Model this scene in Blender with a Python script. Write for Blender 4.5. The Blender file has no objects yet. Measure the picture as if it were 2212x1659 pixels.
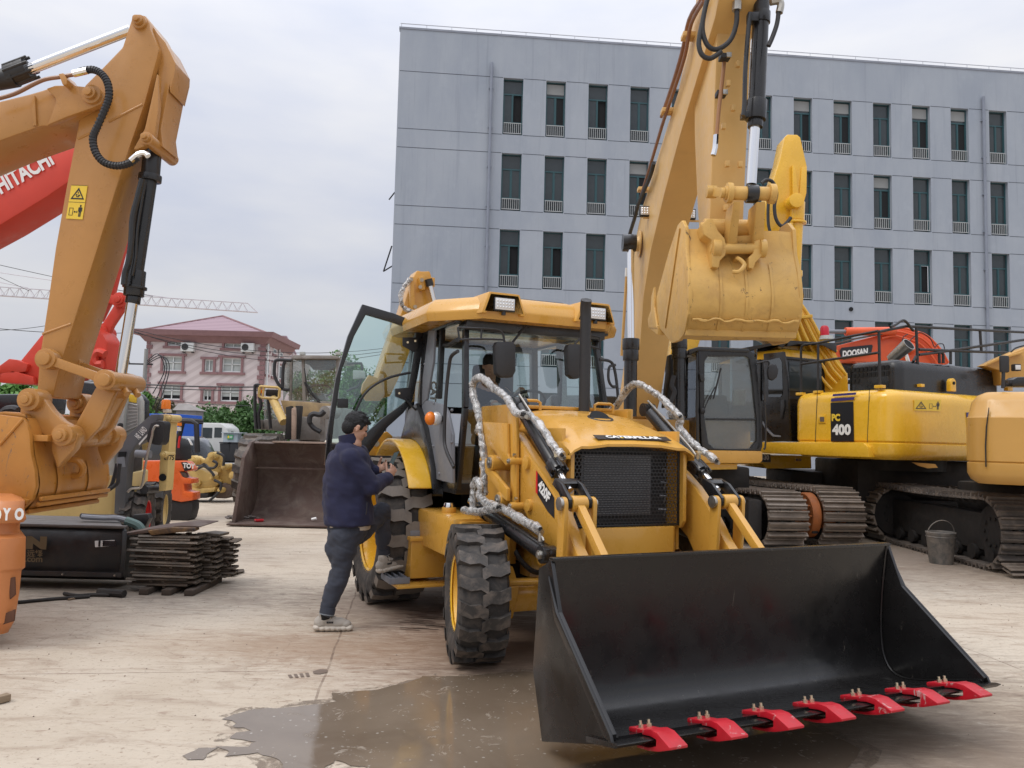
import bpy, bmesh, math, random
from mathutils import Vector as V, Matrix, noise
C = bpy.context
SC = C.scene
RAD = math.radians
rnd = random.Random(11)

# ---------------------------------------------------------------- camera, sky, sun, exposure
CAMH, FOC, PITCH, ROLL = 1.6, 1662.0, 0.0703, 0.0239
_fw = V((0, math.cos(PITCH), math.sin(PITCH)))
_r0 = V((1, 0, 0)); _u0 = V((0, -math.sin(PITCH), math.cos(PITCH)))
CR = _r0 * math.cos(ROLL) + _u0 * math.sin(ROLL)
CU = -_r0 * math.sin(ROLL) + _u0 * math.cos(ROLL)
cd = bpy.data.cameras.new('camera')
cam = bpy.data.objects.new('camera', cd); SC.collection.objects.link(cam)
m = Matrix.Identity(4)
for i in range(3):
    m[i][0] = CR[i]; m[i][1] = CU[i]; m[i][2] = -_fw[i]
m[2][3] = CAMH
cam.matrix_world = m
cd.sensor_width = 36.0; cd.lens = 36.0 * FOC / 2212.0
cd.clip_start = 0.05; cd.clip_end = 3000
SC.camera = cam

SUN_EL, SUN_AZ = RAD(55), RAD(240)        # high, behind the cloud, a little behind the camera's left shoulder
w = bpy.data.worlds.new('World'); SC.world = w; w.use_nodes = True
nt = w.node_tree; N = nt.nodes; L = nt.links; N.clear()
out = N.new('ShaderNodeOutputWorld'); bg = N.new('ShaderNodeBackground'); L.new(bg.outputs[0], out.inputs[0])
sky = N.new('ShaderNodeTexSky'); sky.sky_type = 'NISHITA'; sky.sun_disc = False
sky.sun_elevation = SUN_EL; sky.sun_rotation = SUN_AZ; sky.air_density = 1.0; sky.dust_density = 3.0
tc = N.new('ShaderNodeTexCoord')
sep = N.new('ShaderNodeSeparateXYZ'); L.new(tc.outputs['Generated'], sep.inputs[0])
def wmath(op, a, b=None, clamp=False):
    n = N.new('ShaderNodeMath'); n.operation = op; n.use_clamp = clamp
    for k, x in enumerate((a, b)):
        if x is None: continue
        if isinstance(x, (int, float)): n.inputs[k].default_value = x
        else: L.new(x, n.inputs[k])
    return n.outputs[0]
# overcast deck: brighter towards the zenith, soft streaks of thicker cloud
grad = wmath('MAXIMUM', sep.outputs[2], 0.0)
lum = wmath('ADD', wmath('MULTIPLY', wmath('POWER', grad, 3.0), 1.05), wmath('ADD', wmath('MULTIPLY', grad, 0.36), 0.50))
mp = N.new('ShaderNodeMapping'); mp.inputs['Scale'].default_value = (1.2, 1.2, 4.0); mp.inputs['Rotation'].default_value = (0.0, 0.12, 0.5)
L.new(tc.outputs['Generated'], mp.inputs[0])
nz = N.new('ShaderNodeTexNoise'); nz.inputs['Scale'].default_value = 1.7; nz.inputs['Detail'].default_value = 6; nz.inputs['Roughness'].default_value = 0.5
L.new(mp.outputs[0], nz.inputs[0])
rp = N.new('ShaderNodeValToRGB'); rp.color_ramp.elements[0].position = 0.38; rp.color_ramp.elements[1].position = 0.62
rp.color_ramp.elements[0].color = (0.83, 0.875, 1.02, 1); rp.color_ramp.elements[1].color = (1.07, 1.07, 1.10, 1)
L.new(nz.outputs[0], rp.inputs[0])
mul = N.new('ShaderNodeVectorMath'); mul.operation = 'SCALE'; L.new(rp.outputs[0], mul.inputs[0]); L.new(lum, mul.inputs[3])
sk = N.new('ShaderNodeVectorMath'); sk.operation = 'SCALE'; L.new(sky.outputs[0], sk.inputs[0]); sk.inputs[3].default_value = 0.10
mx = N.new('ShaderNodeMix'); mx.data_type = 'RGBA'; mx.inputs[0].default_value = 0.92
L.new(sk.outputs[0], mx.inputs[6]); L.new(mul.outputs[0], mx.inputs[7]); L.new(mx.outputs[2], bg.inputs[0])
bg.inputs[1].default_value = 1.0

sl = bpy.data.lights.new('sun', 'SUN'); sl.energy = 0.9; sl.angle = RAD(25); sl.color = (1.0, 0.96, 0.9)
so = bpy.data.objects.new('sun', sl); SC.collection.objects.link(so)
# nishita rotation is measured clockwise from +Y
sd = V((math.sin(SUN_AZ) * math.cos(SUN_EL), math.cos(SUN_AZ) * math.cos(SUN_EL), math.sin(SUN_EL)))
so.rotation_euler = sd.to_track_quat('Z', 'Y').to_euler(); so.location = (0, 0, 40)
SC.view_settings.view_transform = 'Standard'; SC.view_settings.look = 'None'
SC.view_settings.exposure = 0.32; SC.view_settings.gamma = 1.0
SC.render.engine = 'CYCLES'
SC.cycles.max_bounces = 8; SC.cycles.transparent_max_bounces = 16
SC.cycles.use_denoising = True

# ---------------------------------------------------------------- helpers
FR = dict(U=(0,0,1),R1=(0,0,.49601),R2=(0,603.5,.46296),R3=(658.3,548.6,.33064),R4=(658.3,877.8,.36376),R5=(987.5,768.,.33064),
 R6=(1261.8,0,.46296),R7=(1536.1,603.5,.39688),R8=(1097.2,1097.2,.50396),S1=(0,822.9,.19841),S2=(438.9,685.8,.29769),
 S3=(1590.9,630.9,.19836),S4=(1810.4,630.9,.19841),S5=(1426.4,713.2,.29762),S6=(274.3,630.9,.19841),S7=(0,1014.9,.38826),S8=(438.9,1316.6,.37202))
def ray(fr, x, y):
    a, b, s = FR[fr]; x = a + x*s; y = b + y*s
    return _fw + CR*((x-1106)/FOC) - CU*((y-829.5)/FOC)
def gnd(fr, x, y, z=0.0):
    d = ray(fr, x, y); t = (z-CAMH)/d.z
    return V((d.x*t, d.y*t, z))
def at(fr, x, y, Y):                      # the point seen at a pixel, at distance Y
    d = ray(fr, x, y); t = Y/d.y
    return V((d.x*t, Y, CAMH + d.z*t))
class Pl:                                 # an upright plane in the yard: s along it, t off it, z up
    def __init__(s, o, d):
        s.o = V((o[0], o[1], 0)); s.d = V((d[0], d[1], 0)).normalized(); s.n = V((-s.d.y, s.d.x, 0))
    def at(s, a, t, z): return s.o + s.d*a + s.n*t + V((0, 0, z))
    def pt(s, fr, x, y, t=0.0):
        d = ray(fr, x, y); o = s.o + s.n*t
        k = (o - V((0, 0, CAMH))).dot(s.n)/d.dot(s.n)
        p = V((0, 0, CAMH)) + d*k
        return p
    def sz(s, fr, x, y, t=0.0):
        p = s.pt(fr, x, y, t); return ((p - s.o).dot(s.d), p.z)
BASE = {}; XF = None
def base(par):
    if par is None: return V((0, 0, 0))
    return BASE.get(par.name, V((0, 0, 0)))
class G:
    def __init__(s): s.v = []; s.f = []; s.mi = []; s.cur = 0
    def add(s, vs, fs):
        k = len(s.v); s.v += [V(p) for p in vs]; s.f += [tuple(i+k for i in f) for f in fs]; s.mi += [s.cur]*len(fs); return s
    def prism(s, A, B):
        n = len(A)
        return s.add(list(A)+list(B), [tuple(range(n))[::-1], tuple(range(n, 2*n))] + [(i, (i+1) % n, n+(i+1) % n, n+i) for i in range(n)])
    def slab(s, pl, sz, t0, t1): return s.prism([pl.at(a, t0, z) for a, z in sz], [pl.at(a, t1, z) for a, z in sz])
    def box(s, c, d, ax=None):
        c = V(c); x, y, z = [V(q) for q in (ax or ((1,0,0),(0,1,0),(0,0,1)))]
        hx, hy, hz = x*d[0]/2, y*d[1]/2, z*d[2]/2
        A = [c+a*hx+b*hy-hz for a, b in ((-1,-1),(1,-1),(1,1),(-1,1))]
        return s.prism(A, [p+hz*2 for p in A])
    def beam(s, a, b, w, h, up=(0, 0, 1)):
        a, b = V(a), V(b); x = (b-a).normalized(); y = V(up).cross(x)
        y = y.normalized() if y.length > 1e-4 else V((1, 0, 0)); z = x.cross(y)
        return s.box((a+b)/2, ((b-a).length, w, h), (x, y, z))
    def cyl(s, a, b, r, r2=None, n=16):
        a, b = V(a), V(b); r2 = r if r2 is None else r2; x = (b-a).normalized()
        u = x.cross(V((0, 0, 1)) if abs(x.z) < .9 else V((1, 0, 0))).normalized(); w_ = x.cross(u)
        cs = [(math.cos(2*math.pi*i/n), math.sin(2*math.pi*i/n)) for i in range(n)]
        return s.prism([a+u*c*r+w_*q*r for c, q in cs], [b+u*c*r2+w_*q*r2 for c, q in cs])
    def lathe(s, o, ax, prof, n=24, up=None):     # prof: (distance along axis, radius)
        o = V(o); x = V(ax).normalized(); u = x.cross(V((0, 0, 1)) if abs(x.z) < .9 else V((1, 0, 0))).normalized(); w_ = x.cross(u)
        k = len(prof); vs = []; fs = []
        for i in range(n):
            c, q = math.cos(2*math.pi*i/n), math.sin(2*math.pi*i/n)
            vs += [o+x*a+(u*c+w_*q)*r for a, r in prof]
        for i in range(n):
            j = (i+1) % n
            fs += [(i*k+q, i*k+q+1, j*k+q+1, j*k+q) for q in range(k-1)]
        return s.add(vs, fs)
    def tube(s, pts, r, n=8, smooth=0, rv=0):
        pts = [V(p) for p in pts]
        if smooth: pts = crom(pts, smooth)
        k = len(pts); rings = []; t0 = (pts[1]-pts[0]).normalized()
        u = t0.cross(V((0, 0, 1)) if abs(t0.z) < .9 else V((1, 0, 0))).normalized()
        for i, p in enumerate(pts):
            t = (pts[min(i+1, k-1)]-pts[max(i-1, 0)]).normalized()
            u = (u - t*u.dot(t)).normalized(); w_ = t.cross(u)
            rr = (r[i*len(r)//k] if isinstance(r, (list, tuple)) else r)
            rings.append([p+(u*math.cos(2*math.pi*j/n)+w_*math.sin(2*math.pi*j/n))*(rr*(1+(rnd.uniform(-rv, rv) if rv else 0))) for j in range(n)])
        vs = [p for g in rings for p in g]
        fs = [(i*n+j, i*n+(j+1) % n, (i+1)*n+(j+1) % n, (i+1)*n+j) for i in range(k-1) for j in range(n)]
        fs += [tuple(range(n))[::-1], tuple((k-1)*n+j for j in range(n))]
        return s.add(vs, fs)
    def grid(s, rows):
        k = len(rows[0]); vs = [p for r_ in rows for p in r_]
        return s.add(vs, [(i*k+j, i*k+j+1, (i+1)*k+j+1, (i+1)*k+j) for i in range(len(rows)-1) for j in range(k-1)])
    def ell(s, c, r, ax=None, n=14, k=9):
        c = V(c); x, y, z = [V(q) for q in (ax or ((1,0,0),(0,1,0),(0,0,1)))]
        vs = [c+z*r[2]]; 
        for i in range(1, k):
            a = math.pi*i/k
            vs += [c+(x*r[0]*math.cos(2*math.pi*j/n)+y*r[1]*math.sin(2*math.pi*j/n))*math.sin(a)+z*r[2]*math.cos(a) for j in range(n)]
        vs.append(c-z*r[2]); fs = [(0, 1+j, 1+(j+1) % n) for j in range(n)]
        fs += [(1+i*n+j, 1+(i+1)*n+j, 1+(i+1)*n+(j+1) % n, 1+i*n+(j+1) % n) for i in range(k-2) for j in range(n)]
        e = len(vs)-1; fs += [(e, 1+(k-2)*n+(j+1) % n, 1+(k-2)*n+j) for j in range(n)]
        return s.add(vs, fs)
    def cap(s, a, b, r1, r2, n=12):               # closed capsule, for the modelled bodies
        a, b = V(a), V(b); s.ell(a, (r1,)*3, n=n, k=8); s.ell(b, (r2,)*3, n=n, k=8); return s.cyl(a, b, r1, r2, n)
    def build(s, name, mat, par=None, bev=0.0, smooth=35, seg=2, me=None):
        b0 = base(par)
        if me is None:
            me = bpy.data.meshes.new(name); me.from_pydata([(XF(p) if XF else p)-b0 for p in s.v], [], s.f)
        bm = bmesh.new(); bm.from_mesh(me)
        bmesh.ops.recalc_face_normals(bm, faces=bm.faces)
        if bev > 0:
            es = [e for e in bm.edges if len(e.link_faces) == 2 and e.calc_face_angle(0) > .45]
            bmesh.ops.bevel(bm, geom=es, offset=bev, segments=seg, profile=.6, affect='EDGES', clamp_overlap=True)
        bm.to_mesh(me); bm.free()
        mats = mat if isinstance(mat, (list, tuple)) else [mat]
        for q in mats: me.materials.append(q)
        if len(mats) > 1 and len(me.polygons) == len(s.mi):
            me.polygons.foreach_set('material_index', s.mi)
        if smooth:
            me.polygons.foreach_set('use_smooth', [True]*len(me.polygons)); me.set_sharp_from_angle(angle=RAD(smooth))
        o = bpy.data.objects.new(name, me); SC.collection.objects.link(o)
        if par is not None: o.parent = par; BASE[o.name] = b0
        return o
def crom(P, k):
    out_ = []
    for i in range(len(P)-1):
        a, b, c, d = P[max(i-1, 0)], P[i], P[i+1], P[min(i+2, len(P)-1)]
        for j in range(k):
            t = j/k; out_.append(.5*((2*b)+(c-a)*t+(2*a-5*b+4*c-d)*t*t+(3*b-a-3*c+d)*t**3))
    out_.append(P[-1]); return out_
def crom2(P, k): return [(p.x, p.y) for p in crom([V((a, b, 0)) for a, b in P], k)]
def tag(o, label, cat=None, group=None, kind=None):
    if label: o['label'] = label
    if cat: o['category'] = cat
    if group: o['group'] = group
    if kind: o['kind'] = kind
    return o
def thing(name, label, cat, loc, group=None):
    o = bpy.data.objects.new(name, None); SC.collection.objects.link(o); o.empty_display_size = .2
    o.location = loc; BASE[o.name] = V(loc); return tag(o, label, cat, group)
def S(name, mat, par, pl, fr, pts, t0, t1, bev=.008, tt=None, sm=0):   # a plate or box whose outline is given in the photograph, on a real upright plane
    tt = t0 if tt is None else tt
    sz = [pl.sz(fr, x, y, tt) for x, y in pts]
    if sm: sz = crom2(sz+[sz[0]], sm)[:-1]
    return G().slab(pl, sz, t0, t1).build(name, mat, par, bev)
def CY(name, mat, par, a, b, r, r2=None, bev=0, n=18): return G().cyl(a, b, r, r2, n).build(name, mat, par, bev)
def TB(name, mat, par, pts, r, smooth=5, n=8, rv=0): return G().tube(pts, r, n, smooth, rv).build(name, mat, par)
def BX(name, mat, par, c, d, ax=None, bev=.006): return G().box(c, d, ax).build(name, mat, par, bev)
def copy_tree(o, parent=None):
    c = o.copy(); SC.collection.objects.link(c); c.parent = parent
    for ch in list(o.children): copy_tree(ch, c)
    return c
def text(name, s, mat, par, o, right, up, h, w=None, bold=.02, ext=.004, shear=0, just='LEFT'):
    """lettering: flat raised letters, o = lower left corner, h = capital height"""
    cu = bpy.data.curves.new('lettering', 'FONT'); cu.body = s; cu.size = 1; cu.offset = bold; cu.shear = shear; cu.resolution_u = 3
    ob = bpy.data.objects.new('tmp_lettering', cu); SC.collection.objects.link(ob)
    me = bpy.data.meshes.new_from_object(ob.evaluated_get(C.evaluated_depsgraph_get()))
    bpy.data.objects.remove(ob); xs = [v.co.x for v in me.vertices]; ys = [v.co.y for v in me.vertices]
    x0, x1, y0, y1 = min(xs), max(xs), min(ys), max(ys)
    right, up, o = V(right).normalized(), V(up), V(o); sy = h/(y1-y0); sx = (w/(x1-x0)) if w else sy
    nrm = right.cross(up.normalized()); g = G()
    up = up.normalized()
    vs = [o + right*((v.co.x-x0)*sx) + up*((v.co.y-y0)*sy) + nrm*ext for v in me.vertices]
    g.add(vs, [tuple(p.vertices) for p in me.polygons]); bpy.data.meshes.remove(me)
    b0 = base(par); m2 = bpy.data.meshes.new(name); m2.from_pydata([p-b0 for p in g.v], [], g.f); m2.materials.append(mat)
    ob = bpy.data.objects.new(name, m2); SC.collection.objects.link(ob)
    if par is not None: ob.parent = par; BASE[ob.name] = b0
    return ob

# ---------------------------------------------------------------- materials
def mat_new(name):
    m_ = bpy.data.materials.new(name); m_.use_nodes = True; n = m_.node_tree.nodes; return m_, n, m_.node_tree.links, n['Principled BSDF']
def ramp(n, l, src, stops):
    r_ = n.new('ShaderNodeValToRGB'); e = r_.color_ramp.elements
    while len(e) < len(stops): e.new(.5)
    for k, (p, c) in enumerate(stops):
        e[k].position = p; e[k].color = (c[0], c[1], c[2], 1) if isinstance(c, (tuple, list)) else (c, c, c, 1)
    l.new(src, r_.inputs[0]); return r_.outputs[0]
def noise_n(n, l, scale, detail=4, rough=.55, vec=None, dist=0):
    t = n.new('ShaderNodeTexNoise'); t.inputs['Scale'].default_value = scale; t.inputs['Detail'].default_value = detail
    t.inputs['Roughness'].default_value = rough; t.inputs['Distortion'].default_value = dist
    if vec is not None: l.new(vec, t.inputs[0])
    return t.outputs[0]
def mixc(n, l, f, a, b, mode='MIX'):
    q = n.new('ShaderNodeMix'); q.data_type = 'RGBA'; q.blend_type = mode
    for k, x in ((0, f), (6, a), (7, b)):
        if isinstance(x, (int, float)): q.inputs[k].default_value = x
        elif isinstance(x, (tuple, list)): q.inputs[k].default_value = (x[0], x[1], x[2], 1)
        else: l.new(x, q.inputs[k])
    return q.outputs[2]
def paint(name, col, rough=.35, var=.12, dirt=0.0, dirtcol=(.10, .07, .045), bump=.02, metal=0, coat=0, wear=0, wearcol=(.06, .055, .05), scale=2.0):
    m_, n, l, p = mat_new(name); t = n.new('ShaderNodeTexCoord'); vec = t.outputs['Object']
    a = noise_n(n, l, scale, 5, .6, vec)
    c = mixc(n, l, ramp(n, l, a, [(.3, 0), (.7, 1)]), tuple(x*(1-var) for x in col), tuple(min(1, x*(1+var)) for x in col))
    if dirt:
        b = noise_n(n, l, scale*1.7, 8, .7, vec, .6)
        c = mixc(n, l, ramp(n, l, b, [(.62-dirt*.35, 0), (.80-dirt*.2, min(1, dirt*1.6))]), c, dirtcol)
    if wear:
        mp_ = n.new('ShaderNodeMapping'); mp_.inputs['Scale'].default_value = (6, 6, 2.2); l.new(vec, mp_.inputs[0])
        b = noise_n(n, l, 2.2, 9, .75, mp_.outputs[0], 1.2)
        c = mixc(n, l, ramp(n, l, b, [(.66-wear*.12, 0), (.68-wear*.12, .85)]), c, wearcol)
    l.new(c, p.inputs['Base Color']); p.inputs['Roughness'].default_value = rough; p.inputs['Metallic'].default_value = metal
    r_ = noise_n(n, l, scale*4, 4, .6, vec); l.new(ramp(n, l, r_, [(.3, max(.02, rough-.10)), (.75, min(1, rough+.16))]), p.inputs['Roughness'])
    if coat: p.inputs['Coat Weight'].default_value = coat; p.inputs['Coat Roughness'].default_value = .08
    if bump:
        bn = n.new('ShaderNodeBump'); bn.inputs['Strength'].default_value = bump*5; bn.inputs['Distance'].default_value = .02
        l.new(noise_n(n, l, scale*2.5, 6, .6, vec), bn.inputs['Height']); l.new(bn.outputs[0], p.inputs['Normal'])
    return m_
def flat(name, col, rough=.6, metal=0, emit=0, trans=0):
    m_, n, l, p = mat_new(name); p.inputs['Base Color'].default_value = (*col, 1); p.inputs['Roughness'].default_value = rough; p.inputs['Metallic'].default_value = metal
    if emit: p.inputs['Emission Color'].default_value = (*col, 1); p.inputs['Emission Strength'].default_value = emit
    return m_
def glass(name, tint, refl=.10, rough=.02, dust=0.0):
    m_, n, l, p = mat_new(name); n.remove(p); o = n['Material Output']
    tr = n.new('ShaderNodeBsdfTransparent'); tr.inputs[0].default_value = (*tint, 1)
    gl = n.new('ShaderNodeBsdfGlossy'); gl.inputs['Roughness'].default_value = rough; gl.inputs[0].default_value = (.9, .95, 1, 1)
    fr = n.new('ShaderNodeFresnel'); fr.inputs[0].default_value = 1.5
    a = n.new('ShaderNodeMath'); a.operation = 'ADD'; a.use_clamp = True; a.inputs[1].default_value = refl; l.new(fr.outputs[0], a.inputs[0])
    mx_ = n.new('ShaderNodeMixShader'); l.new(a.outputs[0], mx_.inputs[0]); l.new(tr.outputs[0], mx_.inputs[1]); l.new(gl.outputs[0], mx_.inputs[2])
    last = mx_.outputs[0]
    if dust:
        t = n.new('ShaderNodeTexCoord'); d = n.new('ShaderNodeBsdfDiffuse'); d.inputs[0].default_value = (.32, .30, .27, 1)
        f = ramp(n, l, noise_n(n, l, 2.2, 6, .6, t.outputs['Object'], .5), [(.35, dust*.35), (.75, min(1, dust*1.5))])
        m2 = n.new('ShaderNodeMixShader'); l.new(f, m2.inputs[0]); l.new(last, m2.inputs[1]); l.new(d.outputs[0], m2.inputs[2]); last = m2.outputs[0]
    l.new(last, o.inputs[0]); return m_
M = {}
M['yel'] = paint('loader_yellow', (.60, .315, .05), .30, .06, dirt=.04, dirtcol=(.35, .18, .05), bump=.003, coat=.3)
M['yelp'] = paint('machine_yellow', (.78, .45, .032), .26, .05, bump=.004, coat=.5)
M['yeld'] = paint('dusty_yellow', (.58, .40, .13), .5, .12, dirt=.35, dirtcol=(.16, .10, .05), wear=.5, wearcol=(.13, .055, .025))
M['tan'] = paint('ochre_paint', (.45, .215, .055), .32, .07, dirt=.12, dirtcol=(.25, .12, .04), bump=.012, coat=.2)
M['tanb'] = paint('ochre_bucket', (.46, .20, .038), .36, .12, dirt=.25, dirtcol=(.22, .10, .035), bump=.03, wear=.35, wearcol=(.13, .105, .09))
M['sand'] = paint('sand_paint', (.64, .40, .14), .42, .06, dirt=.12, dirtcol=(.34, .19, .07), bump=.01)
M['sandb'] = paint('sand_bucket', (.60, .365, .10), .5, .12, dirt=.3, dirtcol=(.33, .17, .06), bump=.09, wear=.35, wearcol=(.10, .06, .03))
M['red'] = paint('red_paint', (.62, .055, .03), .4, .08, bump=.005)
M['dor'] = paint('orange_red_paint', (.70, .105, .03), .38, .08, bump=.005)
M['fork'] = paint('forklift_orange', (.78, .14, .035), .3, .05, coat=.3, bump=.004)
M['forkn'] = paint('faded_orange', (.52, .19, .06), .42, .10, dirt=.35, dirtcol=(.30, .15, .07), bump=.02)
M['blk'] = paint('black_paint', (.012, .012, .013), .3, .2, bump=.004, coat=.2)
M['blkb'] = paint('bucket_black', (.009, .0085, .0085), .25, .15, dirt=.14, dirtcol=(.05, .04, .03), bump=.008, scale=1.5, wear=.12, wearcol=(.09, .08, .065))
M['drum'] = paint('worn_black', (.020, .020, .022), .38, .25, dirt=.35, dirtcol=(.06, .045, .035), bump=.03)
M['plas'] = paint('black_plastic', (.022, .022, .024), .5, .1, bump=.01, scale=8)
M['rub'] = paint('tyre_rubber', (.034, .031, .029), .72, .3, dirt=.45, dirtcol=(.13, .105, .085), bump=.05, scale=5)
M['lug'] = paint('lug_face', (.045, .040, .036), .6, .3, dirt=.5, dirtcol=(.19, .15, .12), bump=.03, scale=6)
M['lugd'] = paint('dusty_lug_face', (.20, .175, .15), .55, .15, dirt=.4, dirtcol=(.12, .10, .085), bump=.03, scale=6)
M['rubw'] = paint('dusty_rubber', (.16, .14, .12), .85, .2, dirt=.5, dirtcol=(.26, .22, .18), bump=.05, scale=4)
M['trk'] = paint('track_steel', (.22, .185, .155), .5, .3, dirt=.55, dirtcol=(.33, .28, .23), bump=.05, metal=.5, scale=3)
M['und'] = paint('undercarriage', (.018, .016, .015), .7, .3, dirt=.3, dirtcol=(.05, .038, .028), bump=.05)
M['rust'] = paint('rusty_steel', (.088, .056, .046), .72, .25, dirt=.5, dirtcol=(.17, .135, .11), bump=.04, scale=1.6)
M['rusto'] = paint('orange_rust', (.36, .11, .025), .7, .2, dirt=.3, dirtcol=(.10, .05, .03), bump=.04)
M['chr'] = flat('chrome', (.80, .80, .80), .10, 1)
M['stl'] = paint('bare_steel', (.42, .40, .36), .35, .1, metal=.9, bump=.01, scale=8)
M['zinc'] = paint('zinc_gold', (.62, .54, .38), .3, .1, metal=.9, bump=0, scale=20)
M['gry'] = paint('cab_grey', (.20, .21, .235), .5, .06, bump=.01, scale=6)
M['grys'] = paint('arm_grey', (.105, .11, .12), .45, .15, dirt=.3, dirtcol=(.18, .15, .12), bump=.02)
M['cabw'] = paint('cab_pale_grey', (.42, .44, .42), .5, .1, dirt=.3, dirtcol=(.25, .23, .2))
M['nhy'] = paint('pale_yellow', (.66, .49, .20), .45, .1, dirt=.3, dirtcol=(.35, .25, .12))
M['white'] = flat('white_letter', (.80, .80, .78), .5)
M['redm'] = paint('tooth_red', (.43, .008, .018), .42, .12, dirt=.2, dirtcol=(.12, .02, .02), bump=.01, wear=.55, wearcol=(.45, .32, .30), scale=9)
M['redf'] = flat('signal_red', (.6, .02, .02), .4)
M['blue'] = flat('stripe_blue', (.05, .035, .17), .4)
M['dkd'] = flat('decal_black', (.016, .017, .022), .35)
M['decy'] = flat('decal_yellow', (.80, .55, .05), .45)
M['gl'] = glass('cab_glass', (.78, .88, .86), .06)
M['gld'] = glass('dark_glass', (.32, .40, .42), .10)
M['gldust'] = glass('dusty_glass', (.80, .86, .84), .06, .05, .28)
M['glb'] = paint('window_pane', (.035, .045, .05), .08, .5, bump=0, scale=.35)
M['lens'] = flat('lamp_lens', (.75, .74, .72), .12, .3)
M['amber'] = flat('amber_lens', (.85, .22, .02), .2)
M['seat'] = flat('seat_cloth', (.03, .03, .032), .8)

# ================================================================ SETTING
UZ0 = V((0, 0, 1)); PX = Pl((0, 0), (1, 0))        # s = X, t = Y (distance)
PYc = Pl((0, 0), (0, 1))       # s = Y, t = -X
def ground_mat():
    m_, n, l, p = mat_new('yard_concrete'); t = n.new('ShaderNodeTexCoord'); vec = t.outputs['Object']
    mpn = n.new('ShaderNodeMapping'); mpn.inputs['Rotation'].default_value = (0, 0, RAD(-7)); l.new(vec, mpn.inputs[0])
    st = n.new('ShaderNodeMapping'); st.inputs['Scale'].default_value = (1, 3.2, 1); st.inputs['Rotation'].default_value = (0, 0, RAD(-8)); l.new(vec, st.inputs[0])
    big = noise_n(n, l, .35, 5, .6, vec, .4); mid = noise_n(n, l, 1.8, 7, .68, st.outputs[0], .9); fine = noise_n(n, l, 26, 6, .75, vec); streak = noise_n(n, l, 5, 6, .7, st.outputs[0], 1.0)
    c = ramp(n, l, big, [(.3, (.42, .35, .265)), (.5, (.515, .445, .355)), (.7, (.55, .49, .40))])
    c = mixc(n, l, ramp(n, l, mid, [(.36, .75), (.5, 0)]), c, (.36, .285, .215))
    c = mixc(n, l, ramp(n, l, streak, [(.60, 0), (.72, .4)]), c, (.58, .53, .46))
    c = mixc(n, l, ramp(n, l, streak, [(.30, .7), (.42, 0)]), c, (.27, .19, .14))
    c = mixc(n, l, ramp(n, l, fine, [(.32, .9), (.44, 0), (.60, 0), (.72, .4)]), c, (.27, .20, .15))
    # reddish, oily dirt round the loader and painted shade beneath it, ragged outline
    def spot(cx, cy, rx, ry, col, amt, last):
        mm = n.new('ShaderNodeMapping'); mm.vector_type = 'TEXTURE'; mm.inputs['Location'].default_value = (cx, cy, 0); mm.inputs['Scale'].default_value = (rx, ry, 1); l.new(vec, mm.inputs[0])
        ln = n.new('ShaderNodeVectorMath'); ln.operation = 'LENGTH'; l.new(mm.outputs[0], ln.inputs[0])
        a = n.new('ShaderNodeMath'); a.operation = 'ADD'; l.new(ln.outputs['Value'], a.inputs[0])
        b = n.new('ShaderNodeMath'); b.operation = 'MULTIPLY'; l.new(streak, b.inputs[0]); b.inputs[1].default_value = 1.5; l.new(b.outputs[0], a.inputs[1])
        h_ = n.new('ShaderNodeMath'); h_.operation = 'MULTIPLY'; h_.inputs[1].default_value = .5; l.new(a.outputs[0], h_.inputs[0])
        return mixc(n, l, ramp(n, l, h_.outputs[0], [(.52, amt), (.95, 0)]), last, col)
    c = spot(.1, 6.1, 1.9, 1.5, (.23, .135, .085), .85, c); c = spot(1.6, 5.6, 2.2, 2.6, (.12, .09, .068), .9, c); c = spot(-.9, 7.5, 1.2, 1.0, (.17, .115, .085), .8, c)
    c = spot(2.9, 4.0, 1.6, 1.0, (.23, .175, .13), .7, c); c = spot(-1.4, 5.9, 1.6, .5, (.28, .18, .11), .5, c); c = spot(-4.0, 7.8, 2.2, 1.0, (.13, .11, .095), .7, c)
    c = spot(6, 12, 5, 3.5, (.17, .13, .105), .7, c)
    sp = n.new('ShaderNodeSeparateXYZ'); l.new(mpn.outputs[0], sp.inputs[0])
    def mth(op, a, b):
        q = n.new('ShaderNodeMath'); q.operation = op
        for k, x in enumerate((a, b)):
            if isinstance(x, (int, float)): q.inputs[k].default_value = x
            else: l.new(x, q.inputs[k])
        return q.outputs[0]
    def joint(src, off, period, wd):
        wob = mth('MULTIPLY', mth('SUBTRACT', noise_n(n, l, 3, 3, .5, vec), .5), .035)
        a = mth('ADD', mth('ADD', src, off + period*200), wob); a = mth('FRACT', mth('DIVIDE', a, period), 0)
        a = mth('ABSOLUTE', mth('SUBTRACT', a, .5), 0); return mth('LESS_THAN', a, wd/period)
    j = mth('MAXIMUM', joint(sp.outputs[0], -(-.55)+2.5, 5, .008), joint(sp.outputs[1], -5.45+3.0, 6, .006))
    # a few hairline cracks
    vo = n.new('ShaderNodeTexVoronoi'); vo.feature = 'DISTANCE_TO_EDGE'; vo.inputs['Scale'].default_value = .22
    ad = n.new('ShaderNodeVectorMath'); ad.operation = 'ADD'; l.new(vec, ad.inputs[0])
    nn = n.new('ShaderNodeTexNoise'); nn.inputs['Scale'].default_value = 1.3; nn.inputs['Detail'].default_value = 6; l.new(vec, nn.inputs[0]); l.new(nn.outputs[1], ad.inputs[1]); l.new(ad.outputs[0], vo.inputs[0])
    cr = mth('LESS_THAN', vo.outputs[0], .0009); j2 = mth('MAXIMUM', j, mth('MULTIPLY', cr, .4))
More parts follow.
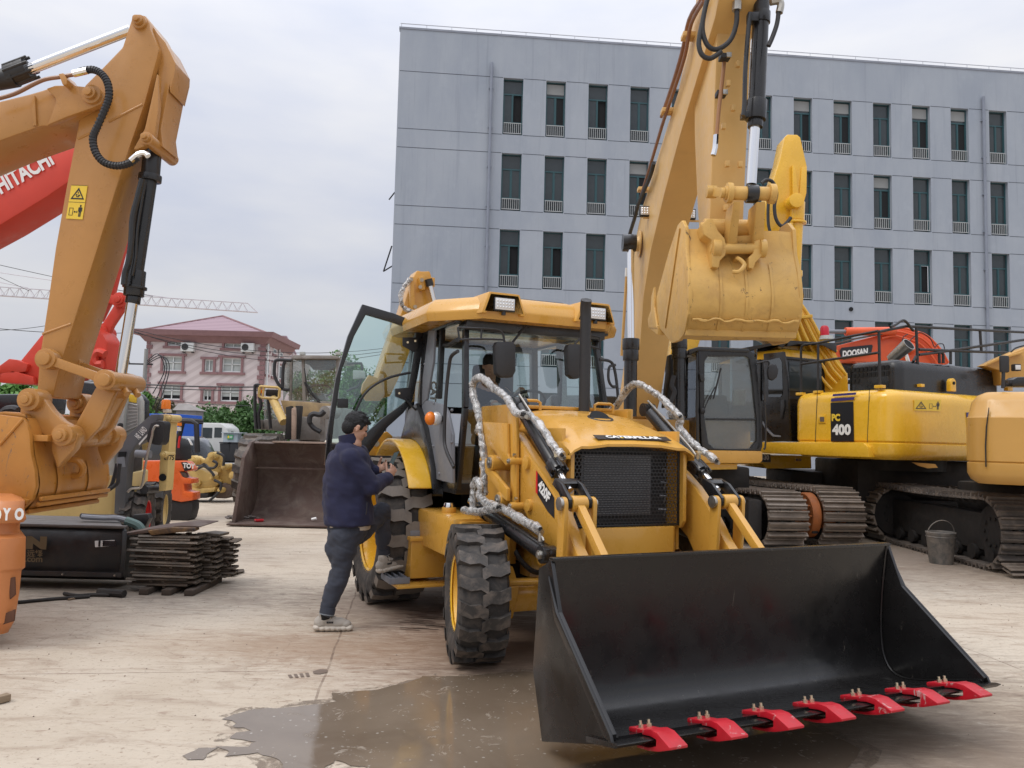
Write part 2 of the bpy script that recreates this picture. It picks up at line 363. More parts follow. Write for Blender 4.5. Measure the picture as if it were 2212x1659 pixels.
    c = mixc(n, l, mth('MULTIPLY', j2, ramp(n, l, mid, [(.35, .9), (.6, .25)])), c, (.13, .085, .06))
    l.new(c, p.inputs['Base Color']); l.new(ramp(n, l, mid, [(.3, .62), (.6, .9)]), p.inputs['Roughness']); p.inputs['Specular IOR Level'].default_value = .35
    bn = n.new('ShaderNodeBump'); bn.inputs['Strength'].default_value = .5; bn.inputs['Distance'].default_value = .012
    h = mth('SUBTRACT', mth('ADD', mth('MULTIPLY', fine, .5), streak), mth('MULTIPLY', j2, .8)); l.new(h, bn.inputs['Height']); l.new(bn.outputs[0], p.inputs['Normal'])
    return m_
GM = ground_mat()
g = G(); g.add([(-700, -60, 0), (700, -60, 0), (700, 1200, 0), (-700, 1200, 0)], [(0, 1, 2, 3)])
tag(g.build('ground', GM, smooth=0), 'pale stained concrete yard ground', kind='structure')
# grey tarmac lane beyond the yard
rd = paint('lane_tarmac', (.27, .265, .26), .85, .12, bump=.02, scale=.5)
g = G(); g.add([(-60, 24, .004), (-4, 24, .004), (-4, 52, .004), (-60, 52, .004)], [(0, 1, 2, 3)])
tag(g.build('road', rd, smooth=0), 'grey lane behind the machines at the left', kind='structure')

def wet_mat():
    m_, n, l, p = mat_new('wet_ground'); t = n.new('ShaderNodeTexCoord'); vec = t.outputs['Object']
    a = noise_n(n, l, 1.1, 6, .6, vec, .5); b = noise_n(n, l, 34, 3, .6, vec); cc = noise_n(n, l, 5, 7, .75, vec, .8)
    c = ramp(n, l, a, [(.35, (.15, .112, .078)), (.6, (.20, .155, .112))])
    c = mixc(n, l, ramp(n, l, cc, [(.60, 0), (.68, .75)]), c, (.36, .31, .25))
    vo = n.new('ShaderNodeTexVoronoi'); vo.inputs['Scale'].default_value = 21; l.new(vec, vo.inputs[0])
    msk = n.new('ShaderNodeMath'); msk.operation = 'MULTIPLY'
    l.new(ramp(n, l, vo.outputs['Distance'], [(.12, 1), (.2, 0)]), msk.inputs[0]); l.new(ramp(n, l, b, [(.50, 0), (.56, .8)]), msk.inputs[1])
    c = mixc(n, l, msk.outputs[0], c, (.42, .39, .34))
    l.new(c, p.inputs['Base Color']); p.inputs['Roughness'].default_value = .06; l.new(ramp(n, l, cc, [(.52, .05), (.66, .35)]), p.inputs['Roughness']); p.inputs['IOR'].default_value = 1.65
    bn = n.new('ShaderNodeBump'); bn.inputs['Strength'].default_value = .06; bn.inputs['Distance'].default_value = .01; l.new(cc, bn.inputs['Height']); l.new(bn.outputs[0], p.inputs['Normal'])
    return m_
WET = wet_mat()
def ragged(pts, z, amp=.035, sub=7, seed=1):
    out_ = []
    for i in range(len(pts)):
        a, b = V(pts[i]), V(pts[(i+1) % len(pts)])
        for k in range(sub):
            q = a.lerp(b, k/sub); o = V((noise.noise(V((q.x*4, q.y*4, seed))), noise.noise(V((q.x*4, q.y*4, seed+9))), 0))*amp*2 + V((noise.noise(V((q.x*17, q.y*17, seed))), noise.noise(V((q.x*17, q.y*17, seed+5))), 0))*amp
            out_.append((q.x+o.x, q.y+o.y, z))
    return out_
pp = [gnd('S8', *q) for q in [(130,630),(280,582),(440,570),(600,555),(720,545),(760,540),(770,490),(1000,470),(1210,430),(1280,390),(1540,388)]]
pp += [V((.1, 5.42, 0)), V((.9, 5.2, 0)), V((1.6, 4.9, 0)), V((1.9, 4.2, 0)), V((1.3, 3.4, 0)), V((.3, 3.05, 0)), V((-.45, 3.1, 0))]
pp += [gnd('S8', *q) for q in [(950,930),(760,880),(700,945),(455,930),(420,880),(330,850),(110,862),(135,828),(80,795),(240,800),(300,770),(175,750),(210,720),(300,710),(190,678),(215,655)]]
g = G(); g.add(ragged([(p.x, p.y, 0) for p in pp], .004, .022, 6), [tuple(range(len(pp)*6))])
tag(g.build('water', WET, smooth=0), 'brown puddle of water on the concrete in front of the loader', kind='structure')
def damp_mat():
    m_, n, l, p = mat_new('damp_margin'); t = n.new('ShaderNodeTexCoord'); vec = t.outputs['Object']; o = n['Material Output']
    p.inputs['Base Color'].default_value = (.22, .17, .125, 1); p.inputs['Roughness'].default_value = .5
    tr = n.new('ShaderNodeBsdfTransparent'); mx_ = n.new('ShaderNodeMixShader'); l.new(ramp(n, l, noise_n(n, l, 9, 7, .75, vec, .8), [(.46, 0), (.60, .75)]), mx_.inputs[0]); l.new(tr.outputs[0], mx_.inputs[1]); l.new(p.outputs[0], mx_.inputs[2]); l.new(mx_.outputs[0], o.inputs[0]); return m_
cx = sum(p.x for p in pp)/len(pp); cy = sum(p.y for p in pp)/len(pp); q_ = [(p.x+(p.x-cx)/max(.2, math.hypot(p.x-cx, p.y-cy))*.09, p.y+(p.y-cy)/max(.2, math.hypot(p.x-cx, p.y-cy))*.07, 0) for p in pp]
g = G(); g.add(ragged(q_, .002, .03, 6, 9), [tuple(range(len(q_)*6))])
tag(g.build('water', damp_mat(), smooth=0), 'damp dark margin round the brown puddle', kind='structure')
g = G(); rg = random.Random(31)
for k in range(800):
    x, y = rg.uniform(-6, 7), 3.2+rg.random()**1.4*12; r_ = rg.uniform(.002, .0055)*(1+.05*y); c = V((x, y, r_*.4)); a_ = rg.uniform(0, 3)
    g.ell(c, (r_, r_*rg.uniform(.5, 1), r_*.6), (V((math.cos(a_), math.sin(a_), 0)), V((-math.sin(a_), math.cos(a_), 0)), UZ0), n=5, k=3)
tag(g.build('grit', paint('grit', (.24, .19, .15), .9, .4), smooth=0), 'small stones and grit scattered over the concrete', 'grit', kind='stuff')
pp = [gnd('S7', *q) for q in [(1015,1595),(1100,1552),(1215,1548),(1160,1585),(1140,1618),(1050,1615)]]
g = G(); g.add(ragged([(p.x, p.y, 0) for p in pp], .004, .008, 6, 3), [tuple(range(36))])
tag(g.build('water', WET, smooth=0), 'small splash of water left of the big puddle', kind='structure')
# damp prints and dark tyre dirt lying on the concrete
damp = flat('damp_print', (.16, .115, .085), .5)
g = G()
c0_ = gnd('S8', 640, 374, .004)
for k in range(4):
    c = c0_+V((-.035-.034*k, -.016-.014*k, 0)); u = V((.010, .004, 0)); w_ = V((-.016, .040-.003*k, 0)); g.add([c-u-w_, c+u-w_, c+u+w_, c-u+w_], [(0, 1, 2, 3)])
pp = [gnd('S8', *q) for q in [(640,360),(680,348),(720,352),(718,368),(680,378),(645,376)]]
g.add(ragged([(p.x, p.y, 0) for p in pp], .004, .006, 4, 5), [tuple(range(24))])
tag(g.build('wet_footprint', damp, smooth=0), 'damp shoe print on the dry concrete near the puddle', 'footprint')
g = G(); rr = random.Random(5)
for k in range(34):
    a = gnd('R4', 560 + rr.uniform(0, 210), 1170 + k*4.6, .004); d = V((.16+.1*rr.random(), -.03, 0))
    g.add([a, a+d, a+d+V((.01, .022, 0)), a+V((0, .018, 0))], [(0, 1, 2, 3)])
tag(g.build('tyre_marks', flat('tyre_dirt', (.18, .12, .085), .8), smooth=0), 'dark tread marks on the ground between the loader wheels', kind='structure')

# ---------------------------------------------------------------- grey office block
def wall_mat(name, c1, c2, sc=.5):
    m_, n, l, p = mat_new(name); t = n.new('ShaderNodeTexCoord'); vec = t.outputs['Object']
    mm = n.new('ShaderNodeMapping'); mm.inputs['Scale'].default_value = (1, 1, .35); l.new(vec, mm.inputs[0])
    a = noise_n(n, l, sc, 6, .62, mm.outputs[0], .3); b = noise_n(n, l, 1.1, 6, .7, vec)
    c = ramp(n, l, a, [(.32, c1), (.66, c2)]); c = mixc(n, l, ramp(n, l, b, [(.55, 0), (.8, .35)]), c, tuple(x*1.18 for x in c2)); m3 = n.new('ShaderNodeMapping'); m3.inputs['Scale'].default_value = (3.2, 3.2, .12); l.new(vec, m3.inputs[0]); c = mixc(n, l, ramp(n, l, noise_n(n, l, 1.0, 5, .7, m3.outputs[0]), [(.30, .35), (.44, 0), (.60, 0), (.72, .25)]), c, tuple(x*.72 for x in c1))
    l.new(c, p.inputs['Base Color']); p.inputs['Roughness'].default_value = .85
    bn = n.new('ShaderNodeBump'); bn.inputs['Strength'].default_value = .15; bn.inputs['Distance'].default_value = .02; l.new(noise_n(n, l, 18, 4, .6, vec), bn.inputs['Height']); l.new(bn.outputs[0], p.inputs['Normal'])
    return m_
WG = wall_mat('grey_render', (.285, .322, .38), (.345, .38, .43))
groove = flat('groove', (.07, .08, .10), .9)
teal = flat('teal_frame', (.022, .075, .088), .45)
def wall_holes(g, pl, S0, S1, Z0, Z1, holes, t, dep, strips=()):
    ss = sorted({S0, S1} | {h[0] for h in holes} | {h[1] for h in holes}); zs = sorted({Z0, Z1} | {h[2] for h in holes} | {h[3] for h in holes})
    for i in range(len(ss)-1):
        for j in range(len(zs)-1):
            cs, cz = (ss[i]+ss[i+1])/2, (zs[j]+zs[j+1])/2
            if any(h[0] < cs < h[1] and h[2] < cz < h[3] for h in holes): continue
            g.add([pl.at(ss[i], t, zs[j]), pl.at(ss[i+1], t, zs[j]), pl.at(ss[i+1], t, zs[j+1]), pl.at(ss[i], t, zs[j+1])], [(0, 1, 2, 3)])
    for a, b, c_, d in holes:
        q = [(a, c_), (b, c_), (b, d), (a, d)]
        for k in range(4):
            (s1, z1), (s2, z2) = q[k], q[(k+1) % 4]
            g.add([pl.at(s1, t, z1), pl.at(s2, t, z2), pl.at(s2, t+dep, z2), pl.at(s1, t+dep, z1)], [(0, 1, 2, 3)])
GB = Pl((-5.5, 37.0), (math.cos(RAD(5.3)), math.sin(RAD(5.3))))
bl = thing('office_building', 'long blue-grey rendered factory block with rows of tall narrow windows', 'building', GB.at(-.48, 0, 0))
cols = [5.24 + 2.162*k for k in range(14)]; rows = [16.72 - 3.865*k for k in range(5)]
S0, S1, ZT = -.48, 36.0, 21.8
holes = [(c-.5, c+.5, z, z+2.92 if z > 3 else z+2.6) for c in cols for z in rows]
g = G(); wall_holes(g, GB, S0, S1, 0, ZT, holes, 0, .32)
g.slab(GB, [(S0, 0), (S0, ZT), (S0+.001, ZT), (S0+.001, 0)], .001, 16)
g.add([GB.at(S0, 0, ZT), GB.at(S1, 0, ZT), GB.at(S1, 16, ZT), GB.at(S0, 16, ZT)], [(0, 1, 2, 3)])
g.add([GB.at(S0, 16, 0), GB.at(S1, 16, 0), GB.at(S1, 16, ZT), GB.at(S0, 16, ZT)], [(0, 1, 2, 3)])
g.cur = 1
ed = [S0+.02] + [x for c in cols for x in (c-.5, c+.5)] + [S1]
for z in rows:
    for zz in (z, z+2.92):
        for k in range(0, len(ed)-1, 2):
            a, b = ed[k]+.03, ed[k+1]-.03
            g.slab(GB, [(a, zz-.015), (b, zz-.015), (b, zz+.015), (a, zz+.015)], -.004, .0)
g.build('wall', [WG, groove], bl, smooth=0)
WX, WZ, WY = GB.d, V((0, 0, 1)), GB.n
def win_meshes(variant):
    w_ = 1.0; f = G()
    def bar(x0, x1, z0, z1, y=.20, d=.06): f.box((0, 0, 0), (1, 1, 1)) if False else f.slab(Pl((0, 0), (1, 0)), [(x0, z0), (x1, z0), (x1, z1), (x0, z1)], y, y+d)
    for a in ((-.5, -.445, 0, 2.92), (.445, .5, 0, 2.92), (-.445, .445, 0, .05), (-.445, .445, 2.87, 2.92), (-.445, .445, 2.12, 2.19), (-.445, .445, .66, .73)): bar(*a)
    bar(-.03, .03, .73, 2.12)
    for sx in (-1, 1):
        if variant == 1 and sx == 1: continue
        x0, x1 = (.03, .445) if sx > 0 else (-.445, -.03)
        bar(x0, x0+.03, .73, 2.12, .215, .03); bar(x1-.03, x1, .73, 2.12, .215, .03)
    fr = f
    p_ = G()
    P0 = Pl((0, 0), (1, 0))
    def pane(x0, x1, z0, z1, y=.235): p_.slab(P0, [(x0, z0), (x1, z0), (x1, z1), (x0, z1)], y, y+.01)
    pane(-.445, .445, .05, .66); pane(-.445, .445, 2.19, 2.87)
    pane(-.445, -.03, .73, 2.12)
    if variant == 0: pane(.03, .445, .73, 2.12)
    p_.cur = 1
    if variant == 1: p_.slab(P0, [(.03, .73), (.445, .73), (.445, 2.12), (.03, 2.12)], .30, .305)
    if variant == 2: pane(.03, .445, .73, 2.12); p_.cur = 2; p_.slab(P0, [(-.445, 2.3), (.445, 2.3), (.445, 2.82), (-.445, 2.82)], .229, .233)
    r = G()
    r.box((0, .06, .62), (.9, .03, .03)); r.box((0, .06, .10), (.9, .03, .03))
    for k in range(9): r.box((-.42+.105*k, .06, .36), (.02, .02, .50))
    return fr, p_, r
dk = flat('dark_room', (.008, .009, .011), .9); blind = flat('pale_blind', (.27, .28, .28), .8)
railm = flat('white_rail', (.42, .44, .45), .5)
b0 = base(bl); ang = math.atan2(GB.d.y, GB.d.x)
protos = []
for vv in range(3):
    f, p_, r = win_meshes(vv); k0 = base(None)
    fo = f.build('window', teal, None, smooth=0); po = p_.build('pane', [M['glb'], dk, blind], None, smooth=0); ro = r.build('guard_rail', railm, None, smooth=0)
    po.parent = fo; ro.parent = fo; protos.append(fo)
rw = random.Random(3); used = [False]*3
for j, z in enumerate(rows):
    for i, c in enumerate(cols):
        v_ = 1 if (i, j) in ((0, 0), (2, 0), (1, 2), (0, 2), (10, 2)) else (2 if rw.random() < .3 else 0)
        if used[v_]: o = copy_tree(protos[v_], bl)
        else: o = protos[v_]; o.parent = bl; used[v_] = True
        o.location = GB.at(c, 0, z) - b0; o.rotation_euler = (0, 0, ang)
        if z < 3: o.scale = (1, 1, 2.6/2.92)
pipem = paint('drainpipe', (.21, .235, .29), .6, .1)
for s_ in (4.12, 30.3):
    g = G(); g.cyl(GB.at(s_, -.12, 0), GB.at(s_, -.12, 20.3), .075, n=10)
    for k in range(10): g.box(GB.at(s_, -.07, 1+2*k), (.22, .13, .05), (WX, WY, WZ))
    g.build('drainpipe', pipem, bl)
g = G(); g.tube([GB.at(S0, .1, ZT+.32), GB.at(S1, .1, ZT+.32)], .022, 6)
for k in range(30): g.tube([GB.at(S0+.05+k*1.25, .1, ZT), GB.at(S0+.05+k*1.25, .1, ZT+.32)], .015, 5)
g.build('parapet_rail', flat('pale_rail', (.5, .52, .56), .5), bl)
g = G(); g.box(GB.at((S0+S1)/2, .15, ZT+.04), (S1-S0+.1, .36, .10), (WX, WY, WZ)); g.build('coping', paint('coping', (.24, .26, .31), .8), bl)
g = G(); g.cyl(GB.at(22.9, -.05, 8.62), GB.at(22.9, .05, 8.62), .11, n=14); g.build('vent_pipe', dk, bl)
g = G(); g.beam(GB.at(-.55, .4, 10.9), GB.at(-.9, .3, 9.6), .10, .06); g.beam(GB.at(-.5, .4, 9.9), GB.at(-.9, .3, 9.6), .10, .06); g.beam(GB.at(-.5, .4, 13.6), GB.at(-.75, .3, 13.2), .10, .06)
g.build('wall_bracket', M['plas'], bl)

# ---------------------------------------------------------------- trees
def leaf_mat(name, c1, c2):
    m_, n, l, p = mat_new(name); oi = n.new('ShaderNodeNewGeometry'); t = n.new('ShaderNodeTexCoord')
    c = ramp(n, l, noise_n(n, l, 1.1, 4, .6, t.outputs['Object']), [(.3, c1), (.7, c2)])
    c = mixc(n, l, ramp(n, l, oi.outputs['Random Per Island'], [(0, 0), (1, .6)]), c, tuple(min(1, x*1.7) for x in c2))
    l.new(c, p.inputs['Base Color']); p.inputs['Roughness'].default_value = .55; p.inputs['Specular IOR Level'].default_value = .3
    return m_
LM = [leaf_mat('leaf_fresh', (.045, .12, .025), (.10, .21, .045)), leaf_mat('leaf_mid', (.030, .075, .020), (.06, .125, .035)), leaf_mat('leaf_russet', (.06, .07, .035), (.13, .11, .06))]
bark = paint('bark', (.12, .10, .08), .9, .2, bump=.05)
def tree(name, label, x, y, h, cr, ch, mi, n=1900, ls=.3, z0=None, seed=0, group=None, trunkr=.14):
    r = random.Random(seed); t = thing(name, label, 'tree', (x, y, 0), group)
    base_z = h-ch; top = h
    g = G(); k = V((x, y, 0)); pts = [k, k+V((.1*r.uniform(-1, 1), 0, base_z*.6)), k+V((.2*r.uniform(-1, 1), 0, base_z+ch*.35))]
    g.tube(pts, [trunkr*1.3, trunkr, trunkr*.6], 8, 3)
    for q in range(6):
        a = r.uniform(0, 6.28); e = k+V((math.cos(a)*cr*.6, math.sin(a)*cr*.6, base_z+ch*r.uniform(.35, .8))); g.tube([pts[1].lerp(pts[2], r.uniform(.3, .9)), e], [trunkr*.4, trunkr*.12], 5)
    g.build('trunk', bark, t)
    g = G(); bl_ = []
    for q in range(16):
        a = r.uniform(0, 6.28); rr_ = cr*math.sqrt(r.random())*.72; bl_.append((x+rr_*math.cos(a), y+rr_*math.sin(a), base_z+ch*r.uniform(.16, .86), cr*r.uniform(.24, .46)))
    for q in range(n):
        bx, by, bz, br = bl_[r.randrange(len(bl_))]; d = V((r.gauss(0, 1), r.gauss(0, 1), r.gauss(0, 1))).normalized()*br*(r.random()**.4)
        c = V((bx, by, bz))+d*1.05; u = V((r.gauss(0, 1), r.gauss(0, 1), r.gauss(0, 1))).normalized(); w_ = u.cross(V((r.gauss(0, 1), r.gauss(0, 1), r.gauss(0, 1)))).normalized(); s_ = ls*r.uniform(.5, 1.2)
        g.add([c-u*s_*.5, c+w_*s_*.28, c+u*s_*.5, c-w_*s_*.28], [(0, 1, 2, 3)])
    g.build('crown', LM[mi], t, smooth=0)
    return t
def tpx(fr, x, y, Y): p = at(fr, x, y, Y); return p
for k, (px, top, Y, cr, ch, mi, lab) in enumerate([
    (338, 862, 58, 1.9, 3.0, 2, 'russet-tinged tree at the left corner of the pink house'),
    (405, 880, 62, 1.6, 2.6, 2, 'thin brownish tree behind the white minibus roof'),
    (440, 878, 60, 2.1, 3.6, 1, 'green tree behind the white minibus, left of the middle'),
    (478, 882, 60, 2.4, 3.6, 1, 'rounded green tree behind the right end of the minibus'),
    (506, 880, 61, 1.8, 3.6, 0, 'green tree in front of the pink house door side'),
    (530, 858, 56, 1.9, 4.6, 1, 'dark green tree at the right corner of the pink house'),
    (552, 872, 55, 1.5, 4.0, 1, 'bushy green tree right beside the wheel loader ladder')]):
    p = tpx('U', px, top, Y); tree('broadleaf_tree', lab, p.x, Y, p.z, cr, ch, mi, 2600, .34, seed=k)
for k, (px, top, Y, cr, ch, lab) in enumerate([
    (748, 760, 48, 2.0, 5, 'fresh green tree seen through the open cab door at the left'),
    (800, 766, 50, 2.3, 5, 'fresh green tree seen through the middle of the open cab door'),
    (842, 775, 54, 2.2, 5, 'fresh green tree close to the grey block behind the boom'),
    (690, 800, 52, 2.2, 4, 'green tree behind the wheel loader cab'),
    (30, 828, 34, 1.7, 1.6, 'green tree at the left edge behind the ochre arm'),
    (302, 842, 50, .9, 2.0, 'small green tree beside the utility pole')]):
    p = tpx('U', px, top, Y); tree('broadleaf_tree', lab, p.x, Y, p.z, cr, ch, 0, 2400, .30, seed=40+k)
g = G(); r = random.Random(8)
for q in range(5200):
    X = r.uniform(-34, -14); p = V((X, 54+r.uniform(-1.2, 1.2), 2.3*r.random()**.8*(1+.25*math.sin(X*1.7)))); u = V((r.gauss(0, 1), r.gauss(0, 1), r.gauss(0, 1))).normalized(); w_ = u.cross(V((r.gauss(0, 1), r.gauss(0, 1), .3))).normalized()
    g.add([p-u*.15, p+w_*.09, p+u*.15, p-w_*.09], [(0, 1, 2, 3)])
tag(g.build('shrub_bank', LM[1], smooth=0), 'bank of dark green shrubs in front of the pink house', 'shrubs', kind='stuff')

# ---------------------------------------------------------------- pink house
def pink_mat():
    m_, n, l, p = mat_new('pink_tile'); t = n.new('ShaderNodeTexCoord'); mm = n.new('ShaderNodeMapping'); mm.inputs['Rotation'].default_value = (0, RAD(32), 0); l.new(t.outputs['Object'], mm.inputs[0])
    wv = n.new('ShaderNodeTexWave'); wv.bands_direction = 'Z'; wv.inputs['Scale'].default_value = .45; wv.inputs['Distortion'].default_value = .6; wv.inputs['Detail'].default_value = 2; l.new(mm.outputs[0], wv.inputs[0])
    c = ramp(n, l, wv.outputs[0], [(.25, (.52, .45, .45)), (.6, (.60, .53, .53))]); l.new(c, p.inputs['Base Color']); p.inputs['Roughness'].default_value = .8; return m_
PM = pink_mat(); TR = paint('maroon_trim', (.25, .14, .145), .7, .1, bump=0); QY = 75.0
roofm, rn, rl, rp_ = mat_new('roof_tile'); t = rn.new('ShaderNodeTexCoord'); br = rn.new('ShaderNodeTexWave'); br.bands_direction = 'Z'; br.inputs['Scale'].default_value = 1.5; rl.new(t.outputs['Object'], br.inputs[0])
rl.new(ramp(rn, rl, br.outputs[0], [(.1, (.20, .125, .15)), (.5, (.35, .235, .27))]), rp_.inputs['Base Color']); rp_.inputs['Roughness'].default_value = .6
ph = thing('pink_house', 'three-storey pink tiled house with maroon window surrounds and hip roof', 'house', at('S6', 860, 1300, QY)*V((1, 1, 0)) if False else V((-30, QY, 0)))
def sz6(x, y): return PX.sz('S6', x, y, QY)
wins = [(445,535,605,585,'w'),(1065,555,1250,608,'w'),(400,697,597,858,'t'),(850,735,938,866,'n'),(1043,718,1240,872,'t'),(385,1005,580,1172,'t'),(832,1060,918,1185,'n'),(1025,1022,1220,1190,'t')]
holes = []
for a, b, c_, d, k in wins:
    s1, z1 = sz6(a, b); s2, z2 = sz6(c_, d); holes.append((min(s1, s2), max(s1, s2), z2, z1))
sL, sR, zE = sz6(212, 700)[0], sz6(1495, 700)[0], 10.45
g = G(); wall_holes(g, PX, sL, sR, 0, zE, holes, QY, .25)
SD = Pl((sR, QY), (-.03, 1))
sw = []
for (x0, y0, x1, y1) in [(1522,560,1548,640),(1590,610,1618,680),(1655,648,1690,710),(1510,745,1535,900),(1578,765,1606,925),(1648,795,1680,955)]:
    q0 = SD.sz('S6', x0, y0); q1 = SD.sz('S6', x1, y1); sw.append((q0[0], q1[0], q1[1], q0[1]))
wall_holes(g, SD, 0, 9.5, 0, zE, sw, 0, -.001) if False else None
g.add([SD.at(0, 0, 0), SD.at(9.5, 0, 0), SD.at(9.5, 0, zE), SD.at(0, 0, zE)], [(0, 1, 2, 3)])
g.add([PX.at(sL, QY, 0), PX.at(sL, QY+10, 0), PX.at(sL, QY+10, zE), PX.at(sL, QY, zE)], [(0, 1, 2, 3)])
g.build('wall', PM, ph, smooth=0)
wf = flat('white_upvc', (.66, .68, .68), .4); curt = paint('net_curtain', (.42, .45, .44), .8, .1, bump=0)
for (s1, s2, z1, z2), (a, b, c_, d, k) in zip(holes, wins):
    g = G(); e = .1
    for bx in ((s1-.22, s1, z1-.05, z2+.05), (s2, s2+.22, z1-.05, z2+.05), (s1-.42, s2+.42, z2+.05, z2+.27), (s1-.42, s2+.42, z1-.28, z1-.05)):
        g.slab(PX, [(bx[0], bx[2]), (bx[1], bx[2]), (bx[1], bx[3]), (bx[0], bx[3])], QY-.14, QY+.02)
    wo = g.build('window', TR, ph, smooth=0)
    g = G(); bars = [(s1, s1+e, z1, z2), (s2-e, s2, z1, z2), (s1+e, s2-e, z1, z1+e), (s1+e, s2-e, z2-e, z2), ((s1+s2)/2-.05, (s1+s2)/2+.05, z1+e, z2-e)]
    for bx in bars: g.slab(PX, [(bx[0], bx[2]), (bx[1], bx[2]), (bx[1], bx[3]), (bx[0], bx[3])], QY+.10, QY+.16)
    if k == 't': g.slab(PX, [(s1+e, z2-.62), (s2-e, z2-.62), (s2-e, z2-.54), (s1+e, z2-.54)], QY+.10, QY+.15)
    g.build('frame', wf, wo, smooth=0)
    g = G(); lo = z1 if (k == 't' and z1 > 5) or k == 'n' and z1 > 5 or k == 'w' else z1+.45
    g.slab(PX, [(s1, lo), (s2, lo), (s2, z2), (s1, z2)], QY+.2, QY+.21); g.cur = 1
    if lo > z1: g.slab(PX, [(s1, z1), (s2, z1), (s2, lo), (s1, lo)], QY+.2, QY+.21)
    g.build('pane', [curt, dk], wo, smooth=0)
for (s1, s2, z1, z2) in sw:
    g = G(); g.slab(SD, [(s1-.2, z1-.25), (s2+.2, z1-.25), (s2+.2, z1), (s1-.2, z1)], -.12, .05); g.slab(SD, [(s1-.2, z2), (s2+.2, z2), (s2+.2, z2+.2), (s1-.2, z2+.2)], -.12, .05)
    wo = g.build('window', TR, ph, smooth=0); q = G(); q.slab(SD, [(s1, z1), (s2, z1), (s2, z2), (s1, z2)], -.06, .0); q.build('frame', wf, wo, smooth=0)
    q = G(); m_ = (s1+s2)/2
    for u0, u1 in ((s1+.12, m_-.06), (m_+.06, s2-.12)): q.slab(SD, [(u0, z1+.12), (u1, z1+.12), (u1, z2-.12), (u0, z2-.12)], -.09, -.061)
    q.build('pane', M['glb'], wo, smooth=0)
for sgn in (-1, 1):
    g = G()
    for k in range(22):
        z = .3+k*.46; e = .2*(k % 2)
        if sgn < 0: g.slab(PX, [(sL-.02, z), (sL+.55-e, z), (sL+.55-e, z+.4), (sL-.02, z+.4)], QY-.1, QY+.3)
        else: g.slab(PX, [(sR-.6+e, z), (sR+.05, z), (sR+.05, z+.4), (sR-.6+e, z+.4)], QY-.1, QY+.3)
    g.build('quoins', TR, ph, smooth=0)
g = G()
def ring(d0, z0, d1, z1):
    A = [(sL-d0, QY-d0), (sR+d0, QY-d0), (sR+d0-.3, QY+9.6), (sL-d0, QY+9.6)]; B = [(sL-d1, QY-d1), (sR+d1, QY-d1), (sR+d1-.3, QY+9.6), (sL-d1, QY+9.6)]
    g.prism([V((x, y, z0)) for x, y in A], [V((x, y, z1)) for x, y in B])
ring(.15, zE-.25, .6, zE+.35); ring(1.0, zE+.35, 1.15, zE+.85)
g.build('cornice', TR, ph, smooth=0)
ax_, az_ = PX.sz('S6', 1042, 262, QY+4.6)
l0 = V((sL-.4, QY-.3, zE+.85)); r0_ = V((sR+.2, QY-.3, zE+.85)); l1 = V((sL-.4, QY+9.6, zE+.85)); r1_ = V((sR+.2, QY+9.6, zE+.85)); ap = V((ax_, QY+4.6, az_))
rf = G().add([l0, r0_, r1_, l1, ap], [(0, 1, 4), (1, 2, 4), (2, 3, 4), (3, 0, 4), (0, 1, 2, 3)]).build('roof', roofm, ph, smooth=0)
g = G()
for q in (l0, r0_): g.tube([q, ap], .12, 6)
g.build('ridge_tiles', TR, rf)
for x in ((sR+.12, -.06), ): CY('drainpipe', wf, ph, (sR+.25, QY+.3, 0), (sR+.25, QY+.3, 10.3), .09)
CY('drainpipe', wf, ph, SD.at(4.9, -.12, 0), SD.at(4.9, -.12, 10.3), .09)
for x, y in ((665, 600), (1318, 605)):
    p = at('S6', x, y, QY-.3); o = thing('air_conditioner', 'white air conditioner unit beside the %s top window of the pink house' % ('right' if x > 1000 else 'left'), 'air conditioner', p)
    BX('casing', wf, o, p, (1.25, .5, .85), bev=.03); g = G(); g.lathe(p+V((-.2, -.27, 0)), (0, -1, 0), [(0, .33), (.03, .33), (.03, .26), (.01, .22), (.01, .10), (.03, .08), (.03, 0)], 18); g.build('fan_grille', M['plas'], o)
    g = G(); g.box(p+V((-.45, .1, -.5)), (.06, .6, .1)); g.box(p+V((.45, .1, -.5)), (.06, .6, .1)); g.build('bracket', M['plas'], o)
# gabled house behind
o = thing('gabled_house', 'pink gabled house wing rising behind the corner of the hip-roofed house', 'house', (-24, 92, 0))
zz = at('S6', 1760, 500, 92).z; x1 = at('S6', 1745, 500, 92).x; x0 = at('S6', 1600, 500, 92).x; xe = at('S6', 1812, 665, 92).x; ze = at('S6', 1812, 665, 92).z
G().add([(x0-3, 92, 0), (xe, 92, 0), (xe, 92, ze), (x1, 92, zz), (x0-3, 92, zz-1)], [(0, 1, 2, 3, 4)]).add([(xe, 92, 0), (xe, 100, 0), (xe, 100, ze), (xe, 92, ze)], [(0, 1, 2, 3)]).build('wall', PM, o, smooth=0)
G().prism([V((x0-3, 91.5, zz-1.2)), V((x0-3, 91.5, zz+.2)), V((x1, 91.5, zz+.2)), V((xe+.4, 91.5, ze)), V((xe+.4, 91.5, ze-.3)), V((x1, 91.5, zz-.5))], [V((x0-3, 91.9, zz-1.2)), V((x0-3, 91.9, zz+.2)), V((x1, 91.9, zz+.2)), V((xe+.4, 91.9, ze)), V((xe+.4, 91.9, ze-.3)), V((x1, 91.9, zz-.5))]).build('roof', roofm, o, smooth=0)

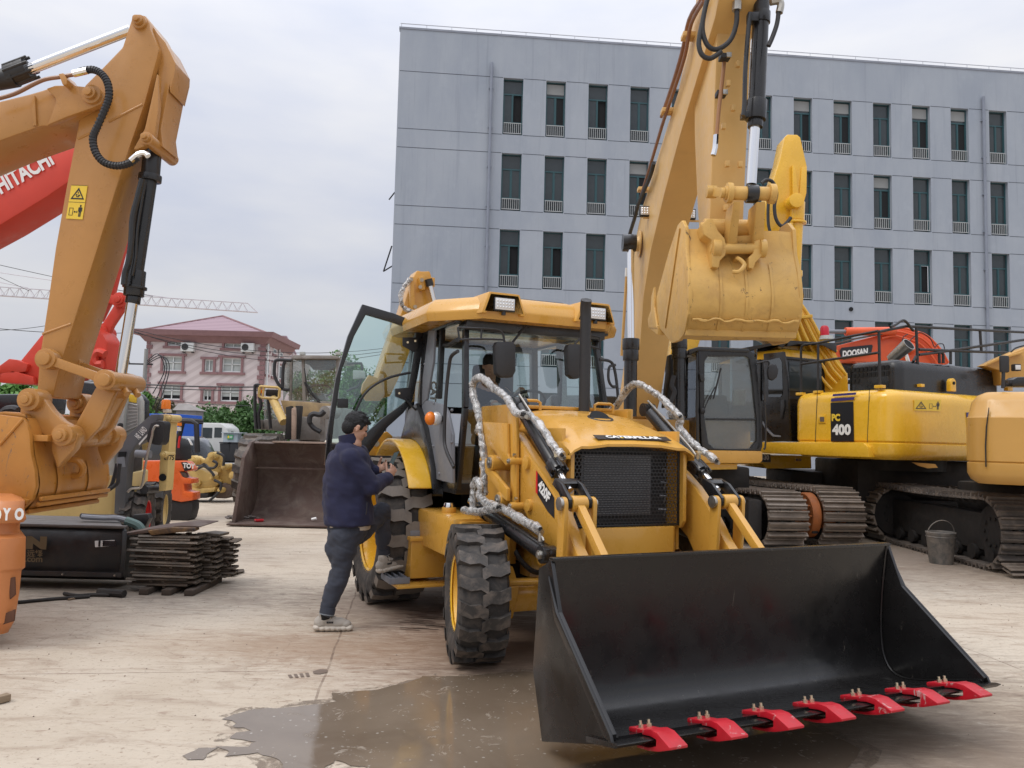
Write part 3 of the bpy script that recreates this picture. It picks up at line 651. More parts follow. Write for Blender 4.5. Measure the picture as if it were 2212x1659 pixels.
# ---------------------------------------------------------------- tower crane, pole and wires
YC = 150.0; ct = thing('tower_crane', 'pale lattice jib of a far tower crane reaching across the sky', 'crane', (-130, YC, 0))
tip = at('S6', 1420, 222, YC); t2 = at('S6', 90, 135, YC); dv = (tip-t2)/(tip.x-t2.x)
cm = flat('crane_steel', (.50, .47, .50), .6); g = G(); Lj = 92; n_ = 46
lo = [tip - dv*(Lj*k/n_) for k in range(n_+1)]
for off in (-.55, .55): g.tube([lo[0]+V((0, off*.3, 0)), lo[-1]+V((0, off, 0))], .11, 5)
top = [lo[k].lerp(lo[k+1], .5)+V((0, 0, 1.75)) for k in range(1, n_)]
g.tube([lo[1]+V((0, 0, 1.7)), top[-1]], .10, 5); g.tube([lo[0], lo[1]+V((0, 0, 1.7))], .09, 5)
for k in range(len(top)):
    for off in (-.55, .55):
        g.tube([lo[k+1]+V((0, off, 0)), top[k]], .055, 4); g.tube([top[k], lo[k+2]+V((0, off, 0))], .055, 4)
jib = g.build('jib', cm, ct)
g = G(); bx_ = lo[-1]
for sx in (-.9, .9):
    for sy in (-.9, .9): g.tube([V((bx_.x+sx, YC+sy, 0)), V((bx_.x+sx, YC+sy, bx_.z+8))], .12, 5)
for k in range(20): g.tube([V((bx_.x-.9, YC-.9, k*2.0)), V((bx_.x+.9, YC-.9, k*2.0+2))], .06, 4)
g.build('mast', cm, ct)
g = G(); apx = V((bx_.x, YC, bx_.z+8))
for q in (at('S6', 560, 95, YC), at('U', 60, 625, YC)): g.tube([apx, q+V((0, 0, .3))], .07, 4)
g.build('pendant_rope', cm, ct)
up = at('S6', 195, 900, 52); pole = thing('utility_pole', 'grey concrete utility pole with transformer gear at the left of the pink house', 'pole', (up.x, 52, 0))
CY('post', paint('pole_concrete', (.30, .29, .27), .9), pole, (up.x, 52, 0), (up.x, 52, at('S6', 205, 620, 52).z), .17, .12)
pz = at('S6', 200, 785, 52).z
BX('crossarm', M['plas'], pole, (up.x-1.3, 52, pz), (3.6, .1, .1)); g = G()
for k in range(4): g.cyl((up.x-2.4+.42*k, 52, pz), (up.x-2.6+.42*k, 52, pz+.75), .10, .06, 8); g.cyl((up.x-2.7+.42*k, 52, pz+.6), (up.x-2.4+.42*k, 52, pz+.65), .05, n=6)
g.build('insulator', paint('insulator', (.12, .10, .10), .5), pole)
g = G()
for k in range(3):
    a = V((up.x+.2, 51.8, pz+.2-.1*k)); g.tube([a, a+V((.7+.2*k, 0, .5)), a+V((1.2+.15*k, 0, -.6)), a+V((.5, 0, -2.2-k))], .035, 5, 5)
g.build('loose_wire', M['plas'], pole)
def wire(lab, ptsx, Y0, Y1, r, sag=0):
    a = at('U', ptsx[0], ptsx[1], Y0); b = at('U', ptsx[2], ptsx[3], Y1); P = []
    for k in range(13):
        t = k/12; q = a.lerp(b, t); q.z -= sag*4*t*(1-t); P.append(q)
    g = G(); g.tube(P, r, 5); tag(g.build('power_cable', M['plas'], None), lab, 'cable', 'overhead cables')
wire('thick lower cable sagging across the pink house', (-20, 801, 560, 836), 51, 51, .045, .3)
wire('second cable just above the thick one on the pink house', (-20, 798, 640, 842), 51, 51, .03, .5)
wire('thin cable crossing the lower windows of the pink house', (300, 855, 640, 874), 50, 50, .02, .3)
wire('upper cable from the pole over the house eaves', (290, 712, 860, 748), 52, 60, .022, 1.0)
wire('second upper cable just under the house eaves', (290, 718, 860, 754), 52, 60, .022, 1.1)
wire('third upper cable below the house eaves', (290, 716, 860, 758), 52, 60, .022, 1.4)
wire('high cable running left of the ochre arm', (-20, 568, 330, 640), 120, 150, .05, .2)
wire('high cable falling toward the crane jib at left', (-20, 590, 62, 628), 130, 150, .05, 0)
wire('left cable reaching the house corner', (-20, 708, 300, 718), 52, 52, .025, .2)
wire('lower left cable at the house corner level', (-20, 714, 120, 700), 52, 52, .02, .1)

# ---------------------------------------------------------------- far yard things
def bus():
    Y = 45.0; o = thing('minibus', 'white minibus with dark side windows parked on the lane', 'minibus', V((-18.5, Y, 0)))
    xr = at('S6', 950, 1500, Y).x; x0 = xr-6.2; zt = at('S6', 800, 1420, Y).z
    wh = paint('bus_white', (.60, .60, .57), .35, .05, dirt=.15, dirtcol=(.35, .32, .28), coat=.3)
    prof = [(x0, .45), (x0-.3, 1.2), (x0+.15, zt-.35), (x0+.5, zt-.05), (xr+.35, zt), (xr+.75, zt-.3), (xr+1.0, zt-1.1), (xr+1.05, .55), (xr+.6, .4)]
    G().slab(PX, prof, Y, Y+2.0).build('body', wh, o, .12)
    q = lambda x, y: PX.sz('S6', x, y, Y)
    for a in ((690, 1475, 795, 1590), (800, 1475, 925, 1590), (955, 1475, 1030, 1585)):
        s1, z1 = q(a[0], a[1]); s2, z2 = q(a[2], a[3]); G().slab(PX, [(s1, z2), (s2, z2), (s2, z1), (s1, z1)], Y-.02, Y+.01).build('window', M['glb'], o, .03 if 0 else 0, 0)
    for k in range(3): G().slab(PX, [(x0+.3+k*.9, 1.2), (x0+1.1+k*.9, 1.2), (x0+1.1+k*.9, 1.9), (x0+.3+k*.9, 1.9)], Y-.02, Y+.01).build('window', M['glb'], o, 0, 0)
    BX('tail_light', M['redf'], o, (xr+.96, Y-.01, .95), (.14, .06, .3)); BX('bumper', wh, o, (xr+.85, Y+1, .5), (.5, 2.05, .22), bev=.04)
    BX('mirror', M['plas'], o, (xr+1.1, Y-.1, 1.5), (.1, .15, .2))
    for X in (x0+1.0, xr-.6):
        g = G(); g.lathe((X, Y-.02, .35), (0, 1, 0), [(0, 0), (0, .34), (.05, .36), (.22, .36), (.24, 0)], 20); wl = g.build('wheel', M['rub'], o); g = G(); g.cyl((X, Y-.03, .35), (X, Y, .35), .2); g.build('rim', M['stl'], wl)
bus()
p = at('S6', 1115, 1650, 42); o = thing('power_cabinet', 'pale grey-blue metal cabinet with a green sticker behind the bins', 'cabinet', (p.x, 42, 0))
zt = at('S6', 1115, 1535, 42).z; BX('box', paint('cabinet_grey', (.33, .38, .41), .6), o, (p.x, 42.4, zt/2), (.78, .6, zt)); BX('lid', paint('cab_lid', (.42, .46, .48), .6), o, (p.x+.1, 42.4, zt+.02), (1.15, .8, .05))
g = G(); q = at('S6', 1118, 1578, 42); g.box((q.x, 42.07, q.z), (.32, .03, .24)); g.cur = 1; g.box((q.x+.05, 42.05, q.z+.04), (.16, .02, .03)); g.box((q.x+.05, 42.05, q.z-.04), (.16, .02, .03)); g.cur = 2; g.box((q.x-.09, 42.05, q.z), (.08, .02, .14)); g.build('sticker', [flat('sign_green', (.02, .30, .10), .5), M['white'], M['decy']], o, smooth=0)
for k, px in enumerate((490, 509)):
    p = at('U', px, 985, 40); o = thing('wheelie_bin', ('black wheelie bin beside the minibus tail' if k == 0 else 'black wheelie bin next to the metal fence'), 'bin', (p.x, 40, 0))
    g = G(); g.prism([V((p.x+a*.22, 40+b*.25, .06)) for a, b in ((-1,-1),(1,-1),(1,1),(-1,1))], [V((p.x+a*.28, 40+b*.33, .98)) for a, b in ((-1,-1),(1,-1),(1,1),(-1,1))]); g.build('body', M['plas'], o, .02)
    BX('lid', M['plas'], o, (p.x, 40, 1.02), (.6, .72, .06)); CY('wheel', M['rub'], o, (p.x-.25, 40.2, .1), (p.x+.25, 40.2, .1), .1)
g = G(); a = at('U', 510, 950, 44)
for k in range(16): g.box((a.x+k*.16, 44, .75), (.05, .04, 1.2))
g.box((a.x+1.2, 44, 1.3), (2.6, .05, .06)); g.box((a.x+1.2, 44, .3), (2.6, .05, .06))
tag(g.build('metal_fence', paint('fence_grey', (.25, .26, .26), .6), None), 'low grey slatted metal fence right of the bins', 'fence')
bluem = paint('blue_panel', (.012, .10, .52), .5, .06, bump=.01)
g = G(); a = at('S1', 1545, 320, 26); b = at('S1', 1945, 360, 26)
g.box(((a.x+b.x)/2-.6, 27, (a.z-.1)/2), (b.x-a.x+1.2, 2, a.z-.1))
for k in range(int((b.x-a.x+1.0)/.3)): g.box((a.x-1.1+k*.3, 25.98, (a.z-.2)/2), (.10, .04, a.z-.3))
tag(g.build('blue_container', bluem, None, .02), 'bright blue ribbed steel container behind the skid steer', 'container')
o = thing('concrete_kiosk', 'grey concrete box structure with a pyramid cap behind the beacon', 'structure', (-13, 33, 0))
a = at('S6', 470, 1300, 33); b = at('S6', 692, 1300, 33); tp = at('S6', 575, 1205, 33); e = at('S6', 600, 1285, 33).z; cm_ = paint('old_concrete', (.27, .25, .235), .9, .15, bump=.05)
G().box(((a.x+b.x)/2, 34, e/2), (b.x-a.x, b.x-a.x, e)).build('body', cm_, o, .03)
hw = (b.x-a.x)/2+.12; cx = (a.x+b.x)/2; G().prism([V((cx+i*hw, 34+j*hw, e)) for i, j in ((-1,-1),(1,-1),(1,1),(-1,1))], [V((cx-.3+i*hw*.3, 34+j*hw*.3, tp.z)) for i, j in ((-1,-1),(1,-1),(1,1),(-1,1))]).build('roof', cm_, o, .03)

# ================================================================ LOADER WITH BACKHOE
TH = RAD(23.655); OX, OY = .6426, 6.0291
BH = Pl((OX, OY), (math.sin(TH), -math.cos(TH)))            # s forward, t to the machine's left
BF = Pl((OX, OY), (math.cos(TH), math.sin(TH)))             # s to its left, t = backwards
LF, LL, UZ = BH.d, BH.n, V((0, 0, 1))
def P(f, l, z): return BH.at(f, l, z)
ld = thing('backhoe_loader', 'ochre-yellow backhoe loader with black front bucket, open cab door and red teeth', 'backhoe loader', P(0, 0, 0))
def SL(name, mat, par, prof, l0, l1, bev=.006, sm=0):
    if sm: prof = crom2(prof+[prof[0]], sm)[:-1]
    return G().slab(BH, prof, l0, l1).build(name, mat, par, bev)
def LB(name, mat, par, f0, f1, l0, l1, z0, z1, bev=.01):
    return G().box(P((f0+f1)/2, (l0+l1)/2, (z0+z1)/2), (abs(f1-f0), abs(l1-l0), abs(z1-z0)), (LF, LL, UZ)).build(name, mat, par, bev)

def tyre_lugs(g, c, ax, R, w, n, depth, style):
    ax = V(ax); u = ax.cross(UZ).normalized(); v = UZ
    def pt(s, a, r): return c + ax*s + (u*math.cos(a)+v*math.sin(a))*r
    for side in (-1, 1):
        for k in range(n):
            a0 = 2*math.pi*(k+(.5 if side > 0 else 0))/n; th = 2*math.pi/n
            if style == 'bar':
                cl = [(-.53, -.00, .78), (-.50, .03, 1), (-.30, .20, 1), (-.10, .16, 1), (.06, .34, 1)]; wd = .46
            else:
                cl = [(-.52, 0, .8), (-.50, 0, 1), (-.36, .10, 1), (-.22, .0, 1), (-.04, .22, 1)]; wd = .62
            top0, top1, b0, b1 = [], [], [], []
            for s_, q, rr in cl:
                s2 = s_*w*(1 if side < 0 else -1); a = a0+q*th; hh = wd*th/2; rt = R if rr == 1 else R-depth*1.6
                top0.append(pt(s2, a-hh, rt)); top1.append(pt(s2, a+hh, rt)); b0.append(pt(s2, a-hh*1.15, rt-depth*1.5)); b1.append(pt(s2, a+hh*1.15, rt-depth*1.5))
            m_ = len(cl); vs = top0+top1+b0+b1; fs = []; g.cur = 1; g.add(top0+top1, [(i, i+1, m_+i+1, m_+i) for i in range(m_-1)]); g.cur = 0
            for i in range(m_-1):
                fs += [(2*m_+i, 2*m_+i+1, i+1, i), (m_+i, m_+i+1, 3*m_+i+1, 3*m_+i)]
            fs += [(0, m_, 3*m_, 2*m_), (m_-1, 2*m_-1, 4*m_-1, 3*m_-1)]
            g.add(vs, fs)
def wheel(par, c, ax, R, w, rr, n, rimmat, style='bar', depth=.028, hubmat=None, tmat=None, lugm=None):
    c = V(c); ax = V(ax).normalized(); g = G()
    g.lathe(c, ax, [(-w*.06, 0), (-w*.06, rr*.45), (w*.10, rr*.62), (w*.10, rr*.70), (-w*.08, rr*.86), (-w*.10, rr*.94)], 36)
    g.lathe(c+ax*w*.10, ax, [(0, rr*.30), (.05, rr*.28), (.07, rr*.2), (.07, 0)], 24)
    for k in range(8):
        a = 2*math.pi*k/8; u = ax.cross(UZ).normalized(); q = c+ax*(w*.05)+(u*math.cos(a)+UZ*math.sin(a))*rr*.52; g.cyl(q, q+ax*.035, .016, n=6)
    wo = g.build('wheel', hubmat or rimmat, par)
    g = G(); g.lathe(c, ax, [(-w*.42, rr*1.0), (-w*.42, rr*.93), (-w*.1, rr*.90), (w*.2, rr*.90), (w*.36, rr*.95), (w*.40, rr*1.03), (w*.43, rr*1.05), (w*.44, rr*1.0), (w*.40, rr*.92)], 40); g.build('rim', rimmat, wo)
    g = G(); r0 = R-depth
    g.lathe(c, ax, [(-w*.43, rr*.97), (-w*.49, rr*1.12), (-w*.52, (rr+r0)/2), (-w*.50, r0*.93), (-w*.44, r0*.98), (-w*.25, r0), (w*.25, r0), (w*.44, r0*.98), (w*.50, r0*.93), (w*.52, (rr+r0)/2), (w*.49, rr*1.12), (w*.45, rr*1.03), (w*.43, rr*.97)], 56)
    tyre_lugs(g, c, ax, R, w, n, depth, style); g.build('tyre', [tmat or M['rub'], lugm or M['lug']], wo, 0, smooth=28)
    return wo
SA = RAD(11.5); SLL = V((math.cos(SA), math.sin(SA), 0))       # the front wheels are steered
wheel(ld, P(0, -.955, .485), -SLL, .485, .34, .27, 17, M['yelp'], hubmat=M['yelp'])
wheel(ld, P(0, .96, .485), SLL, .485, .34, .27, 17, M['yelp'])
wheel(ld, P(-2.2, -1.02, .70), -LL, .70, .47, .42, 19, M['yelp'], depth=.036, lugm=M['lugd'])
wheel(ld, P(-2.2, 1.02, .70), LL, .70, .47, .42, 19, M['yelp'], depth=.036)

# ---- front bucket
bp = [(1.70, .98), (1.565, .92), (1.515, .39), (1.64, .06), (2.31, .285), (2.325, .335), (1.80, .74)]
t_ = .016
back = [(1.70, .98), (1.68, .85), (1.655, .62), (1.65, .40), (1.68, .26), (1.76, .19), (1.90, .20), (2.10, .255), (2.31, .318)]
rear = [(2.31, .300), (2.10, .232), (1.90, .165), (1.75, .10), (1.655, .085), (1.56, .24), (1.53, .40), (1.56, .62), (1.60, .85), (1.64, .98)]
bk = SL('bucket', M['blkb'], ld, crom2(back, 4)+rear, -1.185, 1.185, 0)
for s_ in (-1, 1):
    SL('side_plate', M['blkb'], bk, bp, s_*1.185, s_*1.207, .004)
    SL('side_edge', M['blkb'], bk, [(1.705, .905), (1.80, .742), (2.325, .337), (2.345, .30), (2.28, .31), (1.785, .70)], s_*1.207, s_*1.224, .004)
for s_ in (-1, 1):
    g = G(); g.tube([P(f+.004, s_*1.178, z+.004) for f, z in crom2(back, 3)], .007, 6, 0, .15); g.build('weld_bead', M['blkb'], bk)
g = G(); rim = [P(1.69, -1.2, .985), P(1.69, 1.2, .985)]; g.beam(rim[0], rim[1], .05, .016, LF.cross(LL)); g.build('top_lip', M['blkb'], bk, .003)
SL('cutting_edge', M['blkb'], bk, [(2.12, .262), (2.37, .318), (2.40, .318), (2.37, .295), (2.13, .236)], -1.225, 1.225, .003)
for k in range(7):
    l = -1.0 + k*.322
    d = V(P(2.37, l, .318)-P(2.12, l, .262)).normalized()
    T = [(2.20, .286), (2.20, .306), (2.31, .330), (2.37, .352), (2.42, .355), (2.515, .328), (2.515, .317), (2.43, .280), (2.36, .258), (2.27, .240), (2.27, .252), (2.36, .272), (2.415, .298), (2.415, .325), (2.37, .323), (2.30, .307)]
    g = G(); W0, W1 = .046, .04
    A = [P(f, l-(W0 if f < 2.5 else .047), z) for f, z in T]; Bq = [P(f, l+(W0 if f < 2.5 else .047), z) for f, z in T]
    to = g.prism(A, Bq).build('tooth', M['redm'], bk, .004)
    g = G()
    for q in (-.022, .022): g.cyl(P(2.265, l+q, .31), P(2.26, l+q, .335), .012, n=6); g.cyl(P(2.26, l+q, .335), P(2.257, l+q, .35), .007, n=8)
    g.build('bolt', M['zinc'], to)
for s_ in (-1, 1):
    for e in (.12, -.12): SL('bucket_lug', M['blkb'], bk, [(1.60, .90), (1.60, .25), (1.42, .42), (1.40, .62), (1.48, .80)], s_*(.58+e)-.012, s_*(.58+e)+.012)

# ---- arms, levers and cylinders, both sides
SZ = BH.sz
armp = [SZ('R5', x, y, -.6) for x, y in [(400,500),(440,560),(520,680),(580,765),(640,860),(700,985),(750,1120),(790,1240)]] + [(1.22, .62), (1.46, .52), (1.46, .40), (1.15, .48), (.88, .55), (.66, .66)] + [SZ('R5', x, y, -.6) for x, y in [(600,1215),(560,1150),(490,1060),(440,960),(415,860),(405,700)]]
tow = [SZ('R5', x, y, -.64) for x, y in [(350,365),(375,350),(405,360),(412,500),(410,1010),(385,1035),(372,1010),(372,640)]]
wing = [SZ('R5', x, y, -.66) for x, y in [(180,432),(355,445),(358,640),(372,690),(350,720),(300,660),(275,622),(185,560),(165,520),(163,460)]]
link = [SZ('R5', x, y, -.66) for x, y in [(190,668),(235,672),(262,740),(372,870),(372,950),(345,930),(225,760),(190,745)]]
def zoffs(s_): return (s_*.57, s_*.63)
for s_ in (-1, 1):
    sd = 'loader_arm'
    ao = SL(sd, M['yel'], ld, armp, s_*.555, s_*.635, .008)
    SL('arm_plate', M['yel'], ao, tow, s_*.645, s_*.672, .006)
    SL('arm_plate', M['yel'], ao, wing, s_*.675, s_*.70, .006)
    SL('link_plate', M['yel'], ao, link, s_*.69, s_*.72, .006)
    for (x, y, r) in ((165,495,.035), (195,705,.035), (385,985,.03), (378,690,.026), (425,700,.05), (250,700,.062), (440,980,.045), (305,945,.062)):
        f, z = SZ('R5', x, y, -.68); g = G(); g.cyl(P(f, s_*.55, z), P(f, s_*(.725 if x < 400 else .66), z), r, n=20); pb = g.build('pin_boss', M['yel'], ao, .004)
        if x < 400:
            g = G(); g.cyl(P(f, s_*.72, z), P(f, s_*.74, z), r*.72, n=18); g.cyl(P(f, s_*.735, z), P(f, s_*.748, z), r*.28, n=6); g.build('pin', M['stl'], pb, .003)
    for x, y in ((375, 650), (385, 935)):
        f, z = SZ('R5', x, y, -.68); g = G(); g.cyl(P(f, s_*.672, z), P(f, s_*.69, z), .014, n=6); g.build('bolt', M['zinc'], ao)
    # tilt cylinder
    a = P(-.12, s_*.585, 1.86); b = P(.87, s_*.60, 1.19); d = (b-a).normalized()
    tc_ = CY('tilt_cylinder', M['blk'], ld, a+d*.05, a+d*.80, .052, n=24, bev=.004)
    CY('cylinder_eye', M['blk'], tc_, a-LL*.05, a+LL*.05, .055)
    g = G(); g.cyl(a+d*.76, a+d*.86, .062, n=24); g.cyl(a+d*.86, a+d*.885, .045, n=20)
    for k in range(6):
        an = k*math.pi/3; u = d.cross(LL).normalized(); q = a+d*.76+(u*math.cos(an)+LL*math.sin(an))*.056; g.cyl(q, q+d*.12, .013, n=6)
    g.build('gland', M['blk'], tc_, .002)
    CY('piston_rod', M['chr'], tc_, a+d*.87, b-d*.13, .026)
    g = G()
    for e in (-.072, .072):
        g.slab(BH, [(.66, 1.30), (.70, 1.345), (.80, 1.31), (.91, 1.22), (.905, 1.165), (.86, 1.15), (.82, 1.18), (.76, 1.25)], s_*.6+e-.013, s_*.6+e+.013)
    g.box(P(.725, s_*.6, 1.31), (.06, .15, .045), ((LF*.83-UZ*.55), LL, (UZ*.83+LF*.55))); g.build('clevis', M['blk'], tc_, .006)
    TB('hard_line', M['stl'], tc_, [a+UZ*.075, a+d*.35+UZ*.085, a+d*.72+UZ*.08, a+d*.80+UZ*.05], .009)
    g = G(); q = a+d*.80; g.cyl(q+UZ*.04, q+UZ*.11, .018, n=6); g.cyl(q+UZ*.11, q+UZ*.125, .024, n=12); g.build('hose_fitting', M['zinc'], tc_)
    # bucket levers
    pin = P(.87, s_*.6, 1.19)
    for e in (-.105, .105):
        l0 = s_*.6+e; g = G()
        cr = [(.87+.045*math.cos(t), 1.19+.045*math.sin(t)) for t in [math.pi*k/8 for k in range(9)]]
        g.slab(BH, [(.915, 1.19), (.905, .95), (.86, .55), (.79, .55), (.815, .95), (.825, 1.19)]+cr[::-1][1:-1], l0-.014, l0+.014); lv = g.build('tilt_lever', M['yel'], ld, .004)
    g = G(); tip = P(1.50, s_*.6, .62)
    g.beam(pin, tip, .052, .06); g.cyl(pin-LL*.055, pin+LL*.055, .052, n=20); g.build('bucket_link', M['yel'], ld, .006)
    g = G(); g.cyl(pin-LL*.135, pin+LL*.135, .030, n=20); g.cyl(pin-LL*.14, pin-LL*.118, .043, n=24); pn = g.build('lever_pin', M['stl'], ld, .003)
    # lift cylinder
    a = BH.pt('R5', 190, 1020, -.72); b = BH.pt('R5', 590, 1300, -.72)
    if s_ > 0: a = a + LL*1.44; b = b + LL*1.44
    d = (b-a).normalized(); lc = CY('lift_cylinder', M['blk'], ld, a-d*.12, b-d*.06, .058, n=24, bev=.004)
    g = G(); g.cyl(b-LL*.05, b+LL*.05, .058, n=20); g.cyl(b-d*.1, b-d*.02, .06, .05); g.build('cylinder_end', M['blk'], lc, .003); CY('gland', M['blk'], lc, a-d*.02, a+d*.06, .066)
    CY('piston_rod', M['chr'], lc, a-d*.35, a-d*.12, .03)
    g = G(); g.cyl(b-LL*.07, b+LL*.07, .03, n=18); g.cyl(b-LL*.078, b-LL*.06, .022, n=6); g.build('pin', M['stl'], lc, .003)
    TB('hard_line', M['stl'], lc, [a+UZ*.08, a+d*.3+UZ*.085, b-d*.12+UZ*.09, b-d*.10+UZ*.05], .010)
    g = G(); g.cyl(b-d*.11+UZ*.05, b-d*.11+UZ*.13, .018, n=8); g.build('hose_fitting', M['stl'], lc)
    g = G(); g.cyl(P(.49, s_*.63, .80), P(.49, s_*.68, .80), .055, n=20); g.build('pin_boss', M['yel'], ao, .004)
ps = [SZ('R5', x, y, -.645) for x, y in [(512,752),(535,790),(600,905),(632,1065),(600,1040),(540,930),(510,850)]]
arm0 = [o for o in ld.children if o.name == 'loader_arm'][0]
dk_ = G().slab(BH, [SZ('R5', x, y, -.64) for x, y in [(515,752),(560,815),(632,930),(632,1065),(590,1020),(512,890)]], -.638, -.6365).build('decal', M['dkd'], arm0, 0, 0)
G().slab(BH, [SZ('R5', x, y, -.64) for x, y in [(515,752),(524,765),(524,908),(512,892)]], -.640, -.6384).build('decal', M['redf'], dk_, 0, 0)
a = BH.pt('R5', 527, 868, -.642); b = BH.pt('R5', 597, 972, -.642)
rt = (b-a); upv = UZ.cross(rt).normalized(); upv = BH.n.cross(rt).normalized(); upv = upv if upv.z > 0 else -upv
text('lettering', '420F', M['white'], dk_, a, rt, upv, .085, rt.length, bold=.045)

# ---- hood, grille, body
hood_secs = [(-1.02, 1.86, .50), (-.35, 1.835, .50), (-.05, 1.80, .50), (.22, 1.73, .50), (.42, 1.655, .505), (.56, 1.60, .51), (.60, 1.575, .515)]
g = G(); rows_ = []
for f, z, hw in hood_secs:
    k = 1.0; dz = .16 if f < .3 else .07
    rows_.append([P(f, l, zz) for l, zz in [(-hw, z-dz-.30 if f < .45 else z-dz-.02), (-hw, z-dz), (-hw+.03, z-dz*.62), (-hw+.085, z-dz*.25), (-hw+.15, z-.018), (-.22, z), (0, z+.004), (.22, z), (hw-.15, z-.018), (hw-.085, z-dz*.25), (hw-.03, z-dz*.62), (hw, z-dz), (hw, z-dz-.30 if f < .45 else z-dz-.02)]])
g.grid(rows_)
rim_ = rows_[-1]; inn = [p - LF*.30 - UZ*.03 for p in rim_]; g.grid([rim_, [p-UZ*.018 for p in rim_], inn])
hd = g.build('hood', M['yel'], ld, smooth=50)
g = G(); g.lathe(P(.07, .02, 1.752), (UZ*.97+LF*.24), [(0, .083), (.02, .083), (.026, .098), (.012, .108), (0, .108)], 32); g.build('intake_ring', M['plas'], hd)
g = G(); g.cyl(P(.07, .02, 1.77), P(.075, .02, 1.776), .084, n=28); g.build('intake_opening', dk, hd, smooth=0)
LB('hood_vent', M['yel'], ld, -1.03, -.45, -.40, .46, 1.845, 1.875)
for l in (-.36, .33):
    g = G(); g.tube([P(-.40, l-.09, 1.83), P(-.40, l-.09, 1.895), P(-.40, l-.06, 1.91), P(-.40, l+.06, 1.91), P(-.40, l+.09, 1.895), P(-.40, l+.09, 1.83)], .013, 8); g.build('grab_handle', M['yel'], hd)
a = P(.515, -.235, 1.622); b = P(.515, .235, 1.622); nrm_up = (UZ*.90-LF*.42)
g = G(); q0 = P(.555, -.30, 1.610); 
g.box(P(.525, .03, 1.622), (.075, .62, .004), ((LF*.93-UZ*.37), LL, (UZ*.93+LF*.37))); dc = g.build('decal', M['dkd'], hd, 0, 0)
text('lettering', 'CATERPILLAR', M['white'], dc, P(.552, -.20, 1.616), LL, (-LF*.93+UZ*.37), .046, .46, bold=.05)
g = G(); g.add([P(.552, -.095, 1.6205), P(.552, -.055, 1.6205), P(.537, -.075, 1.6275)], [(0, 1, 2)]); g.build('lettering', M['decy'], dc, smooth=0)
# side sheets and front panel
for s_ in (-1, 1):
    LB('side_panel', M['yel'], ld, -1.0, .44, s_*.47, s_*.50, .80, 1.68, .006)
    SL('grille_surround', M['yel'], ld, [(.44, 1.54), (.53, 1.55), (.55, 1.50), (.55, 1.02), (.51, .97), (.44, .96)], s_*.455, s_*.485, .006)
    LB('tower_panel', M['yel'], ld, -.98, -.30, s_*.50, s_*.56, .62, 1.87, .01)
LB('chassis', M['yel'], ld, -2.6, .45, -.42, .42, .52, .84, .02)
fp = [(-.40, .02), (-.36, -.015), (0, -.05), (.40, -.015), (.44, .02), (.44, .12), (-.40, .12)]
g = G(); g.prism([P(.50-t, l, .38) for l, t in fp], [P(.50-t, l, .985) for l, t in fp]); g.build('front_panel', M['yel'], ld, .012)
LB('radiator', M['grys'], ld, .34, .42, -.33, .26, 1.06, 1.50, .004)
g = G()
for k in range(25): g.box(P(.43, -.035, 1.075+k*.017), (.008, .56, .006), (LF, LL, UZ))
for k in range(4): g.tube([P(.43, .32+.01*k, 1.1+.1*k), P(.45, .37, 1.1+.1*k), P(.43, .37, 1.05+.1*k)], .008, 6)
g.build('radiator_fins', paint('fins', (.20, .20, .205), .4, .05, metal=.5, bump=0), ld, smooth=0)
LB('radiator_box', M['plas'], ld, .10, .335, -.455, .455, .985, 1.56, 0)
g = G(); R_ = .0135; pit = .0300
for i in range(31):
    for j in range(22):
        cl = -.437+i*pit*.985+(pit*.49 if j % 2 else 0); cz = 1.006+j*pit*.84
        if cl > .452: continue
        o_ = [(cl+R_*1.22*math.cos(math.pi/6+k*math.pi/3), cz+R_*1.22*math.sin(math.pi/6+k*math.pi/3)) for k in range(6)]
        n_ = [(cl+R_*.98*math.cos(math.pi/6+k*math.pi/3), cz+R_*.98*math.sin(math.pi/6+k*math.pi/3)) for k in range(6)]
        g.add([P(.500, a, b) for a, b in o_]+[P(.500, a, b) for a, b in n_], [(k, (k+1) % 6, 6+(k+1) % 6, 6+k) for k in range(6)])
g.build('grille', flat('grille_wire', (.035, .035, .037), .45), ld, smooth=0)
g = G()
for a in ((-.455, .455, .986, 1.004), (-.455, .455, 1.552, 1.572), (-.457, -.44, 1.0, 1.55), (.44, .457, 1.0, 1.55)): g.box(P(.500, (a[0]+a[1])/2, (a[2]+a[3])/2), (.012, a[1]-a[0], a[3]-a[2]), (LF, LL, UZ))
g.build('grille_frame', M['blk'], ld, .002)
g = G(); pp_ = [P(-.40, .14, 1.80), P(-.40, .14, 2.62), P(-.39, .13, 2.72), P(-.36, .12, 2.775)]; g.tube(pp_, .047, 20); g.build('exhaust_pipe', M['plas'], ld)
# axle, steering, tank, toolbox, steps
SL('front_axle', M['yel'], ld, [(-.10, .36), (.10, .34), (.12, .46), (.08, .56), (-.08, .56), (-.12, .46)], -.78, .78, .03)
SL('axle_pivot', M['yel'], ld, [(-.25, .56), (.25, .56), (.45, .95), (-.4, .95)], -.25, .25)
g = G(); g.cyl(P(.20, -.78, .58), P(.20, -.42, .57), .026, n=14); g.cyl(P(.20, -.42, .57), P(.20, .42, .57), .05, n=18)
for k in range(5): g.cyl(P(.20, -.50+.022*k, .57), P(.20, -.49+.022*k, .57), .045, n=16)
g.build('steering_rod', M['yel'], ld)
for s_ in (-1, 1): SL('steering_knuckle', M['yel'], ld, [(-.12, .30), (.12, .30), (.22, .55), (.10, .68), (-.12, .66)], s_*.70, s_*.80, .02)
tb = LB('toolbox', M['yel'], ld, -2.0, -1.42, -1.02, -.60, .335, .685, .012)
LB('toolbox_lid', M['yel'], tb, -2.02, -1.40, -1.035, -.60, .665, .70, .008)
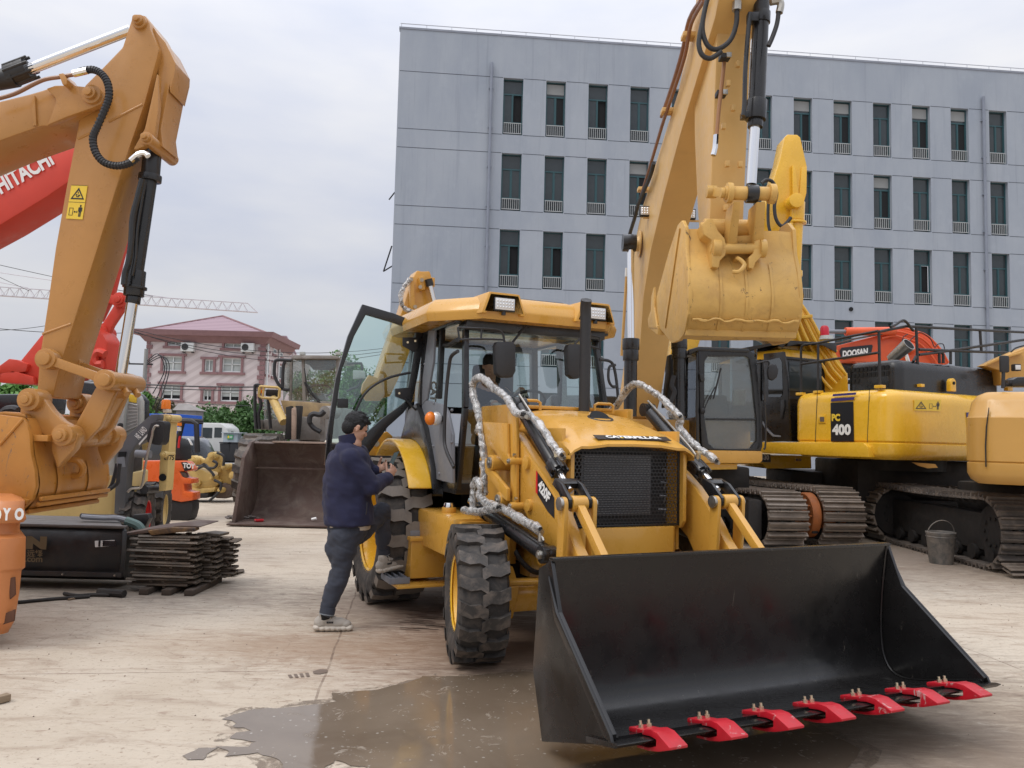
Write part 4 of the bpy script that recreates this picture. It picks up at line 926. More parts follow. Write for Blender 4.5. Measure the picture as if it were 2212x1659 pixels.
g = G(); g.box(P(-1.78, -1.03, .60), (.035, .02, .10), (LF, LL, UZ)); g.cyl(P(-1.78, -1.05, .56), P(-1.78, -1.05, .50), .008, n=8); g.box(P(-1.78, -1.04, .49), (.05, .02, .05), (LF, LL, UZ)); g.build('latch', M['stl'], tb, .002)
BX('latch_tab', M['redf'], tb, P(-1.76, -1.05, .44), (.022, .012, .07), (LF, LL, UZ), .002)
LB('fuel_tank', M['yel'], ld, -1.62, -.62, -.92, -.44, .62, .945, .03)
LB('mount_plate', M['yel'], ld, -.66, -.58, -.86, -.50, .50, .92, .006)
for z in (.86, .56): CY('bolt', M['zinc'], ld, P(-.575, -.84, z), P(-.555, -.84, z), .018, n=6)
g = G(); g.cyl(P(-1.12, -.78, .945), P(-1.12, -.78, .99), .062, n=20); fc = g.build('filler_neck', M['yel'], ld, .004); g = G(); g.cyl(P(-1.12, -.78, .99), P(-1.12, -.78, 1.03), .052, .044, n=24); g.build('filler_cap', M['chr'], fc, .006)
def step(f0, f1, l0, l1, z):
    g = G(); g.box(P((f0+f1)/2, (l0+l1)/2, z-.012), (f1-f0, l1-l0, .016), (LF, LL, UZ)); g.box(P((f0+f1)/2, l0, z), (f1-f0, .015, .05), (LF, LL, UZ)); g.box(P(f1, (l0+l1)/2, z), (.012, l1-l0, .055), (LF, LL, UZ))
    for k in range(3):
        l = l0+(l1-l0)*(k+.5)/3; g.box(P((f0+f1)/2, l, z), (f1-f0, .012, .045), (LF, LL, UZ))
        for q in range(14): g.box(P(f0+(f1-f0)*(q+.5)/14, l, z+.026), (.014, .012, .012), (LF, LL, UZ))
    g.build('step', M['gry'], ld, .002)
step(-1.98, -1.50, -1.00, -.76, .72); step(-1.95, -1.36, -1.215, -1.04, .335)
LB('step_bracket', M['yel'], ld, -1.95, -1.25, -1.18, -.60, .285, .305, .004)
LB('underframe', M['und'], ld, -2.9, -.4, -.55, .55, .40, .62, .02)
LB('rear_axle', M['yel'], ld, -2.36, -2.04, -.9, .9, .56, .84, .06)
LB('transmission', M['und'], ld, -1.9, -.5, -.40, .40, .80, 1.15, .03)
TB('hose', M['plas'], ld, [P(.3, -.45, .75), P(.1, -.5, .62), P(-.2, -.5, .66), P(-.45, -.5, .8)], .02)

# ---- cab
CABM = M['blk']
cb = LB('cab_floor', CABM, ld, -2.60, -1.08, -.74, .74, 1.10, 1.20, .02)
pil = [((-1.08, -.72, 1.15), (-1.00, -.70, 1.85), (-1.16, -.66, 2.62)), ((-1.08, .72, 1.15), (-1.00, .70, 1.85), (-1.16, .66, 2.62))]
for a, b, c_ in pil:
    for p0, p1 in ((a, b), (b, c_)):
        g = G(); g.beam(P(*p0), P(*p1), .045, .07, LF); g.build('front_pillar', CABM, ld, .008)
for s_ in (-1, 1):
    g = G(); g.beam(P(-2.02, s_*.78, 1.9), P(-2.02, s_*.74, 2.66), .10, .07, LL); g.build('door_pillar', CABM, ld, .008)
    g = G(); g.beam(P(-2.62, s_*.74, 1.5), P(-2.62, s_*.70, 2.66), .09, .07, LL); g.build('rear_pillar', CABM, ld, .008)
g = G(); g.beam(P(-1.55, -.76, 1.95), P(-1.60, -.73, 2.64), .055, .05, LL); g.build('centre_pillar', CABM, ld, .006)
LB('header', CABM, ld, -1.24, -1.02, -.70, .70, 2.545, 2.66, .02); LB('header', CABM, ld, -2.65, -1.1, -.78, -.72, 2.60, 2.67); LB('header', CABM, ld, -2.65, -1.1, .72, .78, 2.60, 2.67)
LB('header', CABM, ld, -2.68, -2.58, -.74, .74, 2.56, 2.66); LB('sill', CABM, ld, -2.68, -2.58, -.74, .74, 1.85, 1.92)
g = G(); sc_ = [(-.66, 0), (-.40, .06), (0, .085), (.40, .06), (.66, 0)]
g.grid([[P(-1.02+q*.5-.02*(1-q), l, 1.82) for l, q in sc_], [P(-1.16+q*.5, l, 2.57) for l, q in sc_]]); ws = g.build('windshield', M['gl'], ld)
g = G(); g.grid([[P(-1.08, l, 1.20) for l in (-.68, -.50)], [P(-1.02, l, 1.84) for l in (-.68, -.50)]]); g.build('lower_window', M['gld'], ld, smooth=0)
LB('front_bulkhead', CABM, ld, -1.12, -1.06, -.52, .72, 1.15, 1.83, .01)
g = G(); g.grid([[P(-2.60, l, 1.92) for l in (-.66, .66)], [P(-2.62, l, 2.57) for l in (-.66, .66)]]); g.build('rear_window', M['gl'], ld, smooth=0)
g = G(); g.grid([[P(f, .755, 1.2) for f in (-2.0, -1.1)], [P(f, .73, 2.6) for f in (-2.0, -1.18)]]); g.build('side_window', M['gl'], ld, smooth=0)
g = G(); g.grid([[P(f, -.75, 1.95) for f in (-2.58, -2.06)], [P(f, -.72, 2.6) for f in (-2.58, -2.06)]]); g.build('side_window', M['gl'], ld, smooth=0)
S('side_trim', M['gry'], ld, BH, 'R3', [(790,955),(905,985),(930,1030),(962,1180),(962,1500),(850,1470),(842,1350),(780,1130),(742,1010)], -.79, -.76)
S('side_trim', M['gry'], ld, BH, 'R3', [(806,500),(848,500),(838,700),(796,950),(748,1000),(770,800)], -.795, -.77)
TB('wiring', M['plas'], ld, [BH.pt('R3', 855, 480, -.70), BH.pt('R3', 880, 560, -.72), BH.pt('R3', 925, 600, -.72), BH.pt('R3', 1000, 560, -.74)], .022, 4)
g = G()
for x, y in ((785,720),(757,940),(800,1120),(842,1255),(880,1435),(960,1230),(962,1020),(845,975)): q = BH.pt('R3', x, y, -.79); g.ell(q, (.014, .014, .014), n=8, k=6)
g.build('rivet', M['gry'], ld)
# fenders
def arc(r, a0, a1, n=14, cf=-2.2, cz=.70): return [(cf+r*math.cos(RAD(a0+(a1-a0)*k/n)), cz+r*math.sin(RAD(a0+(a1-a0)*k/n))) for k in range(n+1)]
for s_ in (-1, 1):
    SL('fender', M['yelp'], ld, arc(.87, 128, 30, 18)+arc(.845, 30, 128, 18), s_*1.05, s_*.80, .008)
    SL('wheel_arch', CABM, ld, [(-2.6, 1.45), (-2.5, 1.62), (-2.28, 1.86), (-2.02, 1.92), (-1.72, 1.66), (-1.48, 1.30), (-1.42, 1.06)]+arc(.875, 26, 112)[:], s_*.84, s_*.74, .02)
# roof
yr = M['yel']
g = G(); pl_ = [(-.86, .60), (-1.30, .97), (-2.50, .98), (-2.72, .70)]
def plan(k, z): return [P(f+(.0 if k == 1 else (f+1.8)*(k-1)), l*k, z) for f, l in pl_] + [P(f+(.0 if k == 1 else (f+1.8)*(k-1)), -l*k, z) for f, l in pl_[::-1]]
A, B_, C_, D_, E_ = plan(1.0, 2.625), plan(1.02, 2.70), plan(.985, 2.775), plan(.92, 2.835), plan(.60, 2.872)
g.grid([r_+[r_[0]] for r_ in (A, B_, C_, D_, E_)]); g.add(E_, [tuple(range(8))]); g.add(A, [tuple(range(8))]); rfo = g.build('roof', yr, ld, .012, smooth=30)
for l in (-.44, .47):
    g = G(); A = [P(-.80, l+a, z) for a, z in ((-.21, 2.66), (-.145, 2.855), (.145, 2.855), (.21, 2.66), (.155, 2.66), (.115, 2.825), (-.115, 2.825), (-.155, 2.66))]
    Bq = [P(-1.35, l+a, z) for a, z in ((-.28, 2.70), (-.20, 2.85), (.20, 2.85), (.28, 2.70), (.155, 2.70), (.115, 2.82), (-.115, 2.82), (-.155, 2.70))]
    g.prism(A, Bq); g.build('light_hood', yr, rfo, .022)
    lamp = BX('work_light', M['plas'], rfo, P(-.815, l, 2.750), (.05, .20, .12), (LF, LL, UZ), .01)
    BX('lens', M['lens'], lamp, P(-.788, l, 2.752), (.008, .18, .10), (LF, LL, UZ), .004)
    g = G()
    for i in range(6):
        for j in range(3): g.ell(P(-.783, l-.07+.028*i, 2.725+.027*j), (.009, .009, .009), n=6, k=4)
    g.build('led', M['chr'], lamp); g = G(); g.cyl(P(-.815, l, 2.66), P(-.815, l, 2.70), .02, n=10); g.build('lamp_bracket', M['plas'], lamp)
g = G(); g.prism([P(f, l, 2.84) for f, l in ((-1.2, -.42), (-1.2, .45), (-2.2, .45), (-2.2, -.42))], [P(f, l, 2.905) for f, l in ((-1.25, -.38), (-1.25, .41), (-2.15, .41), (-2.15, -.38))]); g.build('roof_hatch', yr, rfo, .02)
g = G(); g.prism([P(f, l, 2.906) for f, l in ((-1.28, -.36), (-1.28, .39), (-2.1, .39), (-2.1, -.36))], [P(f, l, 2.918) for f, l in ((-1.3, -.35), (-1.3, .38), (-2.1, .38), (-2.1, -.35))]); g.build('hatch_seal', M['plas'], rfo)
g = G(); g.cyl(P(-1.75, .62, 2.84), P(-1.75, .62, 2.88), .10, .08); g.build('aerial_base', M['plas'], rfo); g = G(); g.cyl(P(-1.75, .60, 2.88), P(-1.75, .60, 2.94), .05, .045); g.build('beacon', M['white'], rfo)
# door, open against its stop
td = 2.08; DP = BF
prs = [((375,330),(398,397)),((580,390),(570,447)),((782,465),(722,500)),((770,600),(712,640)),((735,800),(688,800)),((700,960),(655,965)),((640,1040),(598,1010)),((540,1130),(500,1080)),((440,1270),(400,1170)),((395,1330),(350,1240)),((190,1372),(190,1290)),((128,1380),(172,1270)),((150,1150),(190,1090)),((200,820),(240,760)),((280,540),(320,540))]
O3 = [DP.sz('R3', *a, td) for a, b in prs]; I3 = [DP.sz('R3', *b, td) for a, b in prs]
g = G(); n_ = len(prs)
vs = [DP.at(s, td-.02, z) for s, z in O3]+[DP.at(s, td-.02, z) for s, z in I3]+[DP.at(s, td+.03, z) for s, z in O3]+[DP.at(s, td+.03, z) for s, z in I3]; fs = []
for i in range(n_):
    j = (i+1) % n_; fs += [(i, j, n_+j, n_+i), (2*n_+i, 3*n_+i, 3*n_+j, 2*n_+j), (i, 2*n_+i, 2*n_+j, j), (n_+i, n_+j, 3*n_+j, 3*n_+i)]
g.add(vs, fs); dr = g.build('door', CABM, ld, .005)
G().slab(DP, I3, td, td+.006).build('door_glass', M['gl'], dr, smooth=0)
for pts in ([(640,545),(745,545),(742,625),(710,640),(640,600)], [(592,880),(700,870),(690,950),(650,955),(592,930)], [(215,945),(285,945),(285,1005),(215,1005)]):
    S('door_plate', M['plas'], dr, DP, 'R3', pts, td-.035, td-.02, .004)
dq = lambda x, y, t=td-.05: DP.pt('R3', x, y, t)
TB('door_handle', M['plas'], dr, [dq(330,1030), dq(380,930), dq(450,860), dq(560,805), dq(690,775)], .013)
TB('door_stay', M['plas'], dr, [dq(655,945), dq(705,1000), dq(770,1060)], .010)
for x, y in ((673,577),(722,568),(618,910)): CY('bolt', M['zinc'], dr, dq(x,y,td-.036), dq(x,y,td-.046), .012, n=6)
# indicator lamp, hand rails, mirrors
ip = BF.pt('R3', 835, 1075, 1.35); il = CY('indicator_lamp', M['plas'], ld, ip+LL*.07, ip+LL*.14, .03)
g = G(); g.ell(ip+LL*.035, (.055, .05, .062), (LL, LF, UZ)); g.build('lens', M['lens'], il); g = G(); g.ell(ip-LL*.02, (.052, .053, .062), (LL, LF, UZ)); g.build('lens', M['amber'], il)
rq = lambda x, y, t=-.86: BH.pt('R3', x, y, t)
TB('hand_rail', M['plas'], ld, [rq(1000,635), rq(960,665), rq(945,720), rq(925,900), rq(912,1150), rq(920,1270), rq(975,1395)], .016)
mq = lambda x, y, f=.85: BF.pt('R3', x, y, f)
for nm, pts, mr in (('l', [[(1000,480),(1120,485),(1240,492),(1290,515),(1305,575)], [(1005,560),(1150,555),(1300,560)], [(1000,480),(1010,560)], [(1155,490),(1152,556)]], (1245,572,1380,806)),
                    ('r', [[(1930,545),(1840,530),(1790,560),(1765,590)], [(1930,620),(1850,600),(1780,600)], [(1930,540),(1930,622)]], (1715,588,1812,815))):
    g = G()
    for p_ in pts: g.tube([mq(x, y) for x, y in p_], .010, 6, 4)
    mo = g.build('mirror_arm', M['plas'], ld)
    x0, y0, x1, y1 = mr; c4 = [DPp for DPp in [(x0+12, y0), (x1-14, y0), (x1, y0+30), (x1, y1-40), (x1-20, y1), (x0+40, y1), (x0+8, y1-25), (x0, y0+30)]]
    S('mirror', M['plas'], mo, BF, 'R3', c4, .83, .91, .015)
TB('mirror_arm', M['plas'], ld, [mq(1925,690), mq(1990,700), mq(2020,740), mq(2040,860), mq(2050,1000)], .014)
TB('mirror_arm', M['plas'], ld, [mq(2030,725), mq(1990,740), mq(1985,820), mq(2010,865), mq(2045,860)], .013)
g = G(); w0 = BF.pt('R3', 1500, 410, 1.05); w1 = BF.pt('R3', 1400, 530, 1.0); w2 = BF.pt('R3', 1330, 620, .98)
g.tube([w0, w1, w2], .006, 5); g.tube([w0-LL*.02, w1-LL*.02-UZ*.01, w2-LL*.02], .006, 5); g.build('wiper', M['plas'], ld)
# inside: seat, wheel, console
LB('seat_back', M['seat'], ld, -2.22, -2.08, -.20, .24, 1.62, 2.35, .05); LB('seat', M['seat'], ld, -2.1, -1.62, -.24, .28, 1.52, 1.64, .05)
LB('seat_base', M['plas'], ld, -2.05, -1.7, -.2, .2, 1.2, 1.52); LB('console', M['plas'], ld, -1.3, -1.12, -.18, .26, 1.2, 1.80, .04)
g = G(); c0 = P(-1.36, .04, 1.93); axw = (UZ*.8-LF*.6).normalized(); u = LL; w_ = axw.cross(u)
g.tube([c0+(u*math.cos(2*math.pi*k/28)+w_*math.sin(2*math.pi*k/28))*.19 for k in range(29)], .014, 8); g.tube([c0-u*.18, c0+u*.18], .012, 6); g.tube([c0, P(-1.24, .04, 1.75)], .022, 8); g.build('steering_wheel', M['plas'], ld)
TB('gear_lever', M['plas'], ld, [P(-1.35, .35, 1.5), P(-1.45, .38, 1.95)], .012, 2)
# "CAT" on the rear boom post
# ---- hoses in clear wrapping
def film_mat():
    m_, n, l, p = mat_new('clear_film'); n.remove(p); o = n['Material Output']; t = n.new('ShaderNodeTexCoord')
    tr = n.new('ShaderNodeBsdfTransparent'); tr.inputs[0].default_value = (.93, .92, .90, 1); gl = n.new('ShaderNodeBsdfGlossy'); gl.inputs['Roughness'].default_value = .22; d = n.new('ShaderNodeBsdfDiffuse'); d.inputs[0].default_value = (.78, .77, .75, 1)
    bn = n.new('ShaderNodeBump'); bn.inputs['Strength'].default_value = .8; bn.inputs['Distance'].default_value = .02; l.new(noise_n(n, l, 13, 3, .55, t.outputs['Object'], 2.5), bn.inputs['Height']); l.new(bn.outputs[0], gl.inputs['Normal']); l.new(bn.outputs[0], d.inputs['Normal'])
    m1 = n.new('ShaderNodeMixShader'); m1.inputs[0].default_value = .35; l.new(d.outputs[0], m1.inputs[1]); l.new(gl.outputs[0], m1.inputs[2])
    m2 = n.new('ShaderNodeMixShader'); l.new(ramp(n, l, noise_n(n, l, 9, 4, .6, t.outputs['Object'], 3), [(.40, .25), (.60, .70)]), m2.inputs[0]); l.new(tr.outputs[0], m2.inputs[1]); l.new(m1.outputs[0], m2.inputs[2]); l.new(m2.outputs[0], o.inputs[0]); return m_
FILM = film_mat()
def film_tube(P3, R):
    P_ = crom([V(p) for p in P3], 10); g = G(); n = 14; k = len(P_); rows_ = []; u = (P_[1]-P_[0]).cross(V((.3, .5, .8))).normalized()
    for i, p in enumerate(P_):
        t = (P_[min(i+1, k-1)]-P_[max(i-1, 0)]).normalized(); u = (u-t*u.dot(t)).normalized(); w_ = t.cross(u); row = []
        tie = .62 if i % 23 == 11 else (.85 if i % 23 in (10, 12) else 1)
        for j in range(n+1):
            a = 2*math.pi*(j % n)/n; q = p+(u*math.cos(a)+w_*math.sin(a))*R; rr = R*tie*(1+.34*noise.noise(q*20)+.22*noise.noise(q*50)); row.append(p+(u*math.cos(a)+w_*math.sin(a))*rr)
        rows_.append(row)
    return g.grid(rows_)
def wrapped(pl, fr, pts, t, r=.020, R2=.030, n=2):
    P3 = [pl.pt(fr, x, y, (t[i] if isinstance(t, list) else t)) for i, (x, y) in enumerate(pts)]
    for k in range(n):
        o_ = V((.012*k, .0, -.016*k)); h = TB('hydraulic_hose', M['plas'] if k == 0 else M['stl'], ld, [p+o_ for p in P3], r*.75, 5, 8)
        if k == 0: film_tube(P3, R2).build('plastic_wrap', FILM, h, smooth=60)
wrapped(BH, 'R5', [(178,900),(175,700),(172,620),(150,480),(140,380),(105,260),(100,190),(125,150),(170,150),(230,205),(300,255),(345,310),(385,370),(440,385)], -.72)
wrapped(BH, 'R5', [(420,385),(490,400),(560,480),(620,580),(690,655)], -.64, .016, .028)
wrapped(BH, 'R5', [(105,1010),(105,880),(125,815),(150,850),(150,920),(200,965),(300,1000),(420,1070),(545,1135)], -.80)
wrapped(BH, 'R5', [(40,1010),(100,1020),(180,1015),(280,985)], -.84, .014, .03, 1)
wrapped(BH, 'R5', [(1005,360),(1040,325),(1100,235),(1150,190),(1200,190),(1260,225),(1340,280),(1400,345),(1460,400)], .62)
wrapped(BH, 'R5', [(1380,380),(1460,410),(1450,470),(1540,570),(1640,650),(1700,690)], .66, .016, .028)
CY('hose_pipe', M['stl'], ld, BH.pt('R5', 175, 640, -.72), BH.pt('R5', 178, 960, -.72), .012)

# ---- folded digging boom behind the cab
tb_ = 3.35
bo = S('rear_boom', M['yel'], ld, BF, 'R3', [(735,105),(762,112),(790,112),(818,110),(830,150),(835,300),(790,420),(720,560),(640,760),(560,930),(440,960),(420,930),(480,800),(560,560),(640,360),(690,190)], tb_, tb_+.28, .02)
for pts in ([(688,150),(712,150),(722,350),(700,380),(690,330)], [(748,150),(785,140),(790,230),(760,240)], [(820,150),(852,155),(850,215),(825,220)]): S('boom_ear', M['yel'], bo, BF, 'R3', pts, tb_-.08, tb_, .01)
bq = lambda x, y, t=tb_-.10: BF.pt('R3', x, y, t)
for x, y in ((765,170),(755,215),(697,165),(722,345)): CY('pin', M['stl'], bo, bq(x, y, tb_-.10), bq(x, y, tb_-.08), .022)
a, b = bq(808,165), bq(850,330); CY('boom_cylinder', M['blk'], ld, a, a.lerp(b, .28), .045); CY('piston_rod', M['chr'], ld, a.lerp(b, .2), b, .03)
wr_ = [(690,165),(650,215),(628,270),(635,330),(660,360),(705,378)]
film_tube([bq(x, y) for x, y in wr_], .028).build('plastic_wrap', FILM, TB('hydraulic_hose', M['plas'], ld, [bq(x, y) for x, y in wr_], .018))
S('boom_hinge', M['yel'], ld, BF, 'R3', [(380,850),(420,790),(480,810),(520,900),(500,960),(400,960),(370,900)], tb_-.12, tb_-.06, .01)
S('boom_hinge', M['yel'], ld, BF, 'R3', [(405,1240),(440,1190),(540,1160),(575,1190),(575,1230),(520,1300),(480,1360),(420,1370),(400,1300)], 2.75, 2.80, .01)
for x, y in ((470,1240),(548,1220)): CY('pin', M['stl'], ld, BF.pt('R3', x, y, 2.75), BF.pt('R3', x, y, 2.72), .03)
LB('rear_frame', M['yel'], ld, -3.2, -2.75, -.95, .95, .55, .95, .03)
LB('rear_counter_frame', M['und'], ld, -3.3, -2.6, -.6, .6, .8, 1.5, .04)
p0 = BF.pt('R3', 822, 830, 2.55)
text('lettering', 'CAT', M['white'], ld, p0+LL*.0, V((0, 0, -1)), LL, .07, .22, bold=.05)

# ================================================================ LEFT SIDE OF THE YARD
def SX(name, mat, par, fr, pts, y0, y1, bev=.01, sm=0): return S(name, mat, par, PX, fr, pts, y0, y1, bev, None, sm)
def xz(fr, x, y, Y): return PX.sz(fr, x, y, Y)
def px3(fr, x, y, Y): return at(fr, x, y, Y)
YY = V((0, 1, 0))
def pinx(par, fr, x, y, Y0, Y1, r, mat, steps=2):
    p = at(fr, x, y, Y0); g = G(); g.cyl(p, V((p.x, Y1, p.z)), r, n=24); o = g.build('pin_boss', mat, par, .006)
    g = G(); g.cyl(p-YY*.035, p, r*.66, n=20); g.cyl(p-YY*.06, p-YY*.03, r*.42, n=18); g.build('pin', mat, o, .004); return p
LE = thing('excavator', 'ochre excavator arm and bucket hanging in front of the left machines', 'excavator', (-6.5, 6.5, 0))
T = M['tan']
armL = [(575,80),(600,62),(630,68),(650,95),(660,120),(690,210),(682,240),(625,430),(612,640),(610,650),(528,745),(300,1390),(265,1530),(250,1660),(150,1660),(185,1480),(235,1080),(290,800),(345,515),(372,370),(450,290),(530,205),(553,140)]
ao = SX('arm', T, LE, 'R1', [(553,140),(572,82),(600,60),(632,66),(652,100),(655,125),(692,212),(686,245),(630,450),(535,725),(412,1120),(345,1330),(300,1470),(262,1590),(228,1730),(158,1730),(170,1560),(205,1330),(240,1080),(290,800),(345,515),(368,372),(450,290),(532,205)], 6.3, 6.72, .02)
SX('arm_plate', T, ao, 'R1', [(688,212),(650,130),(655,100),(690,150),(720,185),(764,275),(762,310),(740,400),(738,370),(700,560),(710,640),(660,620),(690,420)], 6.36, 6.66, .01)
SX('cylinder_bracket', T, ao, 'R1', [(684,320),(690,330),(688,470),(668,625),(640,632),(595,650),(580,650),(630,560),(660,430)], 6.26, 6.32, .008); SX('cylinder_bracket', T, ao, 'R1', [(738,370),(742,400),(730,560),(700,650),(680,640),(690,560)], 6.62, 6.68, .008)
pinx(ao, 'R1', 603, 92, 6.27, 6.75, .060, T); pinx(ao, 'R1', 637, 602, 6.22, 6.72, .055, T)
for a, b in (((475,530),(620,455)), ((340,605),(425,565)), ((185,1455),(310,1410))):
    g = G(); g.tube([at('R1', *a, 6.30), at('R1', *b, 6.30)], .010, 6); g.build('weld_seam', T, ao)
# boom
bm_ = SX('boom', T, LE, 'R1', [(-260,560),(-120,500),(0,440),(130,408),(185,392),(240,372),(300,372),(345,378),(405,380),(440,392),(452,420),(440,450),(405,470),(340,508),(205,548),(180,548),(60,590),(0,612),(-260,720)], 6.25, 6.75, .02)
SX('boom_nose_plate', T, bm_, 'R1', [(200,385),(240,371),(300,370),(405,380),(440,392),(455,420),(440,452),(400,470),(300,505),(205,545),(230,480),(243,440),(240,425)], 6.20, 6.26, .012)
SX('boom_side_rib', T, bm_, 'R1', [(135,418),(150,415),(158,545),(142,548)], 6.23, 6.25, .005)
pinx(bm_, 'R1', 395, 408, 6.17, 6.80, .080, T)
# arm cylinder at the top left
a, b = at('R1', -120, 370, 6.5), at('R1', 590, 100, 6.5); d = (b-a).normalized()
cy = CY('arm_cylinder', M['plas'], LE, at('R1', -300, 400, 6.5), at('R1', 70, 335, 6.5), .085, n=24); CY('piston_rod', M['chr'], cy, at('R1', 60, 328, 6.5), at('R1', 570, 130, 6.5), .046, n=24)
g = G(); q = at('R1', 40, 330, 6.5); g.cyl(q, q+d*.18, .095, n=24)
for k in range(8): an = k*math.pi/4; v_ = d.cross(YY).normalized(); g.cyl(q+(YY*math.cos(an)+v_*math.sin(an))*.09, q+d*.22+(YY*math.cos(an)+v_*math.sin(an))*.09, .014, n=6)
g.build('cylinder_head', M['plas'], cy, .004)
TB('pipe', paint('copper_brown', (.27, .13, .07), .35, .1), LE, [at('R1', x, y, 6.15) for x, y in [(-50,440),(60,410),(150,365),(200,345),(265,335),(335,322)]], .017)
SX('pipe_clamp', T, bm_, 'R1', [(255,322),(275,318),(292,345),(290,368),(272,368)], 6.12, 6.3, .004)
hz = [(350,312),(400,303),(440,320),(468,360),(475,420),(455,480),(425,550),(405,600),(415,660),(450,705),(505,722),(560,712),(600,685)]
TB('hydraulic_hose', M['plas'], LE, [at('R1', x, y, 6.12) for x, y in hz], .026, 5, 10)
g = G(); P3 = crom([at('R1', x, y, 6.12) for x, y in hz], 9)
for p, q in zip(P3[::2], P3[1::2]): g.cyl(p, p+(q-p).normalized()*.012, .031, n=10)
g.build('hose_guard', M['plas'], LE)
TB('hose_fitting', M['chr'], LE, [at('R1', x, y, 6.1) for x, y in [(320,322),(350,315),(380,308)]], .028, 2); TB('hose_fitting', M['chr'], LE, [at('R1', x, y, 6.1) for x, y in [(570,700),(600,675),(630,668),(645,680)]], .024, 3)
# bucket cylinder
Yc = 6.5; a, b = at('R1', 660, 640, Yc), at('R1', 582, 1230, Yc); d = (b-a).normalized()
bc = CY('bucket_cylinder', M['blk'], LE, at('R1', 672, 625, Yc), at('R1', 590, 1180, Yc), .066, n=28)
for (x0, y0, x1, y1, r) in ((664,655,655,770,.076), (655,762,652,790,.094), (592,1180,582,1290,.082), (588,1245,586,1258,.098), (582,1290,577,1322,.060), (676,600,668,660,.066)): CY('cylinder_collar', M['blk'], bc, at('R1', x0, y0, Yc), at('R1', x1, y1, Yc), r, bev=.005)
TB('cylinder_pipe', M['blk'], bc, [at('R1', x, y, 6.34) for x, y in [(620,780),(600,860),(578,950),(572,1050),(560,1140),(545,1190),(540,1240)]], .026)
TB('cylinder_pipe', M['blk'], bc, [at('R1', x, y, 6.36) for x, y in [(632,790),(612,900),(596,1010),(590,1120),(575,1200)]], .014)
CY('piston_rod', M['chr'], bc, at('R1', 577, 1315, Yc), at('R1', 525, 1640, Yc), .046, n=24)
# linkage
lk = SX('side_link', T, LE, 'S1', [(0,0),(0,0),(0,0)], 6.2, 6.26) if 0 else None
for Y0 in (6.22, 6.58):
    p = at('R2', 222, 372, 6.22); q = at('R2', 495, 470, 6.22); p = V((p.x, Y0, p.z)); q = V((q.x, Y0, q.z))
    g = G(); g.beam(p, q, .05, .075, YY.cross(q-p)); g.cyl(p-YY*.04, p+YY*.05, .085, n=24); g.cyl(p-YY*.07, p-YY*.03, .055, n=20); g.cyl(q-YY*.04, q+YY*.04, .085, n=24); g.build('side_link', T, LE, .01)
q = at('R2', 495, 470, 6.12); g = G(); g.cyl(q, V((q.x, 6.64, q.z)), .076, n=28); g.cyl(q-YY*.05, q, .052, n=24); lp = g.build('link_pin', T, LE, .01)
for Y in (6.32, 6.5): CY('grease_nipple', T, lp, (q.x+.05, Y, q.z-.06), (q.x+.09, Y-.03, q.z-.10), .026, n=12)
# power link down to the bucket
g = G()
for Y0, Y1 in ((6.28, 6.34), (6.48, 6.54)):
    g.slab(PX, [xz('R2', x, y, 6.3) for x, y in [(455,500),(545,520),(470,690),(390,770),(340,760),(300,690),(345,700)]], Y0, Y1)
g.slab(PX, [xz('R2', x, y, 6.3) for x, y in [(500,560),(530,550),(455,690),(410,720)]], 6.34, 6.48); pl_o = g.build('power_link', T, LE, .012)
p2 = at('R2', 295, 735, 6.1); g = G(); g.cyl(V((p2.x, 6.16, p2.z)), V((p2.x, 6.70, p2.z)), .080, n=28); g.build('link_pin', T, LE, .01)
# bucket ears
for Y0 in (6.12, 6.80):
    o = [(150,515),(185,520),(205,560),(240,610),(290,660),(345,690),(365,730),(345,790),(290,850),(268,880),(240,800),(240,740),(150,700),(90,640),(95,600),(118,545)]
    g = G(); g.slab(PX, [xz('R2', x, y, 6.12) for x, y in o], Y0, Y0+.09); ear = g.build('bucket_ear', T, LE, .012)
    for x, y, r in ((152,562,.105), (308,727,.100)):
        q = at('R2', x, y, 6.12); g = G(); q.y = Y0; g.cyl(q-YY*.06, q+YY*.12, r*.86, n=28); g.cyl(q-YY*.10, q-YY*.05, r*.55, n=24); g.cyl(q-YY*.115, q-YY*.09, r*.32, n=20); g.build('pin_boss', T, ear, .008)
# bucket shell
TBm = M['tanb']
sh = [xz('S1', x, y, 5.95) for x, y in [(245,400),(310,560),(335,790),(378,980),(388,1150),(340,1300),(200,1440),(0,1490),(-250,1500)]]
outr = crom2(sh, 4); inr = []
for i, (s, z) in enumerate(outr):
    a = outr[max(i-1, 0)]; b = outr[min(i+1, len(outr)-1)]; t2 = V((b[0]-a[0], b[1]-a[1], 0)).normalized(); inr.append((s+t2.y*.03*1, z-t2.x*.03*1) if 0 else (s+t2.y*.03, z-t2.x*.03))
cx_, cz_ = -4.3, 1.3
inr = [(s+(cx_-s)*.04, z+(cz_-z)*.04) for s, z in outr]
g = G(); n1 = 9; rows_ = []
for i in range(n1+1):
    Y = 6.0+i/n1*1.0; rows_.append([PX.at(s+.004*noise.noise(V((s*5, z*5, Y*4))), Y, z) for s, z in outr])
g.grid(rows_); g.grid([[PX.at(s, Y, z) for s, z in inr] for Y in (6.0, 7.0)])
sb = g.build('bucket', TBm, LE, smooth=50)
side_ = [xz('S1', x, y, 5.95) for x, y in [(-500,330),(0,368),(240,398),(285,470),(318,560),(335,790),(378,980),(390,1150),(345,1300),(200,1440),(0,1500),(-500,1520)]]
for Y0 in (5.95, 7.0): G().slab(PX, side_, Y0, Y0+.05).build('side_plate', TBm, sb, .012)
g = G(); g.slab(PX, [xz('S1', x, y, 5.95) for x, y in [(-500,1200),(0,1240),(330,1290),(300,1340),(0,1290),(-500,1250)]], 5.93, 5.95)
